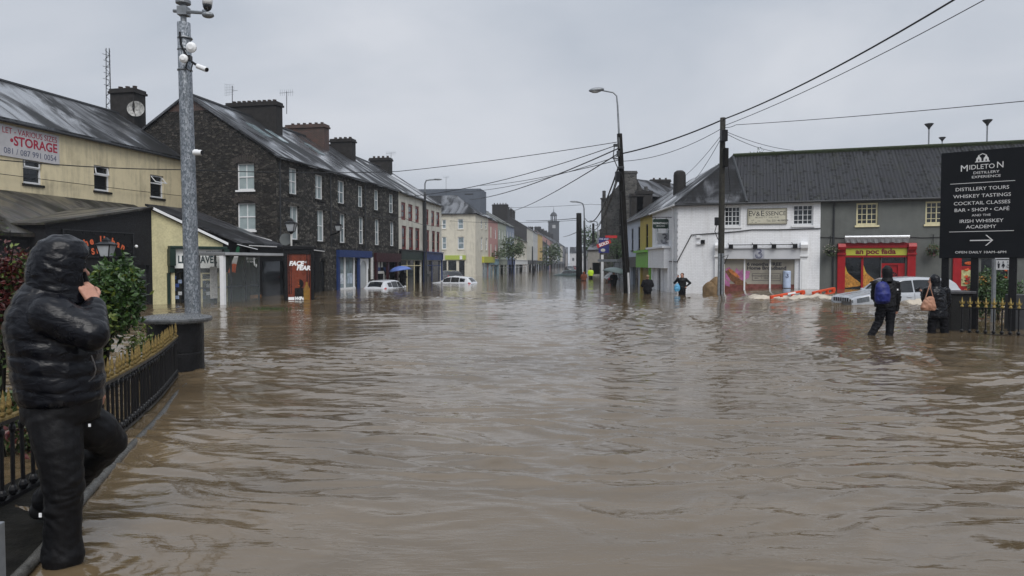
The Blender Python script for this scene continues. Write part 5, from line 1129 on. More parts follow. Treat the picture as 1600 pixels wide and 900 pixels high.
# ---- yellow house and pale blue house round the corner
def side_part(name, lbl, ua, ub, mat_, wins, shop):
    ta, tb_ = ua / pV.L, ub / pV.L; A_ = pV.pt(ua); r = thing(name, pV.pt((ua + ub) / 2, 0, -2), lbl, 'building')
    ops = [(c - 0.42, c + 0.42, 2.6, 4.25) for c in wins]
    b = MB(); wall(b, pV, ua + 0.005, ub, -1.25, ZEr, ops + [shop], 0.2); b.poly(pV.pt(ub, -1.25, 0), pV.pt(ub, -1.25, -7.5), pV.pt(ub, ZEr, -7.5), Rk.lerp(rr_, tb_), pV.pt(ub, ZEr, 0)); b.build('wall', mat_, r)
    b = MB(); b.prism([Cn.lerp(sr, ta), Rk.lerp(rr_, ta), Rk.lerp(rr_, tb_), Cn.lerp(sr, tb_)], t3)
    b.prism([Rk.lerp(rr_, ta), pV.pt(ua, ZEr, -7.5), pV.pt(ub, ZEr, -7.5), Rk.lerp(rr_, tb_)], t3); ro_ = b.build('roof', SLATE, r)
    for q in ops: window(r, pV, q, BLACKP, GL_DARK, 1, 2, BLACKP, 0.08, 0.06)
    b = MB(); b.pbox(pV, shop[0], shop[1], shop[2], shop[3], -0.2, -0.16); b.build('shop_window', GL_SHOP, r)
    gutter(r, pV, ua, ub, ZEr - 0.08, 0.2); return r, ro_
us1 = (pV.u(1014), pV.u(1001.5), -1.25, 1.35)
yh, yhr = side_part('yellow_house', 'mustard yellow house with a lime green shopfront beside the white corner', uY, uB, M('mustard_render', (0.46, 0.36, 0.08), 0.7, 0.08, streak=0.2), (pV.u(1010.5),), us1)
b = MB(); b.pbox(pV, uY + 0.05, uB - 0.05, 1.35, 2.35, 0.003, 0.3); b.pbox(pV, uY + 0.02, uB - 0.02, 2.353, 2.5, 0.003, 0.5); b.pbox(pV, uY + 0.02, uY + 0.4, -1.25, 1.347, 0.003, 0.16); b.build('lime_shopfront', LIMEP, yh)

b = MB(); z = -1.2
while z < 1.33: b.pbox(pV, us1[0] + 0.003, us1[1] - 0.003, z, z + 0.07, -0.13, -0.10); b.pbox(pV, us1[0] + 0.003, us1[1] - 0.003, z + 0.07, z + 0.085, -0.13, -0.115); z += 0.085
b.build('roller_shutter', M('brassy_shutter', (0.30, 0.21, 0.06), 0.5, 0.2), yh)
bh, bhr = side_part('pale_blue_shop_house', 'pale blue house with black windows at the end of the corner block', uB, pV.L, M('icy_blue_render', (0.45, 0.50, 0.58), 0.7, 0.06), (pV.u(998.3), pV.u(988)), (pV.u(998), pV.u(986), -1.25, 1.35))
b = MB(); b.pbox(pV, uB + 0.1, pV.L - 0.1, 1.353, 2.1, 0.003, 0.25); b.build('fascia', DARKM, bh)
for (x, wd_, yt, mm) in ((994, 1.0, 303, LEAD), (1006, 1.3, 299, LEAD)):
    c = P(x, yt, 59.5); chimney(bhr, (c.x, c.y), wd_, 0.8, 4.8, c.z, mm, 0.0, 0)
c = P(1062, 269, 46); b = MB(); b.lathe((c.x, c.y, 0), [(0.42, 6.0), (0.40, c.z - 0.2), (0.36, c.z - 0.02), (0.2, c.z + 0.1)], 14); b.build('round_flue', LEAD, wb)

# ---- stone church-like building beyond, with slate ranges behind it
sg_ = thing('stone_gothic_building', (12, 70, 0), 'tall grey stone gothic building with buttressed corner and steep slate roof', 'building')
pC = Pl((9.75, 74.0), (13.4, 70.0)); pC2 = Pl((9.75, 74.0), (12.0, 86.0), out=(-1, 0))
zc = P(960, 296, 72).z
cw = (1.9, 3.3, 4.6, 7.2)
b = MB(); wall(b, pC, 0, pC.L, -1.25, 8.0, [cw], 0.3); b.poly(pC.pt(0, 8.0), pC.pt(pC.L, 8.0), pC.pt(pC.L * 0.75, 10.2), pC.pt(pC.L * 0.45, 10.2)); wall(b, pC2, 0, pC2.L, -1.25, 8.0, [], 0.2)
b.build('wall', STONE_G, sg_)
window(sg_, pC, cw, CONC, GL_DARK, 2, 3, CONC, 0.12, 0.2)
for (u, wd_, zt_) in ((-0.25, 0.5, 8.3), (pC.L - 0.3, 0.5, 8.3)): b = MB(); b.pbox(pC, u, u + wd_, -1.25, 5.2, 0.003, 0.55); b.pbox(pC, u, u + wd_, 5.2, zt_, 0.003, 0.35); b.pbox(pC, u - 0.05, u + wd_ + 0.05, zt_, zt_ + 0.15, -0.05, 0.42); b.pbox(pC, u + 0.12, u + wd_ - 0.12, zt_ + 0.15, zt_ + 0.9, 0.05, 0.3); b.build('buttress', STONE_G, sg_)
b = MB(); b.prism([pC.pt(-0.2, 7.9, 0.1), pC.pt(pC.L * 0.45, 10.3, -0.3), pC.pt(pC.L * 0.45, 10.3, -12), pC.pt(-0.2, 7.9, -12)], t3); b.prism([pC.pt(pC.L * 0.45, 10.3, -0.3), pC.pt(pC.L + 0.6, 8.2, 0.1), pC.pt(pC.L + 0.6, 8.2, -12), pC.pt(pC.L * 0.45, 10.3, -12)], t3); srf = b.build('roof', SLATE_D, sg_)
c = P(984, 268, 71.0); chimney(srf, (c.x, c.y), 1.25, 1.0, 6, c.z, STONE_G, 0, 0)
hs2 = house('slate_range', 'dark slated range behind the corner block with a chimney on its right', (12.0, 72.5), (18.4, 71.5), 6.4, 3.2, 9, M('dark_stucco', (0.08, 0.08, 0.08), 0.8), SLATE_D)
c = P(1031, 281, 76); chimney(hs2[2], (c.x, c.y), 2.1, 0.9, 7.5, c.z, LEAD, 0, 3, pot_h=0.2)
# low kiosk-like shop beyond, far right houses
lk = Pl((9.9, 92), (13.5, 91)); house('low_shop', 'low flat building with a white fascia behind the far poles', (9.9, 92), (14.5, 91), 3.3, 0.8, 8, M('kiosk_wall', (0.25, 0.24, 0.22), 0.7), SLATE_D, [(0.6, 3.9, 0.2, 1.7)])
house('far_right_house', 'grey house far down the right side behind the green tree', (14.0, 125), (17.5, 150), 6.5, 3, 10, M('far_right_a', (0.3, 0.3, 0.31), 0.7), SLATE_D, out=(-1, -0.2), group='far houses on the right')
house('far_right_house', 'whitish house farthest down the right side of the street', (20.5, 190), (29, 260), 6.5, 3, 10, M('far_right_b', (0.45, 0.45, 0.44), 0.7), SLATE_D, out=(-1, -0.2), group='far houses on the right')
# ================================================================ poles, lamps, cables
def pole(name, lbl, pts, rs, m, cat='pole', nm='shaft', group=None):
    t = thing(name, (pts[0][0], pts[0][1], 0), lbl, cat, group); b = MB()
    pts = [Vector(p) for p in pts]; fine = []; rr = []
    for i in range(len(pts) - 1):
        for k_ in range(6): fine.append(pts[i].lerp(pts[i + 1], k_ / 6)); rr.append(rs[i] + (rs[i + 1] - rs[i]) * k_ / 6)
    fine.append(pts[-1]); rr.append(rs[-1]); b.tube(fine, rr, 12); b.build(nm, m, t, smooth=True); return t
# pole A, leaning, with a lamp on top
A0, A1 = P(982, 457, 38), P(968, 209, 38); A0.z = -1.25
pa = pole('utility_pole', 'leaning dark timber pole carrying a street lamp, left of the two wading people', [A0, A1], [0.20, 0.14], TIMBER)
b = MB(); pts = [P(967.5, 232, 37.8), P(967, 205, 38), P(965, 165, 38), P(963.5, 150, 38), P(958, 144.5, 38), P(941, 141.5, 38)]; b.tube(pts, [0.055, 0.055, 0.045, 0.04, 0.04, 0.035], 8); arm = b.build('lamp_arm', GALV2, pa, smooth=True)
b = MB(); c = P(932, 140.5, 38); b.ell(c, (0.42, 0.16, 0.13), 14, 8, Matrix.Rotation(-0.12, 3, 'Y')); b.build('lamp_head', GALV2, arm, smooth=True)
b = MB(); b.ell(c - Vector((0.08, 0, 0.07)), (0.27, 0.13, 0.10), 12, 6); b.build('lamp_lens', M('grey_lens', (0.35, 0.36, 0.36), 0.2), arm, smooth=True)
for (x, y, s_, mm, nm) in ((962, 227, (0.22, 0.2, 0.14), DARKM, 'insulator_bracket'), (966, 240, (0.16, 0.12, 0.3), DARKM, 'joint_box'), (965, 276, (0.22, 0.25, 0.55), BLACKP, 'fuse_box'), (970, 262, (0.30, 0.26, 0.12), DARKM, 'steel_band'), (962, 248, (0.3, 0.1, 0.06), DARKM, 'insulator_bracket')):
    b = MB(); b.cbox(P(x, y, 37.75), *s_, 0.2); b.build(nm, mm, pa, bevel=0.015)
b = MB(); q = P(984, 456, 37.75); b.tube([(q.x, q.y, -0.9), P(981.5, 426, 37.75)], 0.06, 8); b.build('cable_guard', M('pale_guard', (0.42, 0.43, 0.44), 0.4), pa)
b = MB(); b.tube([P(969, 300, 37.75), P(974, 298, 37.7), P(975, 285, 37.7), P(970, 268, 37.75)], 0.02, 5); b.tube([P(965, 262, 37.8), P(958, 246, 37.8), P(960, 228, 37.8)], 0.025, 5); b.tube([P(970, 300, 37.75), P(975, 380, 37.7), P(978, 425, 37.7)], 0.02, 5); b.build('loose_cable', RUBBER, pa)
# pole B
B0, B1 = P(1126, 444, 35.0), P(1129.5, 184, 35.0); B0.z = -1.25
pb = pole('utility_pole', 'tall weathered timber pole in front of the white corner building', [B0, B1], [0.165, 0.13], TIMBER_G)
b = MB()
for dx in (-0.1, 0.07): q = P(1126, 444, 34.78); b.tube([(q.x + dx, q.y, -1.2), P(1127, 396, 34.78) + Vector((dx, 0, 0))], 0.065, 8)
b.build('cable_guard', GALV2, pb)
for (x, y, s_, mm, nm) in ((1131, 212, (0.3, 0.3, 0.55), BLACKP, 'joint_box'), (1119.5, 346, (0.16, 0.16, 0.4), BLACKP, 'joint_box'), (1134, 246, (0.2, 0.25, 0.9), TIMBER, 'stub_pole')):
    b = MB(); b.cbox(P(x, y, 34.7), *s_, 0.1); b.build(nm, mm, pb, bevel=0.02)
b = MB(); b.tube([P(1119.5, 352, 34.7), P(1117, 362, 34.7), P(1121, 372, 34.75), P(1126, 380, 34.75)], 0.02, 5); b.tube([P(1131, 218, 34.7), P(1138, 260, 34.7), P(1141, 300, 34.9), P(1132, 330, 34.75)], 0.014, 5); b.tube([P(1128, 402, 34.7), P(1138, 398, 34.72), P(1132, 412, 34.75)], 0.02, 5); b.build('loose_cable', RUBBER, pb)
# poles C, D, E
pole('utility_pole', 'short thick black timber pole standing in the street beside a slim lamp column', [P(905, 437, 74), P(904.5, 333, 74)], [0.34, 0.27], TIMBER)
pd = pole('street_lamp', 'lamp column with left pointing arm just right of the thick black pole', [P(914, 432, 80), P(913, 345, 80)], [0.17, 0.11], DARKM, 'street lamp')
b = MB(); b.tube([P(913, 346, 80), P(912.5, 325, 80), P(910.5, 318, 80), P(905, 316, 80), P(896, 314.8, 80)], 0.075, 6); b.ell(P(897, 315, 80), (0.5, 0.15, 0.1), 10, 6); b.build('lamp_arm', GALV2, pd)
for i, (x, yb, yt, Y, lb) in enumerate(((927, 424, 349, 110, 'slim timber pole by the green tree behind the sold sign'),)):
    pole('utility_pole', lb, [P(x, yb, Y), P(x, yt, Y)], [0.24, 0.18], TIMBER)
pe = pole('street_lamp', 'distant lamp with arm pointing left above the green tree', [P(934, 424, 112), P(934, 352, 112)], [0.14, 0.10], GALV2, 'street lamp')
b = MB(); b.tube([P(934, 353, 112), P(933, 347, 112), P(928, 345.5, 112), P(921, 345, 112)], 0.09, 6); b.build('lamp_arm', GALV2, pe)
for x, Y, yt, lb in ((854, 150, 375, 'dark post on the left pavement near the round tree'), (883, 190, 389, 'distant black post before the parked cars'), (832, 120, 385, 'thin post by the wading figure far down the left pavement')):
    q = P(x, 411, Y); pole('pavement_post', lb, [(q.x, q.y, -1.2), P(x, yt, Y)], [0.13, 0.11], DARKM)
# left lamp column
q = P(664, 439, 60); pl_ = pole('street_lamp', 'dark lamp column with long right pointing arm before the cream town house', [(q.x, q.y, -1.2), P(664, 340, 60), P(664, 300, 60)], [0.19, 0.14, 0.09], DARKM, 'street lamp')
b = MB(); b.tube([P(664, 301, 60), P(664, 287, 60), P(666, 282, 60), P(672, 281, 60), P(682, 280.3, 60)], 0.06, 8); ar = b.build('lamp_arm', GALV2, pl_); b = MB(); b.ell(P(684, 280.2, 60), (0.38, 0.14, 0.09), 10, 6); b.build('lamp_head', GALV2, ar)
# uplighter-shaped lamps behind the right roof
for x, yt, yb, Y, lb in ((1451, 194, 228, 62, 'funnel topped lamp behind the grey roof, left of the three'), (1472, 215, 230, 80, 'smallest funnel topped lamp behind the grey roof'), (1542, 188, 226, 58, 'funnel topped lamp rising behind the big black sign')):
    q = P(x, yb, Y); top = P(x, yt, Y); t = thing('funnel_lamp', (q.x, q.y, 0), lb, 'street lamp', 'funnel topped lamps behind the roof')
    b = MB(); b.tube([(q.x, q.y, -1), (q.x, q.y, top.z - 0.4)], 0.06, 6); b.build('post', GALV2, t); b = MB(); b.lathe((q.x, q.y, top.z), [(0.07, -0.45), (0.12, -0.3), (0.33, -0.05), (0.36, 0.0), (0.36, 0.04)], 12); b.build('lamp_hood', DARKM, t)
# ---- galvanised camera mast on the left
M0, M1 = P(304, 492, 11.9), P(287, 36, 11.9); M0.z = -1.2
cm = pole('camera_mast', 'thick galvanised steel mast carrying cameras behind the round pier', [M0, M1], [0.135, 0.105], GALV, 'camera mast')
b = MB(); b.tube([M1 - Vector((0, 0, 0.1)), P(286, -12, 11.9)], 0.05, 8); b.lathe(tuple(P(286.3, 3, 11.9)), [(0.07, -0.05), (0.12, -0.03), (0.12, 0.02), (0.07, 0.03)], 12); ex = b.build('top_tube', GALV2, cm)
b = MB(); b.tube([P(271, 17, 11.85), P(319, 20, 11.8)], 0.028, 6); b.tube([P(318, 17, 11.8), P(326, 22, 11.7)], 0.03, 6); b.cbox(P(287, 18, 11.88), 0.16, 0.16, 0.14); b.build('cross_arm', GALV2, ex)
b = MB(); b.ell(P(325, 23.5, 11.7), (0.10, 0.08, 0.05), 12, 8); b.build('arm_bracket', GALV2, ex)
dm = P(324, 6, 11.7); b = MB(); b.lathe(dm, [(0.075, -0.02), (0.08, 0.05), (0.085, 0.18), (0.05, 0.22)], 16); dh = b.build('dome_housing', WHITEP, cm, smooth=True)
b = MB(); b.ell(dm - Vector((0, 0, 0.02)), (0.075, 0.075, 0.10), 14, 8); b.build('dome', GL_DARK, dh, smooth=True)
for (x, y, s) in ((300.5, 75, 0.085), (288.5, 92.5, 0.07)):
    b = MB(); p = P(x, y, 11.72); b.lathe((0, 0, 0), [(s * 0.7, 0), (s, 0.02), (s, 0.05), (s * 0.5, 0.08)], 16)
    rm = Matrix.Rotation(R(90), 4, 'X'); b.v = [p + (rm @ v) for v in b.v]; b.build('camera_base', WHITEP, cm)
def bullet(c, d, L, r, par, w=WHITEP):
    c = Vector(c); d = Vector(d).normalized(); b = MB(); b.cyl(c - d * L / 2, c + d * L / 2, r, r, 12); h_ = b.build('camera_body', w, par, smooth=False, bevel=0.008)
    b = MB(); b.cyl(c + d * (L / 2 + 0.001), c + d * (L / 2 + 0.012), r * 0.85, r * 0.85, 12); b.build('camera_lens', BLACKP, h_)
bullet(P(315.5, 106, 11.65), (0.9, -0.3, -0.38), 0.20, 0.042, cm)
b = MB(); b.tube([P(300, 97, 11.75), P(306, 101, 11.7), P(310, 104, 11.65)], 0.022, 6); b.cbox(P(294.5, 91, 11.75), 0.09, 0.1, 0.08); b.tube([P(281, 50, 11.8), P(283, 70, 11.78), P(291, 86, 11.75)], 0.018, 6); b.tube([P(293, 95, 11.75), P(290, 106, 11.76), P(298, 112, 11.76), P(301, 100, 11.76)], 0.010, 5); b.build('camera_cable', BLACKP, cm)
bullet(P(309, 238.5, 11.7), (1, -0.2, -0.04), 0.15, 0.045, cm); b = MB(); b.lathe((0, 0, 0), [(0.05, 0), (0.05, 0.05), (0.03, 0.07)], 12); rm = Matrix.Rotation(R(90), 4, 'Y'); b.v = [P(304, 238, 11.72) + rm @ v for v in b.v]; b.build('camera_base', WHITEP, cm)
for y in (60, 78, 110): b = MB(); q = P(289, y, 11.9); b.lathe(tuple(q), [(0.118, -0.012), (0.122, 0), (0.118, 0.012)], 16); b.build('strap', GALV2, cm)

# ---- overhead cables
def cable(lbl, pts, r, sag=0.0, m=RUBBER):
    pts = [Vector(p) for p in pts]; fine = []
    for i in range(len(pts) - 1):
        for k_ in range(12): t = k_ / 12; q = pts[i].lerp(pts[i + 1], t); q.z -= sag * 4 * t * (1 - t); fine.append(q)
    fine.append(pts[-1]); b = MB(); b.tube(fine, r, 6); o = b.build('overhead_cable', m, None, org=fine[0]); tag(o, lbl, 'cable', 'overhead cables'); return o
# MB.build subtracts org, so points stay in world space
topA, topB = P(972, 240, 37.9), P(1129, 187, 35)
cable('thick twisted cable rising from the white corner pole to the top right', [topB, P(1500, -6, 20)], 0.030, 0.25)
cable('thick cable slung between the leaning lamp pole and the white corner pole', [topA, topB], 0.035, 0.15)
cable('thin cable just below the thick one, rising to the top right', [P(1130, 197, 35), P(1545, -4, 20)], 0.014, 0.2)
cable('thin cable between the two poles, below the thick one', [P(972, 252, 37.9), P(1129, 200, 35)], 0.014, 0.35)
cable('thin nearly level cable leaving the picture at the right above the grey roof', [P(1131, 199, 35), P(1150, 195, 34), P(1600, 158, 22), P(1700, 148, 20)], 0.013, 0.05)
cable('long thin cable crossing the yellow wall and stone terrace to the lamp pole', [P(-40, 246, 24), P(285, 265, 31), P(620, 268, 42), P(964, 222, 38)], 0.020, 0.1)
cable('cable from the leaning pole dipping to the roof above the red windows', [P(966, 226, 38), P(625, 308, 56)], 0.022, 0.5)
cable('cable from the leaning pole to the cream corner house eaves', [P(966, 232, 38), P(735, 312, 90)], 0.035, 0.5)
cable('cable from the leaning pole to the cream corner house roof end', [P(966, 244, 38), P(690, 300, 70)], 0.018, 0.6)
cable('lowest cable from the leaning pole to the tall dark gable', [P(966, 240, 38), P(800, 330, 120)], 0.035, 0.4)
cable('faint cable from the leaning pole toward the middle of the street', [P(967, 250, 38), P(745, 290, 85)], 0.022, 0.3)
cable('heavy cable curving from the leaning pole down to the short black pole', [P(966, 262, 38), P(914, 341, 78)], 0.045, 1.4)
cable('second curved cable between the leaning pole and the lamp column', [P(967, 275, 38), P(916, 352, 80)], 0.030, 1.6)
cable('third slack cable between the leaning pole and the far slim pole', [P(967, 268, 38), P(928, 350, 110)], 0.035, 1.2)
cable('thin street crossing cable from the short black pole to the left chimneys', [P(903, 341, 74), P(822, 345, 130)], 0.04, 0.1)
cable('thin cable from the short black pole over the far left roofs', [P(903, 344, 74), P(690, 344, 90)], 0.022, 0.3)
cable('faint high cable spanning the street before the tower', [P(780, 325, 110), P(925, 319, 110), P(948, 318, 75)], 0.025, 0.1)
cable('far low cable from the black pole to the houses by the tower', [P(903, 362, 74), P(880, 370, 160)], 0.04, 0.1)
for i, (x0_, y0_, Y0_, x1_, y1_, Y1_, lb) in enumerate(((1131, 206, 35, 1070, 275, 50, 'left thin stay fanning down from the corner pole to the street roof'), (1131, 208, 35, 1084, 283, 47, 'right thin stay fanning down from the corner pole to the street roof'), (1133, 205, 35, 1240, 235, 41, 'thin drop wire from the corner pole to the mossy ridge'), (1133, 208, 35, 1218, 238, 41, 'lower drop wire from the corner pole to the mossy ridge'))):
    cable(lb, [P(x0_, y0_, Y0_), P(x1_, y1_, Y1_)], 0.014, 0.15)
cable('thin cable along the yellow wall of the storage building', [pY.pt(0, 4.9, 0.12), pY.pt(pY.L * 0.5, 5.0, 0.12), pY.pt(pY.L, 5.15, 0.12)], 0.013, 0.02)
cable('thin cable strung along the upper storey of the stone terrace', [pF.pt(0, 4.9, 0.3), pF.pt(pF.L, 5.1, 0.3), pR.pt(pR.L, 5.2, 0.3)], 0.02, 0.3)
# ---- aerials
def aerial(lbl, x, yb, yt, Y, kind):
    a, t = P(x, yb, Y), P(x, yt, Y); o = thing('tv_aerial', a, lbl, 'aerial', 'television aerials'); b = MB(); b.tube([a, t], 0.022, 5); b.build('pole', DARKM, o)
    b = MB()
    if kind == 'grid':
        c = t - Vector((0, 0, 0.3))
        for i in range(7): b.tube([c + Vector((-0.45 + i * 0.09, 0, -0.32 + 0.04 * i)), c + Vector((-0.45 + i * 0.09, 0, 0.45 - i * 0.03))], 0.006, 4)
        for i in range(5): b.tube([c + Vector((-0.46, 0, -0.3 + i * 0.17)), c + Vector((0.1, 0, -0.2 + i * 0.14))], 0.006, 4)
        b.tube([c, c + Vector((0.35, -0.1, 0.0))], 0.012, 4)
    else:
        b.tube([t + Vector((-0.45, 0, -0.1)), t + Vector((0.45, -0.1, -0.05))], 0.014, 4)
        for i in range(7): b.tube([t + Vector((-0.4 + i * 0.13, -0.01 * i, -0.28)), t + Vector((-0.4 + i * 0.13, -0.01 * i, 0.12))], 0.008, 4)
    b.build('elements', GALV2, o)
aerial('pale mesh grid aerial beside the biggest stone terrace chimney', 363, 166, 134, 43, 'grid')
aerial('slim aerial at the right end of the biggest stone terrace chimney', 448, 178, 143, 44.3, 'rod')
aerial('aerial on the chimney at the end of the red windowed house', 611, 262, 238, 64, 'rod')
aerial('aerial on the grey block above the cream corner house', 697, 306, 276, 95, 'rod')
aerial('tiny aerial on the far dark chimneys', 797, 336, 324, 124, 'rod')
# ---- lanterns
def lantern(lbl, c, s, post=None, pm=None):
    c = Vector(c); t = thing('street_lantern', c, lbl, 'lantern', 'old style lanterns')
    b = MB()
    bt = [Vector((sx_ * s * 0.32, sy_ * s * 0.32, -s * 0.55)) for sx_, sy_ in ((-1, -1), (1, -1), (1, 1), (-1, 1))]; tp = [Vector((sx_ * s * 0.52, sy_ * s * 0.52, s * 0.35)) for sx_, sy_ in ((-1, -1), (1, -1), (1, 1), (-1, 1))]
    ax = [Vector((0, 0, s * 0.75))] * 1
    for i in range(4): b.tube([c + bt[i], c + tp[i]], s * 0.045, 4); b.tube([c + bt[i], c + bt[(i + 1) % 4]], s * 0.05, 4); b.tube([c + tp[i], c + tp[(i + 1) % 4]], s * 0.06, 4)
    b.loft([[c + p * 1.12 + Vector((0, 0, s * 0.02)) for p in tp], [c + Vector((p.x * 0.45, p.y * 0.45, s * 0.62)) for p in tp], [c + Vector((p.x * 0.4, p.y * 0.4, s * 0.75)) for p in tp], [c + Vector((p.x * 0.06, p.y * 0.06, s * 0.95)) for p in tp]])
    b.cyl(c + Vector((0, 0, -s * 0.85)), c + Vector((0, 0, -s * 0.55)), s * 0.1, s * 0.34, 8); b.build('lantern_frame', BLACKP, t)
    b = MB(); b.loft([[c + p * 0.95 for p in bt], [c + p * 0.95 for p in tp]]); b.build('lantern_glass', M('frosted_lantern_glass', (0.32, 0.34, 0.36), 0.15, 0.2), t)
    if post: b = MB(); b.tube([c + Vector((0, 0, -s * 0.8)), Vector(post)], 0.045, 8); b.build('post', pm or BLACKP, t)
lantern('black four sided lantern on a post in front of the orange lettering', P(166.5, 390, 13), 0.24, P(166.5, 390, 13) - Vector((0, 0, 3.2)))
lantern('black lantern on a pale post over the black shop roof', P(455, 354, 33), 0.42, P(455.5, 400, 33), M('pale_post', (0.5, 0.5, 0.48), 0.5))
lantern('black wall lantern on the front of the stone terrace', pF.pt(pF.u(516) , 3.75, 0.55), 0.36, pF.pt(pF.u(516), 3.3, 0.02))
b = MB(); c = P(446.5, 374, 33.3); b.lathe((0, 0, 0), [(0.02, -0.08), (0.2, -0.06), (0.29, 0), (0.29, 0.02)], 20); rm = Matrix.Rotation(R(80), 4, 'X'); b.v = [c + rm @ v for v in b.v]
dk = thing('round_dish', c, 'grey round dish beside the pale lantern post', 'dish'); b.build('reflector', M('dish_grey', (0.10, 0.11, 0.11), 0.5), dk)
b = MB(); b.tube([c + Vector((0, 0.1, 0)), c + Vector((0.1, 0.5, -0.6))], 0.025, 5); b.build('bracket', DARKM, dk)

# ================================================================ bus shelter and poster case
SHa, SHb = P(349, 411, 27.6), P(443, 411, 31.5)
pS2 = Pl((SHa.x, SHa.y), (SHb.x, SHb.y)); bsx = thing('bus_shelter', pS2.pt(pS2.L / 2, 0, -0.5), 'glass bus shelter with a white front post, standing in the flood', 'bus shelter')
zr0 = 1.95; b = MB(); b.pbox(pS2, -0.1, pS2.L + 0.1, zr0, zr0 + 0.13, -1.35, 0.1); b.build('roof', M('shelter_roof_grey', (0.16, 0.165, 0.17), 0.4), bsx, bevel=0.02)
b = MB(); b.pbox(pS2, -0.02, pS2.L, zr0 + 0.02, zr0 + 0.11, 0.102, 0.115); b.build('roof_edge', M('edge_grey', (0.36, 0.37, 0.38), 0.4), bsx)
b = MB(); b.pbox(pS2, -0.08, 0.08, -1.25, zr0, -0.12, 0.05); b.build('front_post', WHITEP, bsx, bevel=0.01)
b = MB()
for i in range(5): u = 0.15 + (pS2.L - 0.2) * i / 4; b.pbox(pS2, u - 0.03, u + 0.03, -1.25, zr0 - 0.003, -1.28, -1.22)
b.pbox(pS2, 0.05, pS2.L, 0.62, 0.67, -1.27, -1.23); b.pbox(pS2, 0.05, pS2.L, -0.2, -0.16, -1.27, -1.23); b.build('rear_frame', GALV2, bsx)
def clear_glass(name, tint=(0.75, 0.8, 0.8), alpha=0.25):
    m, n, b = newmat(name); b.inputs['Base Color'].default_value = rgba(tint); b.inputs['Roughness'].default_value = 0.03; b.inputs['Alpha'].default_value = alpha; return m
CG = clear_glass('shelter_glass', (0.45, 0.5, 0.5), 0.22)
for i in range(4):
    u0_, u1_ = 0.15 + (pS2.L - 0.2) * i / 4 + 0.035, 0.15 + (pS2.L - 0.2) * (i + 1) / 4 - 0.035; b = MB(); b.pbox(pS2, u0_, u1_, -1.2, zr0 - 0.05, -1.255, -1.245); b.build('glass_pane', CG, bsx)
b = MB(); b.pbox(pS2, 0.75, 1.15, 0.2, 1.5, -1.23, -1.2); b.build('timetable_board', M('timetable_white', (0.5, 0.5, 0.48), 0.4, 0.3, 14), bsx)
b = MB(); b.pbox(pS2, 0.6, pS2.L - 0.4, -0.35, -0.3, -1.15, -0.8); b.build('bench', DARKM, bsx)
pa0, pa1 = P(445, 411, 30.4), P(490, 411, 31.0); pP = Pl((pa0.x, pa0.y), (pa1.x, pa1.y))
pc = thing('poster_case', pP.pt(pP.L / 2, 0, -0.1), 'freestanding poster case with a red horror style poster beside the bus shelter', 'poster case')
z0c, z1c = -0.9, P(465, 395, 30.6).z + 0.3
b = MB(); b.pbox(pP, -0.08, pP.L + 0.1, z1c - 0.14, z1c, -0.25, 0.06); b.pbox(pP, -0.02, 0.12, z0c, z1c - 0.143, -0.2, 0.0); b.pbox(pP, pP.L - 0.12, pP.L + 0.02, z0c, z1c - 0.143, -0.2, 0.0); b.pbox(pP, 0.12, pP.L - 0.12, z1c - 0.35, z1c - 0.143, -0.2, -0.01); b.pbox(pP, 0.12, pP.L - 0.12, z0c, -0.02, -0.2, -0.01); b.build('case_frame', BLACKP, pc, bevel=0.01)
b = MB(); b.pbox(pP, 0.122, pP.L - 0.122, -0.02, z1c - 0.352, -0.12, -0.06); po = b.build('poster', M('poster_red', (0.15, 0.034, 0.017), 0.3, 0.35, 3.5), pc)
b = MB()
for u, w_ in ((0.16, 0.05), (0.26, 0.03), (pP.L - 0.3, 0.05), (pP.L - 0.2, 0.04)): b.pbox(pP, u, u + w_, 0.3, z1c - 0.36, -0.058, -0.055)
b.build('tree_print', M('dark_print', (0.02, 0.006, 0.006), 0.3), po)
pz = z1c - 0.35; uc_ = pP.L / 2
ptext(pP, 'FACE', uc_ - 0.12, pz - 0.42, -0.058, 0.26, PRINT_W, po, shear=0.2, bold=0.014); ptext(pP, 'THE', uc_ + 0.22, pz - 0.36, -0.058, 0.11, PRINT_W, po, shear=0.2); ptext(pP, 'FEAR', uc_ + 0.18, pz - 0.62, -0.058, 0.26, PRINT_W, po, shear=0.2, bold=0.014)
ptext(pP, 'WIN', uc_ - 0.02, 0.10, -0.052, 0.19, PRINT_W, po, shear=0.3, bold=0.012)
b = MB(); b.pbox(pP, 0.14, 0.14 + 0.26, 0.04, 0.17, -0.052, -0.049); b.build('badge_print', PRINT_W, po)
b = MB(); b.ell(pP.pt(uc_ + 0.02, 0.75, -0.056), (0.17, 0.004, 0.19), 14, 8); b.pbox(pP, uc_ - 0.2, uc_ + 0.24, 0.0, 0.56, -0.058, -0.054); b.build('figure_print', M('black_print', (0.008, 0.006, 0.006), 0.3), po)
b = MB()
for dx in (-0.07, 0.07): b.poly(pP.pt(uc_ + 0.02 + dx, 0.78, -0.048), pP.pt(uc_ + 0.02 + dx * 0.4, 0.76, -0.048), pP.pt(uc_ + 0.02 + dx * 1.2, 0.83, -0.048))
b.poly(pP.pt(uc_ - 0.08, 0.69, -0.048), pP.pt(uc_ + 0.02, 0.63, -0.048), pP.pt(uc_ + 0.12, 0.69, -0.048), pP.pt(uc_ + 0.02, 0.66, -0.048)); b.build('grin_print', M('orange_glow_print', (0.5, 0.14, 0.03), 0.4), po)
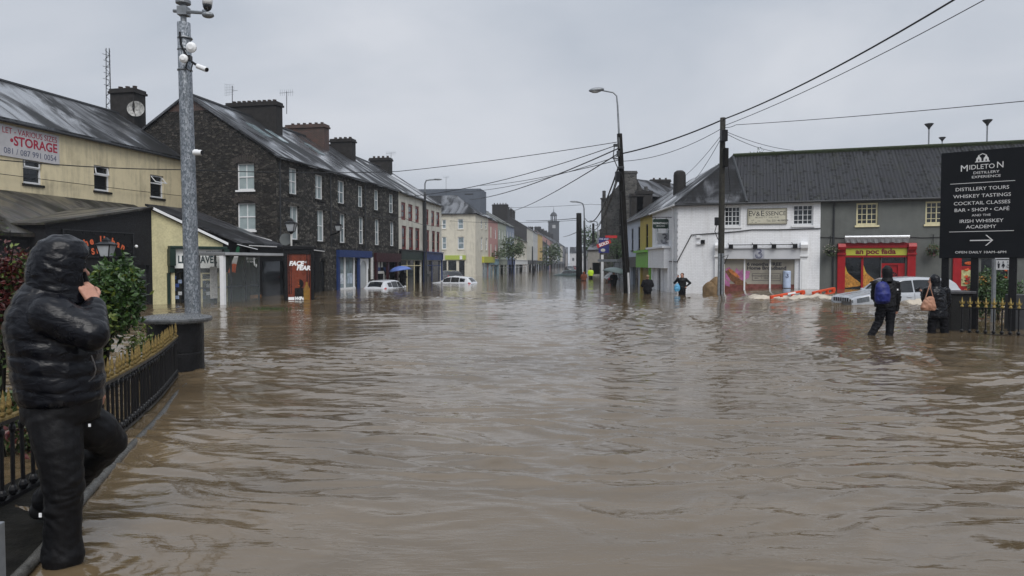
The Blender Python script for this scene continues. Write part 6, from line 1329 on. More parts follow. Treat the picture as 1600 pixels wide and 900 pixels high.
b = MB(); c = pP.pt(pP.L - 0.3, 0.02, -0.045); b.lathe(c, [(0.13, 0), (0.14, 0.1), (0.14, 0.5), (0.05, 0.66), (0.045, 0.8)], 12); b.v = [v - pP.n * ((v - c).dot(pP.n)) * 0.9 for v in b.v]; b.build('bottle_print', M('amber_print', (0.22, 0.12, 0.025), 0.3, 0.3, 8), po)
# small clump of grass caught at the shelter
gm_ = W(420, 484); b = MB(); rs = random.Random(4)
for i in range(260):
    p = gm_ + Vector((rs.gauss(0, 0.42), rs.gauss(0, 0.18), -0.02)); b.tube([p, p + Vector((rs.gauss(0, 0.06), rs.gauss(0, 0.05), rs.uniform(0.03, 0.13)))], 0.006, 3)
tag(b.build('floating_weed', LEAFM, None, org=gm_), 'clump of green weed caught in the water before the bus shelter', 'weed')

# ---- signs on the right: sold board, white pier shelter beyond, green tree
sp = P(941, 420, 60); sb_ = thing('sold_board', (sp.x, sp.y, 0), 'blue for sale board with a red sold strip on a white post', 'sign')
b = MB(); b.pbox(Pl((sp.x - .1, sp.y), (sp.x + .1, sp.y)), 0.0, 0.2, -1.2, P(941, 398, 60).z, -0.1, 0.1); b.build('post', WHITEP, sb_)
pq = Pl((P(935, 400, 60).x, 60), (P(951, 400, 60).x, 60)); z1_, z0_ = P(942, 371.5, 60).z, P(942, 395, 60).z
b = MB(); b.pbox(pq, 0, pq.L, z0_, z1_, 0.12, 0.18); bd = b.build('board', M('board_blue', (0.03, 0.035, 0.16), 0.4), sb_)
ptext(pq, 'FOR SALE', pq.L / 2, z1_ - 0.12, 0.181, 0.18, PRINT_W, bd)
b = MB(); b.ell(pq.pt(pq.L * 0.42, z0_ + 0.22, 0.185), (0.2, 0.01, 0.14), 14, 6); b.build('agent_badge', M('badge_pale', (0.5, 0.5, 0.45), 0.4), bd)
xd = Vector((0.93, 0, 0.36)).normalized(); up = Vector((-0.36, 0, 0.93)).normalized(); cc_ = pq.pt(pq.L / 2, (z0_ + z1_) / 2 + 0.12, 0.22)
b = MB(); b.obox(cc_ - xd * 0.62 - up * 0.16 + Vector((0, 0.02, 0)), xd * 1.24, (0, 0.02, 0), up * 0.32); ss = b.build('sold_strip', M('strip_red', (0.45, 0.03, 0.03), 0.4), bd); text('SOLD', cc_ , xd, up, 0.34, PRINT_W, ss, bold=0.015)
b = MB(); b.cbox(P(955, 370, 60), 1.0, 0.06, 0.22); b.build('red_strip', M('strip_red', (0.45, 0.03, 0.03), 0.4), sb_)
s2 = thing('small_bus_shelter', P(950, 411, 56) * 1.0, 'grey glazed shelter behind the black umbrella on the right side of the street', 'bus shelter')
q0_, q1_ = P(938, 411, 57), P(966, 411, 54); pz_ = Pl((q0_.x, q0_.y), (q1_.x, q1_.y)); b = MB(); b.pbox(pz_, -0.3, pz_.L, 1.75, 1.95, -1.3, 0.1)
for i in range(4): u = pz_.L * i / 3; b.pbox(pz_, u - 0.04, u + 0.04, -1.2, 1.75, -1.25, -1.17)
b.pbox(pz_, 0, pz_.L, 0.5, 0.56, -1.24, -1.18); b.build('frame', GALV2, s2)
b = MB(); b.pbox(pz_, 0, pz_.L, -1.2, 1.7, -1.22, -1.2); b.build('glass_pane', glass_mat('murky_glass', (0.08, 0.085, 0.085)), s2)
def tree(lbl, x, yb, Y, h0, crown, r, n, s, seed, lm=LEAFM, group='street trees'):
    base = P(x, 411, Y); c = Vector((base.x, base.y, crown)); t = thing('street_tree', (base.x, base.y, 0), lbl, 'tree', group); b = MB(); rs = random.Random(seed)
    b.tube([(base.x, base.y, -1.2), (base.x + 0.05, base.y, crown * 0.5), (base.x, base.y, crown + r[2] * 0.3)], [0.12, 0.09, 0.03], 7)
    for i in range(7): a = rs.uniform(0, 6.28); z = crown - r[2] * rs.uniform(0.1, 0.7); b.tube([(base.x, base.y, z - 0.3), (base.x + math.cos(a) * r[0] * 0.7, base.y + math.sin(a) * r[1] * 0.7, z + r[2] * rs.uniform(0.4, 0.9))], [0.04, 0.012], 5)
    b.build('trunk', TIMBER, t); b = MB()
    for k_ in range(6): a = rs.uniform(0, 6.28); o = Vector((math.cos(a) * r[0] * 0.45, math.sin(a) * r[1] * 0.45, rs.uniform(-0.5, 0.5) * r[2])); leaf_cloud(b, c + o, [x_ * rs.uniform(0.5, 0.75) for x_ in r], n // 6, s, seed + k_)
    b.build('crown', lm, t)
tree('leafy young tree before the blue grey house on the left', 800, 430, 104, 0, 3.9, (2.1, 2.0, 1.7), 1500, 0.32, 21)
tree('round green tree farther down the left pavement', 861, 425, 150, 0, 3.6, (2.3, 2, 2.6), 1100, 0.45, 22)
tree('dark evergreen rising behind the far poles on the right', 928, 420, 118, 0, 5.0, (2.6, 2.4, 3.6), 1500, 0.4, 23, LEAF)
tree('bushy dark green shrub tree by the small shelter', 964, 430, 64, 0, 2.7, (1.0, 1.0, 1.7), 1600, 0.15, 24, LEAF)
tree('thin straggling shrub growing behind the mossy ridge', 1178, 240, 48, 0, 8.7, (0.9, 0.6, 1.1), 150, 0.15, 25, LEAFM)
tree('bare low shrub poking over the street roof of the white corner', 1150, 240, 50, 0, 8.3, (2.2, 0.6, 0.7), 120, 0.15, 26, LEAFM)
b = MB(); c = P(783, 397, 99); leaf_cloud(b, c, (2.2, 0.5, 0.6), 500, 0.22, 30); tag(b.build('flower_trough', LEAFM, None, org=c), 'green planting hung along the sage house fascia', 'planter')
# ================================================================ foreground left: kerbed plinth, railings, round pier, shrubs
FL = [(-2.95, 1.2), (-3.22, 3.4), (-3.42, 4.85), (-3.58, 6.1), (-4.10, 8.0), (-4.78, 10.0)]
def along(poly, step):
    out = []; acc = 0
    for i in range(len(poly) - 1):
        a, b_ = Vector(poly[i]), Vector(poly[i + 1]); L = (b_ - a).length; d = (b_ - a) / L
        t = (step - acc) % step if acc else 0
        while t < L: out.append((a + d * t, d)); t += step
        acc = (acc + L) % step
    return out
EDGE = [(-2.05, 1.0), (-2.50, 3.4), (-2.92, 4.7), (-3.33, 6.0), (-3.75, 7.4), (-4.30, 9.0), (-4.62, 10.2)]
def sm(poly, n=6):
    """Catmull-Rom through plan points"""
    P_ = [Vector(p) for p in poly]; P_ = [P_[0] * 2 - P_[1]] + P_ + [P_[-1] * 2 - P_[-2]]; out = []
    for i in range(1, len(P_) - 2):
        for k_ in range(n):
            t = k_ / n; a, b_, c, d = P_[i - 1], P_[i], P_[i + 1], P_[i + 2]
            out.append(0.5 * ((2 * b_) + (c - a) * t + (2 * a - 5 * b_ + 4 * c - d) * t * t + (3 * b_ - a - 3 * c + d) * t ** 3))
    out.append(P_[-2]); return out
e_ = sm(EDGE); f_ = sm([(x - 0.22, y) for x, y in FL])
pw_ = tag(thing('plinth_wall', (-3.2, 4.5, 0), 'wet dark stone plinth under the gold spiked railings on the left', 'wall'))
b = MB()
for i in range(len(e_) - 1):
    j0 = int(i * (len(f_) - 1) / (len(e_) - 1)); j1 = int((i + 1) * (len(f_) - 1) / (len(e_) - 1))
    zt = lambda y: 0.05 - 0.012 * max(0, y - 5.0) * 1.2
    A_, B_ = e_[i], e_[i + 1]; D_, E_ = f_[j0], f_[j1]
    b.hexa([Vector((p.x, p.y, -1.2)) for p in (D_, E_, B_, A_)], [Vector((p.x, p.y, zt(p.y) - (0.02 if p in (A_, B_) else 0))) for p in (D_, E_, B_, A_)])
b.build('plinth', M('wet_plinth_stone', (0.010, 0.0095, 0.008), 0.75, 0.6, 9, 0.9, 30, spec=0.08), pw_)
b = MB(); pts = [Vector((p.x + 0.01, p.y, 0.045 - 0.012 * max(0, p.y - 5.0) * 1.2)) for p in e_]; b.tube(pts, 0.032, 8); b.build('kerb_nosing', M('wet_kerb_stone', (0.07, 0.068, 0.062), 0.3, 0.4, 12, 0.5, 40), pw_, smooth=True)
fn_ = thing('spiked_railing', (-3.5, 5.5, 0), 'black iron railings with gold spearheads curving from the man to the round pier', 'railing')
fp = sm(FL, 8)
for z, r in ((0.575, 0.022), (0.04, 0.022)):
    b = MB()
    for i in range(len(fp) - 1):
        a, c = fp[i], fp[i + 1]; d = (c - a).normalized(); n_ = Vector((d.y, -d.x)); 
        b.hexa([Vector((q.x, q.y, z)) for q in (a - n_ * r, c - n_ * r, c + n_ * r, a + n_ * r)], [Vector((q.x, q.y, z + 0.028)) for q in (a - n_ * r, c - n_ * r, c + n_ * r, a + n_ * r)])
    b.build('rail', BLACKP, fn_)
b = MB()
for i in range(len(fp) - 1):
    a, c = fp[i], fp[i + 1]; d = (c - a).normalized(); n_ = Vector((d.y, -d.x)); r = 0.024
    b.hexa([Vector((q.x, q.y, 0.6035)) for q in (a - n_ * r, c - n_ * r, c + n_ * r, a + n_ * r)], [Vector((q.x, q.y, 0.622)) for q in (a - n_ * r, c - n_ * r, c + n_ * r, a + n_ * r)])
GOLDM = M('tarnished_gold', (0.19, 0.135, 0.045), 0.6, 0.6, 26.0, 0.8, 60, metal=0.2, grime=(0.05, 0.05, 0.02)); b.build('gilt_rail', GOLDM, fn_)
bal = MB(); bal.cyl((0, 0, 0.068), (0, 0, 0.574), 0.014, 0.014, 8); bal.lathe((0, 0, 0), [(0.016, 0.07), (0.026, 0.085), (0.030, 0.105), (0.024, 0.125), (0.014, 0.14)], 10); bal.lathe((0, 0, 0), [(0.014, 0.50), (0.023, 0.52), (0.023, 0.54), (0.014, 0.555)], 10); bal_me = bal.mesh('baluster'); bal_me.materials.append(BLACKP)
spk = MB(); spk.lathe((0, 0, 0), [(0.012, 0.625), (0.020, 0.64), (0.019, 0.654), (0.009, 0.665), (0.014, 0.682), (0.018, 0.70), (0.012, 0.745), (0.006, 0.785), (0.001, 0.81)], 8); spk.tube([(-0.022, 0, 0.685), (-0.014, 0, 0.665), (0, 0, 0.672), (0.014, 0, 0.665), (0.022, 0, 0.685)], 0.004, 5); spk_me = spk.mesh('spearhead'); spk_me.materials.append(GOLDM)
o_ = ORG[fn_.name]; cnt = 0
for (q, d) in along([tuple(p) for p in fp], 0.128):
    if q.y < 2.7: continue
    for me_, nm in ((bal_me, 'baluster'), (spk_me, 'spearhead')):
        o = bpy.data.objects.new(nm, me_); C.objects.link(o); o.parent = fn_; o.location = Vector((q.x, q.y, 0)) - o_; o.rotation_euler = (random.uniform(-.02, .02), random.uniform(-.02, .02), math.atan2(d.y, d.x)); cnt += 1
b = MB(); b.tube([(-3.75, 4.9, -0.1), (-3.46, 4.6, 0.5)], 0.014, 6); b.build('stay', BLACKP, fn_)
# round pier
pr = thing('round_pier', (-5.15, 10.75, 0), 'round black masonry pier with a wide wet cap at the end of the railings', 'pier')
b = MB(); b.lathe((-5.15, 10.75, 0), [(0.40, -1.2), (0.40, 0.28), (0.395, 0.30), (0.40, 0.32), (0.40, 0.74)], 40); b.build('shaft', M('black_wet_masonry', (0.008, 0.008, 0.009), 0.4, 0.4, 6, 0.6, 30, spec=0.2), pr, smooth=False)
b = MB(); b.lathe((-5.15, 10.75, 0), [(0.46, 0.741), (0.51, 0.76), (0.525, 0.79), (0.525, 0.815), (0.50, 0.835), (0.3, 0.865), (0.05, 0.88)], 40); b.build('cap', M('wet_cap_stone', (0.10, 0.105, 0.11), 0.22, 0.35, 14, 0.4, 40), pr)
# shrubs behind the railings
def shrub(lbl, c, r, n, s, seed, mats, nm='garden_shrub', stems=True):
    t = thing(nm, (c[0], c[1], -0.3), lbl, 'shrub'); rs = random.Random(seed)
    for k_, (mm, share) in enumerate(mats):
        b = MB()
        for j in range(7):
            a = rs.uniform(0, 6.28); e = rs.uniform(-0.6, 0.7); o = Vector((math.cos(a) * r[0] * 0.42, math.sin(a) * r[1] * 0.42, e * r[2] * 0.75))
            leaf_cloud(b, Vector(c) + o, [x_ * rs.uniform(0.5, 0.68) for x_ in r], int(n * share / 7), s, seed + j + k_ * 10, 0.4)
        b.build('foliage', mm, t)
    b = MB()
    for j in range(9): a = rs.uniform(0, 6.28); b.tube([(c[0], c[1], -0.9), (c[0] + math.cos(a) * r[0] * 0.3, c[1] + math.sin(a) * r[1] * 0.3, c[2] - r[2] * 0.3), (c[0] + math.cos(a) * r[0] * 0.7, c[1] + math.sin(a) * r[1] * 0.7, c[2] + r[2] * rs.uniform(0, 0.7))], [0.02, 0.014, 0.005], 5)
    b.build('stems', TIMBER, t); return t
shrub('dark glossy evergreen bush behind the railings, right of the standing man', (P(150, 480, 8.8).x, 8.8, 0.95), (0.62, 0.6, 0.88), 6500, 0.085, 41, ((LEAF, 0.93), (LEAFY, 0.07)))
shrub('yellow green leafy bush just left of the standing man', (P(62, 440, 8.6).x, 8.6, 1.05), (0.62, 0.5, 0.8), 4200, 0.085, 45, ((LEAFY, 0.35), (LEAFM, 0.65)))
shrub('dark red leaved shrub at the left edge of the picture', (P(-8, 400, 8.3).x, 8.3, 1.5), (0.42, 0.4, 0.85), 3600, 0.07, 49, ((LEAFR, 0.9), (LEAFM, 0.1)))
shrub('low spindly green plant seen through the railings by the legs', (P(30, 620, 5.9).x, 5.9, 0.25), (0.45, 0.35, 0.42), 900, 0.09, 53, ((LEAFM, 0.8), (LEAFR, 0.2)), 'garden_plant')
shrub('ornamental low bush between the pier and the evergreen', (P(222, 520, 9.9).x, 9.9, 0.35), (0.28, 0.3, 0.5), 500, 0.07, 57, ((LEAFY, 0.6), (LEAFM, 0.4)), 'garden_plant')
b = MB(); q = P(2, 850, 2.6); b.cbox((q.x - 0.03, q.y, 0.1), 0.05, 0.06, 1.15); tag(b.build('grey_post', GALV2, None, org=Vector((q.x, q.y, 0)), bevel=0.004), 'pale grey metal post at the bottom left corner', 'post')

# ================================================================ right: big black sign, pier, railings
sL, sR = P(1470, 411, 17.8), P(1600, 411, 16.75); pD = Pl((sL.x, sL.y), (sR.x, sR.y))
bs = thing('visitor_sign', pD.pt(pD.L / 2, 0, 0), 'tall black distillery visitor sign on three posts with white lettering', 'sign')
zt_, zb_ = 1.65 + (411 - 241) / 1100 * 17.8, 1.65 + (411 - 403.5) / 1100 * 17.8
SIGNK = M('satin_black_panel', (0.007, 0.008, 0.010), 0.5, 0.15, 2, spec=0.12)
b = MB(); b.pbox(pD, -0.03, pD.L + 0.02, zb_, zt_, 0.0, 0.07); pn_ = b.build('panel', SIGNK, bs, bevel=0.006)
Lw = pD.L
for t in (0.055, 0.42, 0.875): b = MB(); b.pbox(pD, Lw * t - 0.08, Lw * t + 0.08, -1.2, zb_ + 0.5, -0.16, -0.003); b.build('post', BLACKP, bs, bevel=0.006)
SW = M('sign_white_lettering', (0.62, 0.62, 0.62), 0.5, 0.02); o_ = 0.071; uc = Lw * 0.49; H = zt_ - zb_
def zrow(y): return zb_ + (403.5 - y) / (403.5 - 236.5) * H
def srow(s, y, sz, sx=1.2, du=0): ptext(pD, s, uc + du, zrow(y), o_, sz, SW, pn_, sx=sx)
ptext(pD, 'M', uc - 0.37, zrow(263.5), o_, 0.225, SW, pn_, sx=1.0); ptext(pD, 'IDLETO', uc - 0.01, zrow(262.5), o_, 0.16, SW, pn_, sx=0.97); ptext(pD, 'N', uc + 0.36, zrow(261.5), o_, 0.21, SW, pn_, sx=0.95)
srow('DISTILLERY', 271.3, 0.085, 1.25, 0.08); srow('EXPERIENCE', 277.8, 0.085, 1.25, 0.08)
srow('DISTILLERY TOURS', 296, 0.118, 1.10); srow('WHISKEY TASTINGS', 307, 0.118, 1.10); srow('COCKTAIL CLASSES', 318, 0.118, 1.10); srow('BAR \u2022 SHOP \u2022 CAF\u00c9', 328.5, 0.118, 1.12); srow('AND THE', 337, 0.075, 1.2); srow('IRISH WHISKEY', 346, 0.118, 1.12); srow('ACADEMY', 355, 0.118, 1.12); srow('OPEN DAILY 10AM\u20136PM', 394.5, 0.082, 1.2)
b = MB()
for y in (286.5, 362): b.pbox(pD, uc - 0.66, uc + 0.66, zrow(y) - 0.006, zrow(y) + 0.006, 0.071, 0.075)
b.build('rule_line', SW, pn_)
b = MB(); z = zrow(376); b.pbox(pD, uc - 0.22, uc + 0.22, z - 0.012, z + 0.012, 0.071, 0.076)
sg_d = pD.d
for s_ in (-1, 1): b.obox(pD.pt(uc + 0.225, z, 0.0765) , -pD.d * 0.13 + Vector((0, 0, s_ * 0.13)), pD.n * 0.004, pD.d * 0.03)
b.build('arrow', SW, pn_)
b = MB(); zc = zrow(255)                                  # small two-towered emblem
b.pbox(pD, uc - 0.15, uc + 0.15, zc, zc + 0.018, 0.071, 0.075)
for dx in (-0.075, 0.075): b.prism([pD.pt(uc + dx + x, zc + zz_, 0.071) for x, zz_ in ((-0.055, 0.02), (-0.05, 0.09), (-0.02, 0.13), (-0.01, 0.17), (0.01, 0.17), (0.02, 0.13), (0.05, 0.09), (0.055, 0.02), (0.015, 0.02), (0.012, 0.07), (-0.012, 0.07), (-0.015, 0.02))], pD.n * 0.004)
b.tube([pD.pt(uc - 0.06, zc + 0.17, 0.074), pD.pt(uc, zc + 0.20, 0.074), pD.pt(uc + 0.06, zc + 0.17, 0.074)], 0.010, 5); b.build('emblem', SW, pn_)
# toilets sign
tp = P(1553, 430, 19.5); tl = thing('toilets_sign', (tp.x, tp.y, 0), 'small white toilets pictogram sign on a grey post under the black sign', 'sign')
b = MB(); b.tube([(tp.x, tp.y, -1.2), (tp.x, tp.y, P(1553, 404.5, 19.5).z)], 0.055, 8); b.build('post', GALV2, tl)
qa, qb = P(1556, 411, 19.5), P(1580, 411, 19.2); pq = Pl((qa.x, qa.y), (qb.x, qb.y)); z1_, z0_ = P(1568, 406.5, 19.4).z, P(1568, 421.5, 19.4).z
b = MB(); b.pbox(pq, 0, pq.L, z0_, z1_, 0.03, 0.05); b.pbox(pq, 0, pq.L, z1_ + 0.03, z1_ + 0.06, 0.0, 0.05); pl2 = b.build('panel', WHITEP, tl)
b = MB(); zc = (z0_ + z1_) / 2; hh = (z1_ - z0_)
for cx, sk in ((0.09, 0), (0.20, 1)):
    b.ell(pq.pt(cx, zc + hh * 0.30, 0.053), (0.022, 0.004, 0.022), 10, 5)
    b.prism([pq.pt(cx + x, zc + z, 0.0505) for x, z in (((-0.03, 0.04), (0.03, 0.04), (0.016, -0.09), (-0.016, -0.09)) if not sk else ((-0.016, 0.04), (0.016, 0.04), (0.045, -0.04), (0.014, -0.04), (0.012, -0.09), (-0.012, -0.09), (-0.014, -0.04), (-0.045, -0.04)))], pq.n * 0.003)
cx = 0.32; b.ell(pq.pt(cx - 0.01, zc + hh * 0.30, 0.053), (0.018, 0.004, 0.018), 10, 5)
b.tube([pq.pt(cx - 0.01, zc + 0.035, 0.053), pq.pt(cx - 0.005, zc - 0.015, 0.053), pq.pt(cx + 0.035, zc - 0.02, 0.053), pq.pt(cx + 0.045, zc - 0.065, 0.053)], 0.008, 5)
b.tube([pq.pt(cx + 0.03 * math.cos(t) - 0.005, zc - 0.045 + 0.03 * math.sin(t), 0.053) for t in [2.2 + i * 0.42 for i in range(10)]], 0.006, 5); b.build('pictograms', PRINT_K, pl2)
# square pier, railings, shrub behind
sp_ = thing('square_pier', (10.25, 17.0, 0), 'dark square gate pier between the woman and the right railings', 'pier')
q0_, q1_ = P(1481, 411, 17.2), P(1523, 411, 17.0); b = MB(); b.cbox(((q0_.x + q1_.x) / 2, 17.35, -0.15), q1_.x - q0_.x, 0.6, 2.1); b.build('shaft', M('dark_wet_masonry', (0.010, 0.010, 0.010), 0.5, 0.4, 5, 0.6, 20, spec=0.2), sp_, bevel=0.02)
b = MB(); b.cbox(((q0_.x + q1_.x) / 2, 17.35, 0.935), q1_.x - q0_.x + 0.12, 0.72, 0.07); b.build('cap', M('dark_cap', (0.05, 0.05, 0.055), 0.3, 0.3, 9), sp_, bevel=0.015)
r0, r1 = P(1500, 411, 16.5), P(1680, 411, 15.2); pQ = Pl((r0.x, r0.y), (r1.x, r1.y)); zr_ = P(1550, 481, 16.1).z; zlo = P(1550, 522, 16.1).z
rl = thing('gilded_railing', pQ.pt(0.8, 0, 0), 'short black railings with gold fleur tips at the right edge', 'railing')
b = MB(); b.pbox(pQ, 0, pQ.L, zr_ - 0.025, zr_, -0.02, 0.02); b.pbox(pQ, 0, pQ.L, zlo - 0.03, zlo, -0.02, 0.02); b.each('rail', BLACKP, rl)
bal = MB(); bal.cyl((0, 0, zlo + 0.001), (0, 0, zr_ - 0.026), 0.016, 0.016, 8); bal.lathe((0, 0, 0), [(0.018, zlo + 0.003), (0.04, zlo + 0.03), (0.04, zlo + 0.055), (0.018, zlo + 0.085)], 10); m1 = bal.mesh('baluster'); m1.materials.append(BLACKP)
spk = MB(); z = zr_; spk.lathe((0, 0, 0), [(0.034, z + 0.002), (0.036, z + 0.03), (0.014, z + 0.055), (0.024, z + 0.075), (0.030, z + 0.11), (0.016, z + 0.16), (0.003, z + 0.24)], 8)
for s_ in (-1, 1): spk.tube([(0, 0, z + 0.07), (s_ * 0.04, 0, z + 0.09), (s_ * 0.055, 0, z + 0.14)], [0.014, 0.012, 0.005], 5)
m2 = spk.mesh('fleur_tip'); m2.materials.append(GOLD)
ang = math.atan2(pQ.d.y, pQ.d.x); u = 0.06
while u < pQ.L:
    for me_, nm in ((m1, 'baluster'), (m2, 'fleur_tip')): o = bpy.data.objects.new(nm, me_); C.objects.link(o); o.parent = rl; o.location = pQ.pt(u, 0, 0) - ORG[rl.name]; o.rotation_euler = (0, 0, ang)
    u += 0.155
shrub('dark green round bush beneath the big black sign', (P(1562, 455, 20.5).x, 20.5, 0.72), (0.95, 0.7, 0.75), 5000, 0.10, 61, ((LEAF, 0.7), (LEAFM, 0.3)))
b = MB(); q = P(1592, 452, 17.5); b.cbox((q.x + 0.2, q.y, 0.3), 0.9, 0.3, 1.15); tag(b.build('dark_box', DARKM, None, org=Vector((q.x, q.y, 0)), bevel=0.02), 'dark metal cabinet behind the railings at the right edge', 'cabinet')

# ================================================================ things in the water
def barrier(lbl, a, b_, zt, white):
    a, b_ = Vector(a), Vector(b_); d = (b_ - a); L = d.length; d.normalize(); n = d.cross(Vector((0, 0, 1))).normalized(); up = n.cross(d)
    t = thing('plastic_barrier', (a + b_) / 2, lbl, 'barrier', 'orange barriers adrift in the flood'); OR = M('barrier_orange', (0.60, 0.075, 0.025), 0.4, 0.15, 6)
    m_ = MB(); h = 0.17
    for s0, s1, z0, z1 in ((0, L, 0.09, h), (0, L, -0.12, -0.03), (0, 0.14, -0.03, 0.09), (L - 0.14, L, -0.03, 0.09), (L * 0.30, L * 0.36, -0.03, 0.09), (L * 0.64, L * 0.70, -0.03, 0.09)):
        m_.obox(a + d * s0 + up * z0 - n * 0.05, d * (s1 - s0), n * 0.10, up * (z1 - z0))
    m_.obox(a - d * 0.1 + up * -0.1 - n * 0.03, d * 0.1, n * 0.06, up * 0.12); m_.obox(b_ + up * -0.02 - n * 0.03, d * 0.1, n * 0.06, up * 0.17)
    o = m_.build('body', OR, t, bevel=0.012)
    if white: m_ = MB(); m_.obox(a + d * L * 0.5 + up * 0.092 - n * 0.055, d * L * 0.24, n * 0.11, up * 0.074); m_.build('reflective_band', WHITEP, t)
def hz(p): return float(hump(np.array(p.x), np.array(p.y)))
a, c = P(1204, 471, 28.8), P(1255, 465.5, 29.6); a.z, c.z = hz(a) + 0.0, hz(c) + 0.06; barrier('half sunk red barrier with a white band, left of the two adrift', a, c, 0, True)
a, c = P(1270, 466, 29.2), P(1303, 461.5, 30.3); a.z, c.z = hz(a) + 0.02, hz(c) + 0.10; barrier('bright orange barrier adrift nearer the white car', a, c, 0, False)
mc = P(1112, 447, 36.2); b = MB(); b.ell((mc.x - 0.05, mc.y, 0.05), (0.42, 0.45, 0.62), 24, 16); b.ell((mc.x + 0.2, mc.y + 0.1, 0.35), (0.3, 0.35, 0.62), 20, 14)
me = b.mesh('muddy_mound', Vector((mc.x, mc.y, 0)))
for v in me.vertices: v.co += Vector((noise.noise(v.co * 3), noise.noise(v.co * 3 + Vector((7, 0, 0))), noise.noise(v.co * 3 + Vector((0, 9, 0))))) * 0.08
tag(place(me, 'muddy_mound', M('sodden_brown_sacking', (0.20, 0.13, 0.065), 0.7, 0.3, 8, 0.8, 20), None, True, org=Vector((mc.x, mc.y, 0))), 'brown sodden heap piled at the foot of the white corner pole', 'heap')

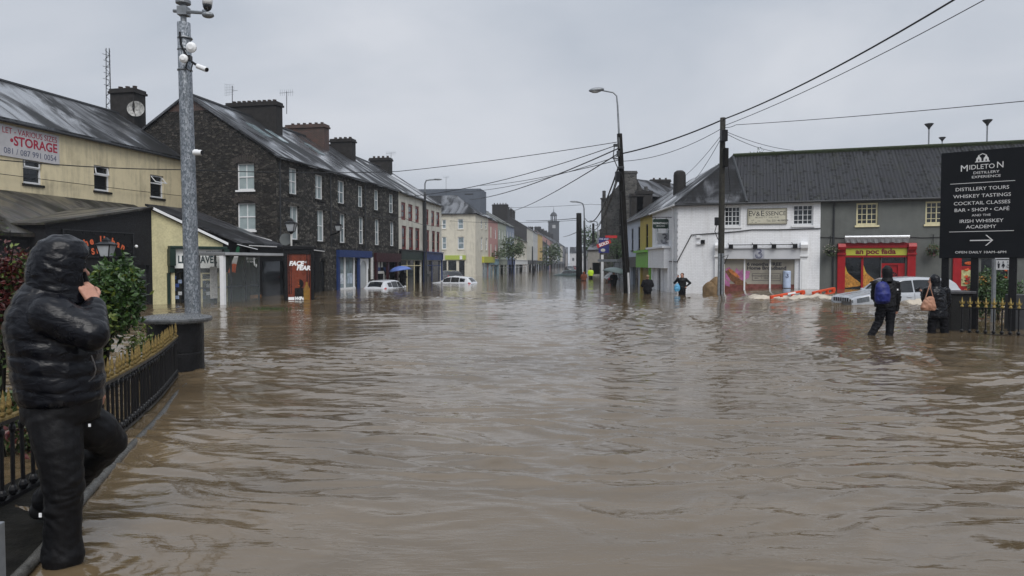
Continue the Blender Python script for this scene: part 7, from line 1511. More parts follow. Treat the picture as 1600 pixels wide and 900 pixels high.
# ---- cars: a lofted body surface S(s, t); glass, lamps and seams are patches on that surface
def car(lbl, pos, heading, spec, paint, glass=True, group=None, name='parked_car', tilt=(0, 0), parts=True):
    """pos: centre at the ground line of the car; heading: direction of the bonnet"""
    t = thing(name, pos, lbl, 'car', group); L = spec['L']; Wd = spec['W'] / 2
    st_ = spec['st']          # stations: x/L, z_bottom, z_belt, z_roof, half width factor, roof half width factor
    xs = np.array([q[0] for q in st_]); cols_ = [np.array([q[i] for q in st_]) for i in range(1, 6)]
    def S(s, v, off=0.0, side=1):
        zb, zl, zr, wf, rf_ = [float(np.interp(s, xs, c_)) for c_ in cols_]
        pr_ = [(0.0, Wd * wf * 0.93, zb), (0.14, Wd * wf * 0.99, zb + (zl - zb) * 0.35), (0.30, Wd * wf, zb + (zl - zb) * 0.68), (0.42, Wd * wf * 0.97, zl), (0.46, Wd * (wf * 0.95), zl + 0.01), (0.78, Wd * (rf_ * 1.04), zl + (zr - zl) * 0.86 + 0.005), (0.86, Wd * rf_ * 0.93, zr - 0.01), (1.0, 0.0, zr + 0.02)]
        tv = [p[0] for p in pr_]; y = float(np.interp(v, tv, [p[1] for p in pr_])); z = float(np.interp(v, tv, [p[2] for p in pr_]))
        return Vector(((s - 0.5) * L, side * (y + off), z + (off if v > 0.84 else 0)))
    rot = Matrix.Rotation(math.atan2(heading[1], heading[0]) + math.pi, 4, 'Z') @ Matrix.Rotation(tilt[0], 4, 'Y') @ Matrix.Rotation(tilt[1], 4, 'X')
    def fin(b, nm, m_, sm_=False): 
        b.v = [Vector(pos) + (rot @ v) for v in b.v]; return b.build(nm, m_, t, smooth=sm_)
    b = MB(); ss = np.linspace(0, 1, 61); vs_ = [0, .07, .14, .22, .30, .36, .42, .46, .54, .62, .70, .78, .82, .86, .92, 1.0]
    for side in (1, -1):
        g_ = [[S(s, v, 0, side) for v in vs_] for s in ss]; k0 = len(b.v); b.v += [p for r_ in g_ for p in r_]; n_ = len(vs_)
        for i in range(60):
            for j in range(n_ - 1): q = (k0 + i * n_ + j, k0 + (i + 1) * n_ + j, k0 + (i + 1) * n_ + j + 1, k0 + i * n_ + j + 1); b.f.append(q if side > 0 else q[::-1])
        for i in (0, 60): b.v.append(Vector((b.v[k0 + i * n_].x, 0, b.v[k0 + i * n_].z))); b.f.append(tuple(k0 + i * n_ + j for j in range(n_)) + (len(b.v) - 1,))
    b.poly(*[S(s, 0, 0, 1) for s in (0, 1)], *[S(s, 0, 0, -1) for s in (1, 0)])
    fin(b, 'body', paint, True)
    def patch(s0, s1, v0, v1, off, nm, m_, sides=(1, -1), sl0=0.0, sl1=0.0, n=8):
        """sl0/sl1 slant the front/rear edge as v rises"""
        for side in sides:
            b = MB()
            for i in range(n):
                for j in range(n):
                    def q(a, c_): v = v0 + (v1 - v0) * c_; e0 = s0 + sl0 * c_; e1 = s1 + sl1 * c_; return S(e0 + (e1 - e0) * a, v, off, side)
                    b.poly(q(i / n, j / n), q((i + 1) / n, j / n), q((i + 1) / n, (j + 1) / n), q(i / n, (j + 1) / n))
            fin(b, nm, m_)
    for w_ in spec['win']: patch(*w_, 0.006, 'side_window', GL_DARK)
    def cross(sa, sb, va, nm, m_, o=0.012):      # windscreen / rear window running across the car between stations
        b = MB(); n = 10
        for i in range(n):
            for j in range(n):
                def q(a, c_):
                    s = sa + (sb - sa) * c_; p = S(s, va); y = p.y * (a * 2 - 1) * 0.92; zz = float(np.interp(s, xs, cols_[2])) + 0.02 * (1 - abs(a * 2 - 1)) - 0.035 * abs(a * 2 - 1) ** 3 + o
                    return Vector(((s - 0.5) * L, y, zz))
                b.poly(q(i / n, j / n), q((i + 1) / n, j / n), q((i + 1) / n, (j + 1) / n), q(i / n, (j + 1) / n))
        return fin(b, nm, m_, True)
    if 'ws' in spec: cross(spec['ws'][0], spec['ws'][1], 0.78, 'windscreen', GL_DARK)
    if 'rw' in spec: cross(spec['rw'][0], spec['rw'][1], 0.78, 'rear_window', GL_DARK)
    for (s0, s1, v0, v1, nm, mm) in spec['lamps']: patch(s0, s1, v0, v1, 0.01, nm, mm, n=4)
    for (s0, s1, v0, v1, mm, nm) in spec.get('trim', ()): patch(s0, s1, v0, v1, 0.008, nm, mm, n=6)
    for fx in spec['wheels']:
        for side in (1, -1):
            c_ = Vector(((fx - 0.5) * L, side * (Wd * 0.96), 0.34)); b = MB(); b.cyl(c_ - Vector((0, side * 0.2, 0)), c_ + Vector((0, side * 0.015, 0)), 0.34, 0.33, 24); wh = fin(b, 'wheel', M('tyre_rubber', (0.012, 0.012, 0.012), 0.7))
            b = MB(); b.cyl(c_ + Vector((0, side * 0.016, 0)), c_ + Vector((0, side * 0.03, 0)), 0.22, 0.20, 20); b.v = [Vector(pos) + (rot @ v) for v in b.v]; b.build('rim', GALV2, wh)
    if 'grille' in spec:
        z0, z1, yw = spec['grille']; b = MB()
        b.obox((-L / 2 - 0.012, -yw, z0), (0.02, 0, 0), (0, yw * 2, 0), (0, 0, z1 - z0)); gq = fin(b, 'grille', BLK); b = MB()
        for i in range(8): b.obox((-L / 2 - 0.02, -yw + yw * 2 * i / 7 - 0.02, z0), (0.012, 0, 0), (0, 0.04, 0), (0, 0, z1 - z0))
        fin(b, 'grille_bars', paint)
    if parts:
        b = MB()
        for side in (1, -1): p = S(spec.get('mir', 0.33), 0.48, 0.02, side); b.ell(p + Vector((0, side * 0.10, 0.05)), (0.06, 0.10, 0.07), 10, 6)
        fin(b, 'door_mirror', paint, True)
        for s in spec.get('seams', ()): patch(s, s + 0.003, 0.05, 0.42, 0.004, 'door_seam', BLACKP, n=6)
        b = MB()
        for side in (1, -1):
            for s in spec.get('handles', ()): b.cyl(S(s, 0.36, 0.02, side), S(s + 0.045, 0.36, 0.02, side), 0.016, 0.016, 6)
        if spec.get('handles'): fin(b, 'door_handle', paint)
    return t
REDL = M('rear_lamp_red', (0.35, 0.01, 0.015), 0.15); HEADL = M('headlamp_glass', (0.10, 0.11, 0.12), 0.08, 0.4, 20); BLK = BLACKP
CARW = M('white_car_paint', (0.50, 0.52, 0.55), 0.3, 0.03, 2, coat=0.6); CARG = M('dark_green_car_paint', (0.05, 0.075, 0.075), 0.3, 0.1, 2, coat=0.6); CARK = M('black_car_paint', (0.012, 0.013, 0.015), 0.25, coat=0.6)
suv = dict(grille=(0.74, 0.88, 0.50), L=4.45, W=1.86, st=[(0.0, .42, .82, .84, .72, .60), (0.015, .30, .86, .90, .84, .66), (0.06, .26, .93, .97, .95, .74), (0.14, .26, 1.0, 1.03, .99, .76), (0.25, .26, 1.05, 1.09, 1, .78), (0.285, .26, 1.06, 1.12, 1, .78), (0.33, .26, 1.06, 1.30, 1, .77), (0.39, .26, 1.06, 1.52, 1, .76), (0.44, .26, 1.06, 1.61, 1, .76), (0.58, .26, 1.07, 1.65, 1, .76), (0.75, .26, 1.10, 1.63, 1, .75), (0.88, .27, 1.13, 1.58, .99, .73), (0.93, .28, 1.14, 1.46, .97, .72), (0.965, .30, 1.12, 1.22, .95, .72), (0.985, .34, 1.05, 1.10, .91, .70), (1.0, .45, .95, .98, .84, .64)],
    win=[(0.325, 0.50, 0.475, 0.765, 0.0, 0.0) and (0.335, 0.515, 0.475, 0.765), (0.525, 0.715, 0.475, 0.765)], lamps=[(0.002, 0.12, 0.31, 0.41, 'headlight', HEADL), (0.93, 0.992, 0.30, 0.41, 'tail_light', REDL)], trim=[(0.02, 0.98, 0.0, 0.10, M('grey_cladding', (0.03, 0.03, 0.032), 0.6), 'sill_cladding')], wheels=(0.19, 0.80), ws=(0.30, 0.40), rw=(0.91, 0.955), seams=(0.335, 0.52, 0.715), handles=(0.45, 0.65), mir=0.335)
# slanted outer edges of the side glass
suv['win'] = [(0.345, 0.515, 0.475, 0.765), (0.527, 0.705, 0.475, 0.765), (0.722, 0.83, 0.49, 0.74)]
zc = 1.65 - (428 - 411) / 1100 * 26.8 - 1.66
car('white suv with dark windows afloat before the red chip shop', ((P(1401, 411, 26.8).x), 26.8, zc - 0.10), (-1, -0.12), suv, M('silver_grey_car_paint', (0.36, 0.38, 0.41), 0.3, 0.05, 2, coat=0.6))
hatch = dict(L=3.9, W=1.7, st=[(0.0, .42, .68, .70, .80, .6), (0.04, .28, .76, .80, .93, .7), (0.12, .24, .84, .88, .98, .72), (0.24, .24, .90, .95, 1, .74), (0.29, .24, .91, 1.02, 1, .74), (0.36, .24, .92, 1.25, 1, .74), (0.43, .24, .92, 1.40, 1, .73), (0.55, .24, .93, 1.46, 1, .73), (0.75, .24, .95, 1.44, 1, .72), (0.87, .25, .96, 1.38, .99, .70), (0.93, .26, .96, 1.18, .98, .72), (0.97, .28, .94, 1.0, .96, .74), (1.0, .42, .85, .88, .88, .66)],
    win=[(0.345, 0.51, 0.475, 0.765), (0.522, 0.70, 0.475, 0.765), (0.715, 0.83, 0.50, 0.73)], lamps=[(0.02, 0.10, 0.30, 0.41, 'headlight', HEADL), (0.915, 0.99, 0.33, 0.50, 'tail_light', REDL)], trim=[], wheels=(0.18, 0.82), ws=(0.285, 0.42), rw=(0.885, 0.965), seams=(0.335, 0.515), handles=(0.46, 0.65))
c = P(604, 437, 47); car('small white hatchback sunk to its rear window near the maroon shop', (c.x + 0.05, 47.3, c.z - 1.47), (0.36, 1), hatch, CARW)
c = P(708, 431, 58.5); car('white hatchback afloat on the left with a red tail lamp', (c.x, 58.5, c.z - 1.46), (-1, 0.32), hatch, CARW, tilt=(0.03, 0))
c = P(702, 422.5, 74); car('dark car half hidden behind the floating white hatchback', (c.x, 74, c.z - 1.46), (-0.5, 1), hatch, CARK, parts=False)
c = P(890, 421.5, 92); car('dark green car nearly submerged left of the short black pole', (c.x - 0.1, 92, c.z - 1.45), (-1, 0.5), hatch, CARG, parts=False)
c = P(890, 412.5, 175); car('dark car parked far down the street', (c.x, 175, -0.5), (0.1, -1), hatch, CARK, parts=False)
c = P(900, 412, 190); car('reddish distant car at the far end of the street', (c.x, 190, -0.5), (0.1, -1), hatch, M('red_car_paint', (0.12, 0.02, 0.02), 0.3), parts=False)
c = P(961, 424, 60.5); car('black car tail by the small shelter on the right', (c.x + 1.0, 60.5, -0.55), (1, 0.2), hatch, CARK, parts=False)
# ================================================================ people
def capsule(b, p0, r0, p1, r1, n=16):
    p0, p1 = Vector(p0), Vector(p1); L = (p1 - p0).length; d = (p1 - p0).normalized() if L > 1e-6 else Vector((0, 0, 1)); x = d.orthogonal().normalized(); y = d.cross(x); rings = []
    for i in range(1, 5): a = math.pi / 2 * i / 5; rings.append((p0 - d * r0 * math.cos(a), r0 * math.sin(a)))
    rings.append((p0, r0)); rings.append(((p0 + p1) / 2, (r0 + r1) / 2)); rings.append((p1, r1))
    for i in range(4, 0, -1): a = math.pi / 2 * i / 5; rings.append((p1 + d * r1 * math.cos(a), r1 * math.sin(a)))
    b.loft([[c + (x * math.cos(2 * math.pi * k_ / n) + y * math.sin(2 * math.pi * k_ / n)) * r for k_ in range(n)] for c, r in rings])
def chain(b, pts): 
    for i in range(len(pts) - 1): capsule(b, pts[i][0], pts[i][1], pts[i + 1][0], pts[i + 1][1])
def stack(b, secs, rz=0.0):
    """horizontal elliptical sections: (x, y, z, rx, ry) turned by rz"""
    ca, sa = math.cos(rz), math.sin(rz); rings = []
    for x, y, z, rx, ry in secs: rings.append([Vector((x + rx * math.cos(a) * ca - ry * math.sin(a) * sa, y + rx * math.cos(a) * sa + ry * math.sin(a) * ca, z)) for a in [2 * math.pi * i / 24 for i in range(24)]])
    b.loft(rings)
def fuse(b, voxel, smooth_n=4, factor=0.5):
    me = bpy.data.meshes.new('tmp'); me.from_pydata([tuple(v) for v in b.v], [], b.f)
    bm = bmesh.new(); bm.from_mesh(me); bmesh.ops.recalc_face_normals(bm, faces=bm.faces); bm.to_mesh(me); bm.free()
    o = bpy.data.objects.new('tmp', me); C.objects.link(o)
    r = o.modifiers.new('r', 'REMESH'); r.mode = 'VOXEL'; r.voxel_size = voxel; r.use_smooth_shade = True
    s = o.modifiers.new('s', 'SMOOTH'); s.iterations = smooth_n; s.factor = factor
    dg = bpy.context.evaluated_depsgraph_get(); dg.update(); out = bpy.data.meshes.new_from_object(o.evaluated_get(dg)); bpy.data.objects.remove(o); bpy.data.meshes.remove(me); return out
def displace(me, fn):
    n = len(me.vertices); co = np.empty(n * 3, np.float32); me.vertices.foreach_get('co', co); co = co.reshape(-1, 3)
    no = np.empty(n * 3, np.float32); me.vertex_normals.foreach_get('vector', no); no = no.reshape(-1, 3)
    d = np.array([fn(Vector(p), Vector(q)) for p, q in zip(co.tolist(), no.tolist())], np.float32)
    me.vertices.foreach_set('co', (co + no * d[:, None]).ravel()); me.update()
def putmesh(me, name, m, parent, org): 
    n = len(me.vertices); co = np.empty(n * 3, np.float32); me.vertices.foreach_get('co', co); co = co.reshape(-1, 3) - np.array(org, np.float32); me.vertices.foreach_set('co', co.ravel()); me.update(); me.materials.clear()
    auto_uv(me) if not me.uv_layers else None
    o = place(me, name, m, parent, True); return o
def hand(b, wrist, d, n, s=1.0, curl=0.6, flip=1, spread=0.12, thumb=True, r=0.0085):
    """wrist joint, finger direction d, palm normal n (the side the fingers curl to)"""
    wrist = Vector(wrist); d = Vector(d).normalized(); n = Vector(n); n = (n - d * n.dot(d)).normalized(); sd = d.cross(n) * flip
    for k_ in (-1, -0.33, 0.33, 1): capsule(b, wrist + sd * 0.018 * k_ * s, 0.017 * s, wrist + d * 0.085 * s + sd * 0.030 * k_ * s, 0.0125 * s, 10)
    for k_, (len_, off) in enumerate(((0.072, 0.030), (0.082, 0.010), (0.076, -0.011), (0.060, -0.030))):
        p = wrist + d * 0.088 * s + sd * off * s; a = 0.25 + 0.1 * k_ * curl; dirv = d + sd * (off * 4 * spread * 2)
        for j, fr_ in enumerate((0.46, 0.30, 0.24)):
            a += curl * (0.35, 0.75, 0.55)[j]; v = (dirv.normalized() * math.cos(a) + n * math.sin(a)); q = p + v * len_ * fr_ * s
            capsule(b, p, (r + 0.0012 - j * 0.0008) * s, q, (r - j * 0.0008) * s, 8); p = q
    if thumb:
        p = wrist + d * 0.025 * s + sd * 0.026 * s
        for j, (L_, ang) in enumerate(((0.042, 0.85), (0.034, 0.55), (0.026, 0.25))):
            v = (d * math.cos(ang) + sd * math.sin(ang) + n * (0.25 + 0.25 * j)).normalized(); q = p + v * L_ * s; capsule(b, p, (0.0125 - j * 0.0012) * s, q, (0.0112 - j * 0.0012) * s, 8); p = q
def head(b, c, face, s=1.0):
    """c: centre of the head; face: horizontal facing direction"""
    c = Vector(c); f = Vector((face[0], face[1], 0)).normalized(); l = Vector((-f.y, f.x, 0)); rz = math.atan2(f.y, f.x)
    stack(b, [(c.x + f.x * o, c.y + f.y * o, c.z + z * s, rx * s, ry * s) for o, z, rx, ry in ((0.02, -0.125, 0.03, 0.03), (0.025, -0.112, 0.062, 0.048), (0.018, -0.08, 0.08, 0.062), (0.008, -0.04, 0.09, 0.070), (0.0, 0.0, 0.096, 0.075), (-0.004, 0.05, 0.100, 0.078), (-0.006, 0.09, 0.085, 0.068), (-0.006, 0.115, 0.055, 0.045), (-0.006, 0.126, 0.015, 0.012))], rz)
    capsule(b, c + f * 0.088 * s + Vector((0, 0, 0.012)) * s, 0.009 * s, c + f * 0.112 * s + Vector((0, 0, -0.028)) * s, 0.014 * s, 8)       # nose
    for sg in (-1, 1):
        b.ell(c + l * sg * 0.078 * s + Vector((0, 0, -0.005)) - f * 0.005, (0.018 * s, 0.012 * s, 0.032 * s), 8, 6)                                            # ears
        b.ell(c + l * sg * 0.030 * s + f * 0.080 * s + Vector((0, 0, 0.028)) * s, (0.02 * s, 0.02 * s, 0.008 * s), 8, 5)                       # brow
    b.ell(c + f * 0.084 * s + Vector((0, 0, -0.062)) * s, (0.014 * s, 0.014 * s, 0.007 * s), 8, 5); b.ell(c + f * 0.084 * s + Vector((0, 0, -0.073)) * s, (0.013 * s, 0.013 * s, 0.007 * s), 8, 5)
SKIN = M('ruddy_skin', (0.42, 0.22, 0.16), 0.5, 0.14, 30, 0.25, 90)
def puffer_mat():
    m, n, b = newmat('black_puffer_nylon'); b.inputs['Base Color'].default_value = (0.003, 0.0035, 0.006, 1)
    r = ramp(n, noise_n(n, coord(n), 7, 4, 0.6), [(0.35, 0.24), (0.7, 0.38)]); n.links.new(r, b.inputs['Roughness']); b.inputs['Specular IOR Level'].default_value = 0.28
    p = bump(n, noise_n(n, coord(n, 'Object', (1, 1, 2.2)), 9, 4, 0.5, 1.0), 0.5, 0.02, None); bump(n, noise_n(n, coord(n), 90, 2, 0.5), 0.15, 0.003, b, p); return m
PUFF = puffer_mat()
TROU = M('black_waterproof_nylon', (0.004, 0.004, 0.005), 0.55, 0.2, 12, 0.3, 20, spec=0.24)
FLEECE = M('black_fleece', (0.008, 0.008, 0.010), 0.9, 0.2, 30, 0.5, 120, spec=0.2)
BOOT = M('black_rubber_boot', (0.010, 0.010, 0.011), 0.4, 0.2)

# ---- foreground man, leaning on the railings, phone to his right ear
Y0 = 3.85
def q2(px, py, dy=0.0): return P(px, py, Y0 + dy)
mo = Vector((q2(97, 411).x, Y0, 0)); mn = thing('person', mo, 'person in a black hooded puffer jacket phoning beside the railings', 'person')
hd = q2(99, 420, 0.02); face = Vector((0.86, 0.50, 0))
shR, shL = q2(72, 492, -0.17), q2(98, 482, 0.20); elR = q2(146, 522, -0.16); wrR = q2(147, 472, -0.02); hipc = q2(92, 628)
b = MB(); head(b, hd, face)
capsule(b, hd + Vector((-0.02, 0, -0.07)), 0.06, q2(84, 478), 0.068)
stack(b, [(q2(86, 600).x, Y0, q2(86, 640).z, 0.15, 0.17), (q2(86, 560).x, Y0, q2(86, 560).z, 0.15, 0.17), (q2(82, 510).x, Y0, q2(82, 500).z, 0.13, 0.19), (q2(84, 480).x, Y0, q2(84, 478).z, 0.07, 0.10)], 0.4)
chain(b, [(shR, 0.055), (elR, 0.042), (wrR, 0.030)]); chain(b, [(shL, 0.055), (q2(130, 560, 0.22), 0.042), (q2(150, 600, 0.16), 0.03)])
HL, HR = q2(100, 640, 0.09), q2(82, 640, -0.08)
knS, anS = q2(99, 752, -0.10), q2(96, 850, -0.08); knB, anB = q2(178, 690, 0.28), q2(72, 780, 0.46)
chain(b, [(HR, 0.09), (knS, 0.058), (anS, 0.042)]); chain(b, [(HL, 0.09), (knB, 0.058), (anB, 0.042)])
# hand: wrist low right of the face, fingers up and wrapped round the phone
dirh = (q2(127, 436, 0.0) - wrR).normalized(); hand(b, wrR, dirh, (-0.85, 0.35, 0.25), 1.08, 0.55, flip=-1, spread=0.2)
hand(b, q2(150, 600, 0.16), (0.3, 0, -1), (-1, 0, 0), 1.0, 0.8)
me = fuse(b, 0.0055, 2, 0.4); putmesh(me, 'body', SKIN, mn, mo)
# phone
pc_ = q2(130, 447, 0.03); ax = Vector((0.28, 0.1, -1)).normalized() ; b = MB(); xx = Vector((0.75, 0.35, 0.2)); xx = (xx - ax * xx.dot(ax)).normalized(); nn_ = ax.cross(xx)
b.obox(pc_ - ax * 0.075 - xx * 0.036 - nn_ * 0.005, ax * 0.15, xx * 0.072, nn_ * 0.01); tag(b.build('phone', BLACKP, None, bevel=0.003, org=pc_), 'dark smartphone held to the ear of the hooded man', 'phone')
# jacket torso with sleeves
b = MB()
def sec(xl, xr, py, depth, dy=0.0): 
    a, c = q2(xl, py, dy), q2(xr, py, dy); return ((a.x + c.x) / 2, Y0 + dy, a.z, (c.x - a.x) / 2, depth)
stack(b, [sec(40, 150, 629, 0.19), sec(37, 155, 620, 0.21), sec(32, 155, 597, 0.22), sec(27, 152, 568, 0.225), sec(23, 149, 540, 0.23), sec(20, 143, 512, 0.235), sec(22, 136, 490, 0.225), sec(30, 127, 469, 0.195), sec(36, 120, 452, 0.155), sec(50, 112, 438, 0.11)])
chain(b, [(shR + Vector((0.015, 0.02, 0)), 0.112), (elR + Vector((-0.015, 0, 0.0)), 0.092), (wrR + Vector((0.004, -0.006, -0.024)), 0.058)])
capsule(b, wrR + Vector((0.002, -0.002, -0.025)), 0.052, wrR + Vector((0, 0, -0.008)), 0.043)
chain(b, [(shL, 0.12), (q2(128, 556, 0.2), 0.10), (q2(146, 590, 0.15), 0.062)])
me = fuse(b, 0.009, 3)
def quilt(p, n):
    ta = 0; ab = elR - shR; t_ = max(0, min(1, (p - shR).dot(ab) / ab.length_squared)); dA = (p - (shR + ab * t_)).length
    bc = wrR - elR; t2 = max(0, min(1, (p - elR).dot(bc) / bc.length_squared)); dB = (p - (elR + bc * t2)).length
    w = noise.noise(p * 3.5) * 0.25
    if dB < 0.115 and dB < dA + 0.01 and t2 > 0.02: ph = t2 * bc.length / 0.045; amp = 0.005
    elif dA < 0.135: ph = (t_ * ab.length + w * 0.12) / 0.11; amp = 0.004
    else: ph = (p.z + 0.03 * math.sin((p.x - mo.x) * 5) + w * 0.06) / 0.088; amp = 0.012
    s_ = abs(math.sin(math.pi * ph)); q = s_ ** 0.28
    wr = noise.noise(Vector((p.x * 12, p.y * 12, p.z * 22))) * 0.005 + noise.noise(Vector((p.x * 30, p.y * 30, p.z * 48))) * 0.0015
    pk = noise.noise(Vector((p.x * 22, p.y * 22, p.z * 4))) * 0.005 * (1 - q)
    return amp * (q - 0.7) + wr + pk
displace(me, quilt); jk = putmesh(me, 'jacket', PUFF, mn, mo)
b = MB(); pts = [q2(x, y, -0.243 + 0.02 * i) for i, (x, y) in enumerate(((143, 556), (147, 566), (150, 577), (147, 588), (139, 596)))]; b.tube(pts, 0.0035, 5); b.build('pocket_zip', M('zip_silver', (0.25, 0.25, 0.26), 0.3, metal=0.7), jk)
# hood: shell open to the front
hc = q2(86, 418, 0.01); fz = math.atan2(face.y, face.x)
b = MB(); stack(b, [(q2(95, 480).x, Y0, q2(88, 474).z, 0.15, 0.145), (q2(91, 460).x, Y0, q2(84, 456).z, 0.150, 0.145), (q2(90, 435).x, Y0, q2(83, 436).z, 0.155, 0.145), (q2(92, 415).x, Y0, q2(85, 414).z, 0.155, 0.142), (q2(95, 395).x, Y0, q2(88, 394).z, 0.142, 0.128), (q2(97, 378).x, Y0, q2(90, 377).z, 0.110, 0.10), (q2(97, 367).x, Y0, q2(90, 367).z, 0.04, 0.04)], 0.35)
me = fuse(b, 0.008, 3)
bm = bmesh.new(); bm.from_mesh(me)
f3 = Vector((face.x, face.y, -0.12)).normalized(); kill = []
for v in bm.verts:
    r_ = v.co - (hd + Vector((0, 0, 0.005))); a_ = r_.dot(f3); pr = (r_ - f3 * a_)
    up_ = pr.z; sdw = pr.dot(Vector((-face.y, face.x, 0)))
    if a_ > 0.03 - 0.10 * max(0, -up_) and (sdw / 0.098) ** 2 + ((up_ + 0.012) / 0.135) ** 2 < 1: kill.append(v)
bmesh.ops.delete(bm, geom=kill, context='VERTS'); bm.to_mesh(me); bm.free(); me.update()
def hq(p, n):
    ph = ((p - hc).dot(Vector((0.55, 0, 0.83))) + 0.01 * math.sin(p.x * 20)) / 0.064; s_ = abs(math.sin(math.pi * ph)) ** 0.5
    return 0.0045 * (s_ - 0.7) + noise.noise(p * 24) * 0.004 + noise.noise(p * 50) * 0.002
displace(me, hq); ho = putmesh(me, 'hood', PUFF, mn, mo); md = ho.modifiers.new('t', 'SOLIDIFY'); md.thickness = 0.014; md.offset = -1
# trousers
b = MB(); stack(b, [sec(42, 148, 656, 0.17), sec(40, 152, 640, 0.185), sec(40, 154, 624, 0.18), sec(46, 150, 610, 0.17)])
chain(b, [(q2(86, 655, -0.06), 0.136), (q2(92, 700, -0.09), 0.118), (knS, 0.098), (q2(98, 800, -0.09), 0.089), (q2(98, 848, -0.08), 0.094), (q2(99, 868, -0.08), 0.105)])
chain(b, [(q2(112, 655, 0.08), 0.135), (q2(150, 672, 0.18), 0.118), (knB + Vector((-0.02, 0, 0)), 0.092), (q2(130, 735, 0.38), 0.085), (anB, 0.08)])
me = fuse(b, 0.009, 4)
def crease(p, n):
    k_ = 0.22 + max(0.0, 1.5 - abs(p.z - 0.38) * 7.0) + (0.5 if p.z < 0.16 else 0)
    q = Vector((p.x * 9, p.y * 7, p.z * 15 + p.x * 9)) + Vector((noise.noise(p * 5), 0, noise.noise(p * 4 + Vector((3, 0, 0))))) * 1.6
    return (abs(noise.noise(q)) ** 0.9 - 0.2) * 0.013 * k_ + noise.noise(p * 26) * 0.003
displace(me, crease); tr = putmesh(me, 'trousers', TROU, mn, mo)
b = MB(); b.cbox(q2(140, 664.5, -0.145), 0.012, 0.004, 0.016); b.cbox(q2(63, 805, -0.19), 0.014, 0.004, 0.022); b.build('reflective_logo', WHITEP, tr)
b = MB(); chain(b, [(q2(97, 862, -0.08), 0.07), (Vector((q2(97, 880).x, Y0 - 0.09, -0.12)), 0.055), (Vector((q2(120, 880).x, Y0 - 0.06, -0.14)), 0.045)]); me = fuse(b, 0.009, 3); putmesh(me, 'boot', BOOT, mn, mo)
b = MB(); zt_ = 0.105; chain(b, [(anB, 0.058), (Vector((anB.x - 0.05, anB.y, zt_ + 0.01)), 0.052), (Vector((anB.x + 0.06, anB.y, zt_)), 0.048), (Vector((anB.x + 0.17, anB.y + 0.01, zt_ - 0.01)), 0.042)])
me = fuse(b, 0.009, 3); putmesh(me, 'boot', BOOT, mn, mo)

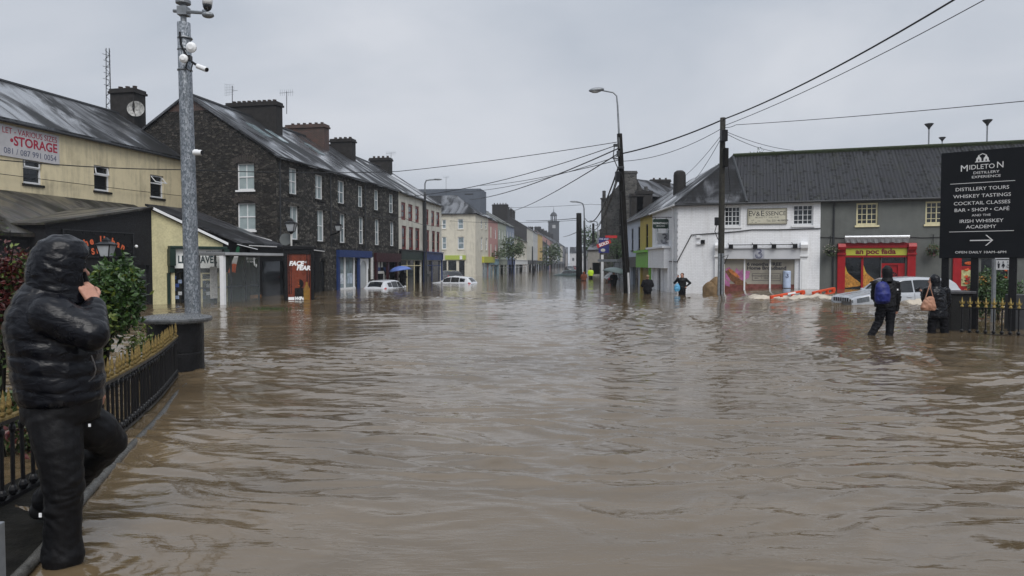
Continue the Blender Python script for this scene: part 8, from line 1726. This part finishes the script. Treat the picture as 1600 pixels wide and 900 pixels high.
# ---- generic clothed walker
def walker(lbl, org, f, J, mats, vox=0.014, hood=True, hair=None, coat_len=None, name='person', sleeves=True, skinm=None):
    """J: joints (world). mats: coat, trousers"""
    t = thing(name, org, lbl, 'person'); f = Vector((f[0], f[1], 0)).normalized(); l = Vector((-f.y, f.x, 0)); rz = math.atan2(f.y, f.x)
    b = MB(); head(b, J['head'], J.get('look', f)); capsule(b, J['head'] + Vector((0, 0, -0.08)), 0.052, J['chest'] + Vector((0, 0, 0.16)), 0.06)
    stack(b, [(J['pelvis'].x, J['pelvis'].y, J['pelvis'].z - 0.05, 0.10, 0.15), (J['pelvis'].x, J['pelvis'].y, J['pelvis'].z + 0.08, 0.10, 0.14), (J['chest'].x, J['chest'].y, J['chest'].z, 0.11, 0.17), (J['chest'].x, J['chest'].y, J['chest'].z + 0.16, 0.06, 0.12)], rz)
    for s_ in 'LR':
        chain(b, [(J['sh' + s_], 0.05), (J['el' + s_], 0.04), (J['wr' + s_], 0.028)])
        chain(b, [(J['hip' + s_], 0.08), (J['kn' + s_], 0.055), (J['an' + s_], 0.04), (J['an' + s_] + f * 0.14 + Vector((0, 0, -0.05)), 0.035)])
        dv = (J['wr' + s_] - J['el' + s_]).normalized(); hand(b, J['wr' + s_], J.get('hd' + s_, dv), J.get('hn' + s_, f), 1.0, J.get('curl', 0.6), flip=1 if s_ == 'L' else -1)
    me = fuse(b, vox * 0.7, 2, 0.4); putmesh(me, 'body', skinm or SKIN, t, org)
    b = MB(); k = J.get('bulk', 1.0); hem = coat_len if coat_len is not None else J['pelvis'].z - 0.05; pc_, cc_ = J['pelvis'], J['chest']
    stack(b, [(pc_.x, pc_.y, hem, 0.155 * k, 0.215 * k), (pc_.x, pc_.y, hem + 0.05, 0.16 * k, 0.22 * k), (pc_.x, pc_.y, pc_.z + 0.1, 0.15 * k, 0.20 * k), (cc_.x, cc_.y, cc_.z - 0.05, 0.155 * k, 0.215 * k), (cc_.x, cc_.y, cc_.z + 0.08, 0.145 * k, 0.215 * k), (cc_.x, cc_.y, cc_.z + 0.16, 0.10 * k, 0.17 * k), (cc_.x, cc_.y, cc_.z + 0.22, 0.075, 0.09)], rz)
    for s_ in 'LR': chain(b, [(J['sh' + s_], 0.074 * k), (J['el' + s_], 0.058 * k), (J['wr' + s_], 0.043)])
    me = fuse(b, vox, 3)
    displace(me, lambda p, n: (abs(noise.noise(Vector((p.x * 9, p.y * 9, p.z * 13)))) - 0.2) * 0.028 + noise.noise(p * 30) * 0.004); coat = putmesh(me, 'coat', mats[0], t, org)
    b = MB(); stack(b, [(pc_.x, pc_.y, pc_.z - 0.12, 0.13 * k, 0.18 * k), (pc_.x, pc_.y, pc_.z + 0.05, 0.125 * k, 0.17 * k)], rz)
    for s_ in 'LR': chain(b, [(J['hip' + s_], 0.10 * k), (J['kn' + s_], 0.082 * k), (J['an' + s_] + Vector((0, 0, 0.03)), 0.068 * k)])
    me = fuse(b, vox, 3); displace(me, lambda p, n: (abs(noise.noise(Vector((p.x * 10, p.y * 10, p.z * 18)))) - 0.2) * 0.03); putmesh(me, 'trousers', mats[1], t, org)
    if hood:
        b = MB(); h = J['head']; lf = Vector((J.get('look', f)[0], J.get('look', f)[1], 0)).normalized(); rz2 = math.atan2(lf.y, lf.x)
        stack(b, [(h.x - lf.x * 0.03, h.y - lf.y * 0.03, h.z - 0.21, 0.13, 0.14), (h.x - lf.x * 0.03, h.y - lf.y * 0.03, h.z - 0.12, 0.105, 0.10), (h.x - lf.x * 0.025, h.y - lf.y * 0.025, h.z, 0.120, 0.105), (h.x - lf.x * 0.02, h.y - lf.y * 0.02, h.z + 0.08, 0.11, 0.097), (h.x - lf.x * 0.02, h.y - lf.y * 0.02, h.z + 0.13, 0.065, 0.055), (h.x, h.y, h.z + 0.16, 0.02, 0.02)], rz2)
        me = fuse(b, vox * 0.8, 2); bm = bmesh.new(); bm.from_mesh(me); kl = []
        for v in bm.verts:
            r_ = v.co - h; a_ = r_.dot(lf); pr = r_ - lf * a_
            if a_ > 0.03 and (pr.dot(Vector((-lf.y, lf.x, 0))) / 0.075) ** 2 + ((pr.z + 0.01) / 0.11) ** 2 < 1: kl.append(v)
        bmesh.ops.delete(bm, geom=kl, context='VERTS'); bm.to_mesh(me); bm.free(); me.update(); ho = putmesh(me, 'hood', mats[0], coat, org)
    if hair is not None:
        b = MB(); h = J['head']; lf = Vector((J.get('look', f)[0], J.get('look', f)[1], 0)).normalized(); b.ell(h - lf * 0.022 + Vector((0, 0, 0.045)), (0.108, 0.095, 0.098), 16, 10, Matrix.Rotation(math.atan2(lf.y, lf.x), 3, 'Z'))
        if J.get('bun'): b.ell(h - lf * 0.10 + Vector((0, 0, -0.05)), (0.07, 0.07, 0.10), 12, 8)
        me = fuse(b, 0.012, 2); putmesh(me, 'hair', hair, t, org)
    return t, coat
RAIN = M('black_rain_shell', (0.004, 0.004, 0.005), 0.5, 0.2, 10, 0.4, 30, spec=0.2); JEAN = M('soaked_dark_jeans', (0.005, 0.005, 0.007), 0.7, 0.3, 12, 0.3, 40, spec=0.15)
# person with the blue rucksack
def at(x, y, Y): return P(x, y, Y)
Ya = 15.9; V3 = Vector
J = dict(head=at(1385, 425.5, Ya), chest=at(1384, 454, Ya), pelvis=at(1383, 476, Ya), shL=at(1368, 444, Ya + 0.02), shR=at(1400, 444, Ya), elL=at(1365, 463, Ya + 0.12), elR=at(1403, 466, Ya), wrL=at(1370, 474, Ya + 0.24), wrR=at(1401, 484, Ya + 0.08),
    hipL=at(1377, 482, Ya), hipR=at(1391, 482, Ya), knL=at(1373, 503, Ya + 0.05), anL=at(1360, 527, Ya - 0.02), knR=at(1391, 504, Ya), anR=at(1389, 530, Ya - 0.08), look=V3((-0.35, 1, 0)), curl=0.7, bulk=1.12)
bp_t, coat = walker('person with a bright blue rucksack and black hood wading shin deep', V3((J['pelvis'].x, Ya, 0)), (-0.15, 1), J, (RAIN, JEAN), 0.012)
og = V3((J['pelvis'].x, Ya, 0)); bc = at(1379, 457, Ya - 0.27)
bk_ = thing('rucksack', bc, 'bright blue rucksack worn by the wading person in black', 'rucksack')
b = MB(); stack(b, [(bc.x, bc.y + 0.03, bc.z - 0.25, 0.13, 0.07), (bc.x, bc.y, bc.z - 0.20, 0.165, 0.12), (bc.x, bc.y, bc.z - 0.05, 0.17, 0.13), (bc.x, bc.y + 0.01, bc.z + 0.12, 0.155, 0.11), (bc.x, bc.y + 0.03, bc.z + 0.22, 0.10, 0.07), (bc.x, bc.y + 0.04, bc.z + 0.25, 0.04, 0.03)], 0.1)
stack(b, [(bc.x, bc.y - 0.10, bc.z - 0.20, 0.10, 0.05), (bc.x, bc.y - 0.10, bc.z - 0.02, 0.11, 0.06), (bc.x, bc.y - 0.08, bc.z + 0.02, 0.06, 0.03)], 0.1)
me = fuse(b, 0.012, 2); displace(me, lambda p, n: (abs(noise.noise(p * 9)) - 0.2) * 0.02); putmesh(me, 'bag', M('royal_blue_nylon', (0.012, 0.018, 0.13), 0.5, 0.2, 9), bk_, bc)
b = MB()
for sx_ in (-0.11, 0.11): b.tube([bc + V3((sx_, 0.03, 0.18)), bc + V3((sx_ * 1.25, 0.14, 0.24)), bc + V3((sx_ * 1.4, 0.24, 0.22))], 0.018, 6)
b.tube([bc + V3((-0.03, 0, 0.24)), bc + V3((0, 0.02, 0.30)), bc + V3((0.04, 0.02, 0.24))], 0.01, 5); b.build('strap', FLEECE, bk_)
b = MB(); b.cbox(at(1402.5, 452.5, Ya - 0.09), 0.03, 0.01, 0.035); b.build('sleeve_mark', WHITEP, coat)
# woman with the tan bag
Yb = 16.4
J = dict(head=at(1459, 439, Yb), chest=at(1464, 462, Yb), pelvis=at(1466, 486, Yb), shL=at(1449, 453, Yb + 0.03), shR=at(1479, 454, Yb), elL=at(1444, 468, Yb + 0.15), elR=at(1482, 474, Yb + 0.05), wrL=at(1441, 458, Yb + 0.28), wrR=at(1476, 488, Yb + 0.16),
    hipL=at(1459, 492, Yb), hipR=at(1474, 492, Yb), knL=at(1456, 509, Yb), anL=at(1455, 535, Yb), knR=at(1475, 509, Yb), anR=at(1477, 535, Yb), look=V3((-0.75, 0.6, 0)), curl=0.8, bulk=1.16)
wt, wcoat = walker('person in a long black hooded coat looking at a phone by the pier', V3((J['pelvis'].x, Yb, 0)), (-0.6, 0.8), J, (PUFF, JEAN), 0.012, coat_len=at(1466, 496, Yb).z)
pc_ = at(1438, 453, Yb + 0.28); b = MB(); b.obox(pc_ - V3((0.05, 0, 0.03)), V3((0.08, 0.03, 0.05)), V3((-0.02, 0.05, 0.0)), V3((-0.03, 0, 0.05))); tag(b.build('phone', BLACKP, None, org=pc_, bevel=0.004), 'small phone held out by the person in the long coat', 'phone')
bc = at(1451, 474, Yb - 0.27); hb = thing('shoulder_bag', bc, 'tan slouchy shoulder bag on the arm of the person in the long coat', 'handbag')
b = MB(); stack(b, [(bc.x, bc.y, bc.z - 0.165, 0.18, 0.06), (bc.x - 0.01, bc.y, bc.z - 0.10, 0.20, 0.085), (bc.x, bc.y, bc.z + 0.02, 0.165, 0.075), (bc.x + 0.03, bc.y, bc.z + 0.12, 0.11, 0.045), (bc.x + 0.05, bc.y, bc.z + 0.16, 0.05, 0.02)], 0.15)
me = fuse(b, 0.010, 2); displace(me, lambda p, n: (abs(noise.noise(p * 11)) - 0.2) * 0.025); putmesh(me, 'bag', M('tan_leather', (0.33, 0.17, 0.11), 0.5, 0.15, 8), hb, bc)
b = MB(); b.tube([bc + V3((-0.09, 0.0, 0.08)), bc + V3((0.0, 0.02, 0.33)), bc + V3((0.06, 0.06, 0.47)), bc + V3((0.13, 0.18, 0.49))], 0.013, 6); b.tube([bc + V3((0.12, 0.0, 0.08)), bc + V3((0.06, 0.04, 0.34)), bc + V3((0.10, 0.10, 0.46))], 0.011, 6); b.build('strap', M('tan_strap', (0.28, 0.14, 0.09), 0.5), hb)
# two people waist deep near the corner
Yc = 37.0; o0 = at(1012, 411, Yc)
def stand(o, top, f, h=1.72):
    f = V3((f[0], f[1], 0)).normalized(); l = V3((-f.y, f.x, 0)); g = top - h
    Z = lambda z: V3((o.x, o.y, g + z * h / 1.72))
    J = dict(head=Z(1.585), chest=Z(1.27), pelvis=Z(0.95)); 
    for s_, k_ in (('L', 1), ('R', -1)): J['sh' + s_] = Z(1.40) + l * 0.19 * k_; J['hip' + s_] = Z(0.9) + l * 0.09 * k_; J['kn' + s_] = Z(0.5) + l * 0.1 * k_; J['an' + s_] = Z(0.08) + l * 0.1 * k_
    J['l'] = l; J['f'] = f; return J
J = stand(o0, at(1012, 430, Yc).z + 0.02, (0.1, 1), 1.75); l, f = J['l'], J['f']
for s_, k_ in (('L', 1), ('R', -1)): J['el' + s_] = J['sh' + s_] + l * 0.10 * k_ + V3((0, 0, -0.24)); J['wr' + s_] = J['el' + s_] + f * 0.2 + l * (-0.05 * k_) + V3((0, 0, -0.06))
J['bulk'] = 1.1
walker('person in a dark top wading waist deep away from us by the golden shutter', V3((o0.x, Yc, 0)), (0.1, 1), J, (FLEECE, JEAN), 0.016, hood=False, hair=M('sandy_short_hair', (0.20, 0.13, 0.08), 0.7))
Yd = 36.4; o1 = at(1066, 411, Yd); J = stand(o1, at(1066, 426.5, Yd).z, (-0.2, -1), 1.72); l, f = J['l'], J['f']
J['elL'] = J['shL'] + l * 0.22 + V3((0, 0, -0.20)); J['wrL'] = J['elL'] - l * 0.17 + f * 0.05 + V3((0, 0, -0.15))
J['elR'] = J['shR'] - l * 0.20 + f * 0.06 + V3((0, 0, -0.20)); J['wrR'] = J['shR'] + f * 0.13 - l * 0.02 + V3((0, 0, 0.08)); J['look'] = V3((-0.5, -1, 0)); J['bun'] = True; J['hdR'] = V3((0.1, 0, 1))
wd_, _c = walker('person with brown hair and a raised hand, thigh deep by the white corner wall', V3((o1.x, Yd, 0)), (-0.2, -1), J, (RAIN, JEAN), 0.016, hood=False, hair=M('brown_hair', (0.06, 0.03, 0.02), 0.6))
b = MB()
for k_ in (-0.03, 0.03):
    lf = J['look'].normalized(); b.ell(J['head'] + lf * 0.088 + V3((-lf.y, lf.x, 0)) * k_ + V3((0, 0, 0.012)), 0.009, 8, 6)
b.build('eyes', BLACKP, wd_)
bc = at(1058, 449, 36.3); b = MB(); stack(b, [(bc.x, bc.y, bc.z - 0.22, 0.10, 0.06), (bc.x, bc.y, bc.z - 0.1, 0.17, 0.09), (bc.x, bc.y, bc.z + 0.08, 0.13, 0.07), (bc.x + 0.03, bc.y, bc.z + 0.2, 0.05, 0.03)]); me = fuse(b, 0.014, 2); displace(me, lambda p, n: noise.noise(p * 10) * 0.02)
me2 = putmesh(me, 'carrier_bag', M('sky_blue_plastic', (0.10, 0.32, 0.52), 0.35, 0.2, 9), None, bc); me2.location = bc; tag(me2, 'sky blue carrier bag slung behind the person by the white corner', 'bag')
# umbrellas and far figures
def umbrella(lbl, c, r, col, tilt=0.15):
    c = Vector(c); t = thing('umbrella', c, lbl, 'umbrella'); b = MB(); n = 8; ax = Vector((math.sin(tilt), 0, math.cos(tilt))); x = ax.orthogonal().normalized(); y = ax.cross(x); rings = []
    for (rr, z) in ((0.01, 0.42), (0.25, 0.40), (0.55, 0.32), (0.82, 0.18), (1.0, 0.0)):
        rings.append([c + (x * math.cos(2 * math.pi * i / 24) + y * math.sin(2 * math.pi * i / 24)) * r * rr * (1 - (0.05 * abs(math.sin(4 * 2 * math.pi * i / 24)) if rr > 0.8 else 0)) + ax * z * r * 0.95 for i in range(24)])
    vs = [v for rg in rings for v in rg]; fs = [(j * 24 + i, j * 24 + (i + 1) % 24, (j + 1) * 24 + (i + 1) % 24, (j + 1) * 24 + i) for j in range(4) for i in range(24)]; b.add(vs, fs)
    o = b.build('canopy', M('umbrella_' + lbl[:6], col, 0.5, 0.1, 4), t, smooth=True); md = o.modifiers.new('t', 'SOLIDIFY'); md.thickness = 0.008
    b = MB(); b.tube([c + ax * r * 0.5, c - ax * 0.75], 0.014, 6); b.build('shaft', DARKM, t)
def far_person(lbl, x, y, Y, f, mats, hood=False, hair=True, h=1.7, vox=0.022):
    o = P(x, 411, Y); J = stand(o, P(x, y, Y).z, f, h); l, f = J['l'], J['f']
    for s_, k_ in (('L', 1), ('R', -1)): J['el' + s_] = J['sh' + s_] + l * 0.07 * k_ + V3((0, 0, -0.26)); J['wr' + s_] = J['el' + s_] + f * 0.18 + V3((0, 0, 0.03))
    J['bulk'] = 1.1; walker(lbl, V3((o.x, Y, 0)), f, J, mats, vox, hood=hood, hair=M('dark_hair', (0.03, 0.02, 0.015), 0.7) if (hair and not hood) else None)
far_person('person in black sheltering under the blue umbrella at the pub front', 629, 421, 52, (0.3, 1), (RAIN, JEAN), True)
umbrella('blue umbrella held open in front of the maroon pub', P(625, 423, 51.6), 0.85, (0.10, 0.16, 0.42), -0.15)
far_person('person in black under the big grey umbrella by the leaning pole', 959, 424, 50, (0.3, -1), (RAIN, JEAN), False)
umbrella('large grey green umbrella left of the leaning pole', P(963, 427, 49.6), 1.0, (0.10, 0.13, 0.13), 0.2)
far_person('person in a high visibility yellow jacket far down the right side', 923, 418.5, 72, (0.1, 1), (M('hi_vis_yellow', (0.42, 0.62, 0.03), 0.6), JEAN), False)
far_person('person in a rust brown coat wading just right of the short black pole', 912.5, 424.5, 66, (0, 1), (M('rust_coat', (0.16, 0.045, 0.02), 0.7), JEAN), True)
far_person('dark figure wading far down the left pavement', 834, 415.5, 110, (1, 0.3), (RAIN, JEAN), True, vox=0.03)
# ================================================================ damp air
b = MB(); b.obox((-260, -60, -4.0), (560, 0, 0), (0, 700, 0), (0, 0, 34.0)); hzo = b.build('haze', None, None)
m = bpy.data.materials.new('rain_haze'); m.use_nodes = True; n = m.node_tree; n.nodes.clear()
o = n.nodes.new('ShaderNodeOutputMaterial'); pv = n.nodes.new('ShaderNodeVolumePrincipled'); pv.inputs['Color'].default_value = (0.85, 0.9, 0.97, 1); pv.inputs['Density'].default_value = 0.0005; pv.inputs['Anisotropy'].default_value = 0.2
n.links.new(pv.outputs[0], o.inputs['Volume']); hzo.data.materials.append(m); tag(hzo, 'thin pale rain haze over the street', 'haze', kind='stuff')
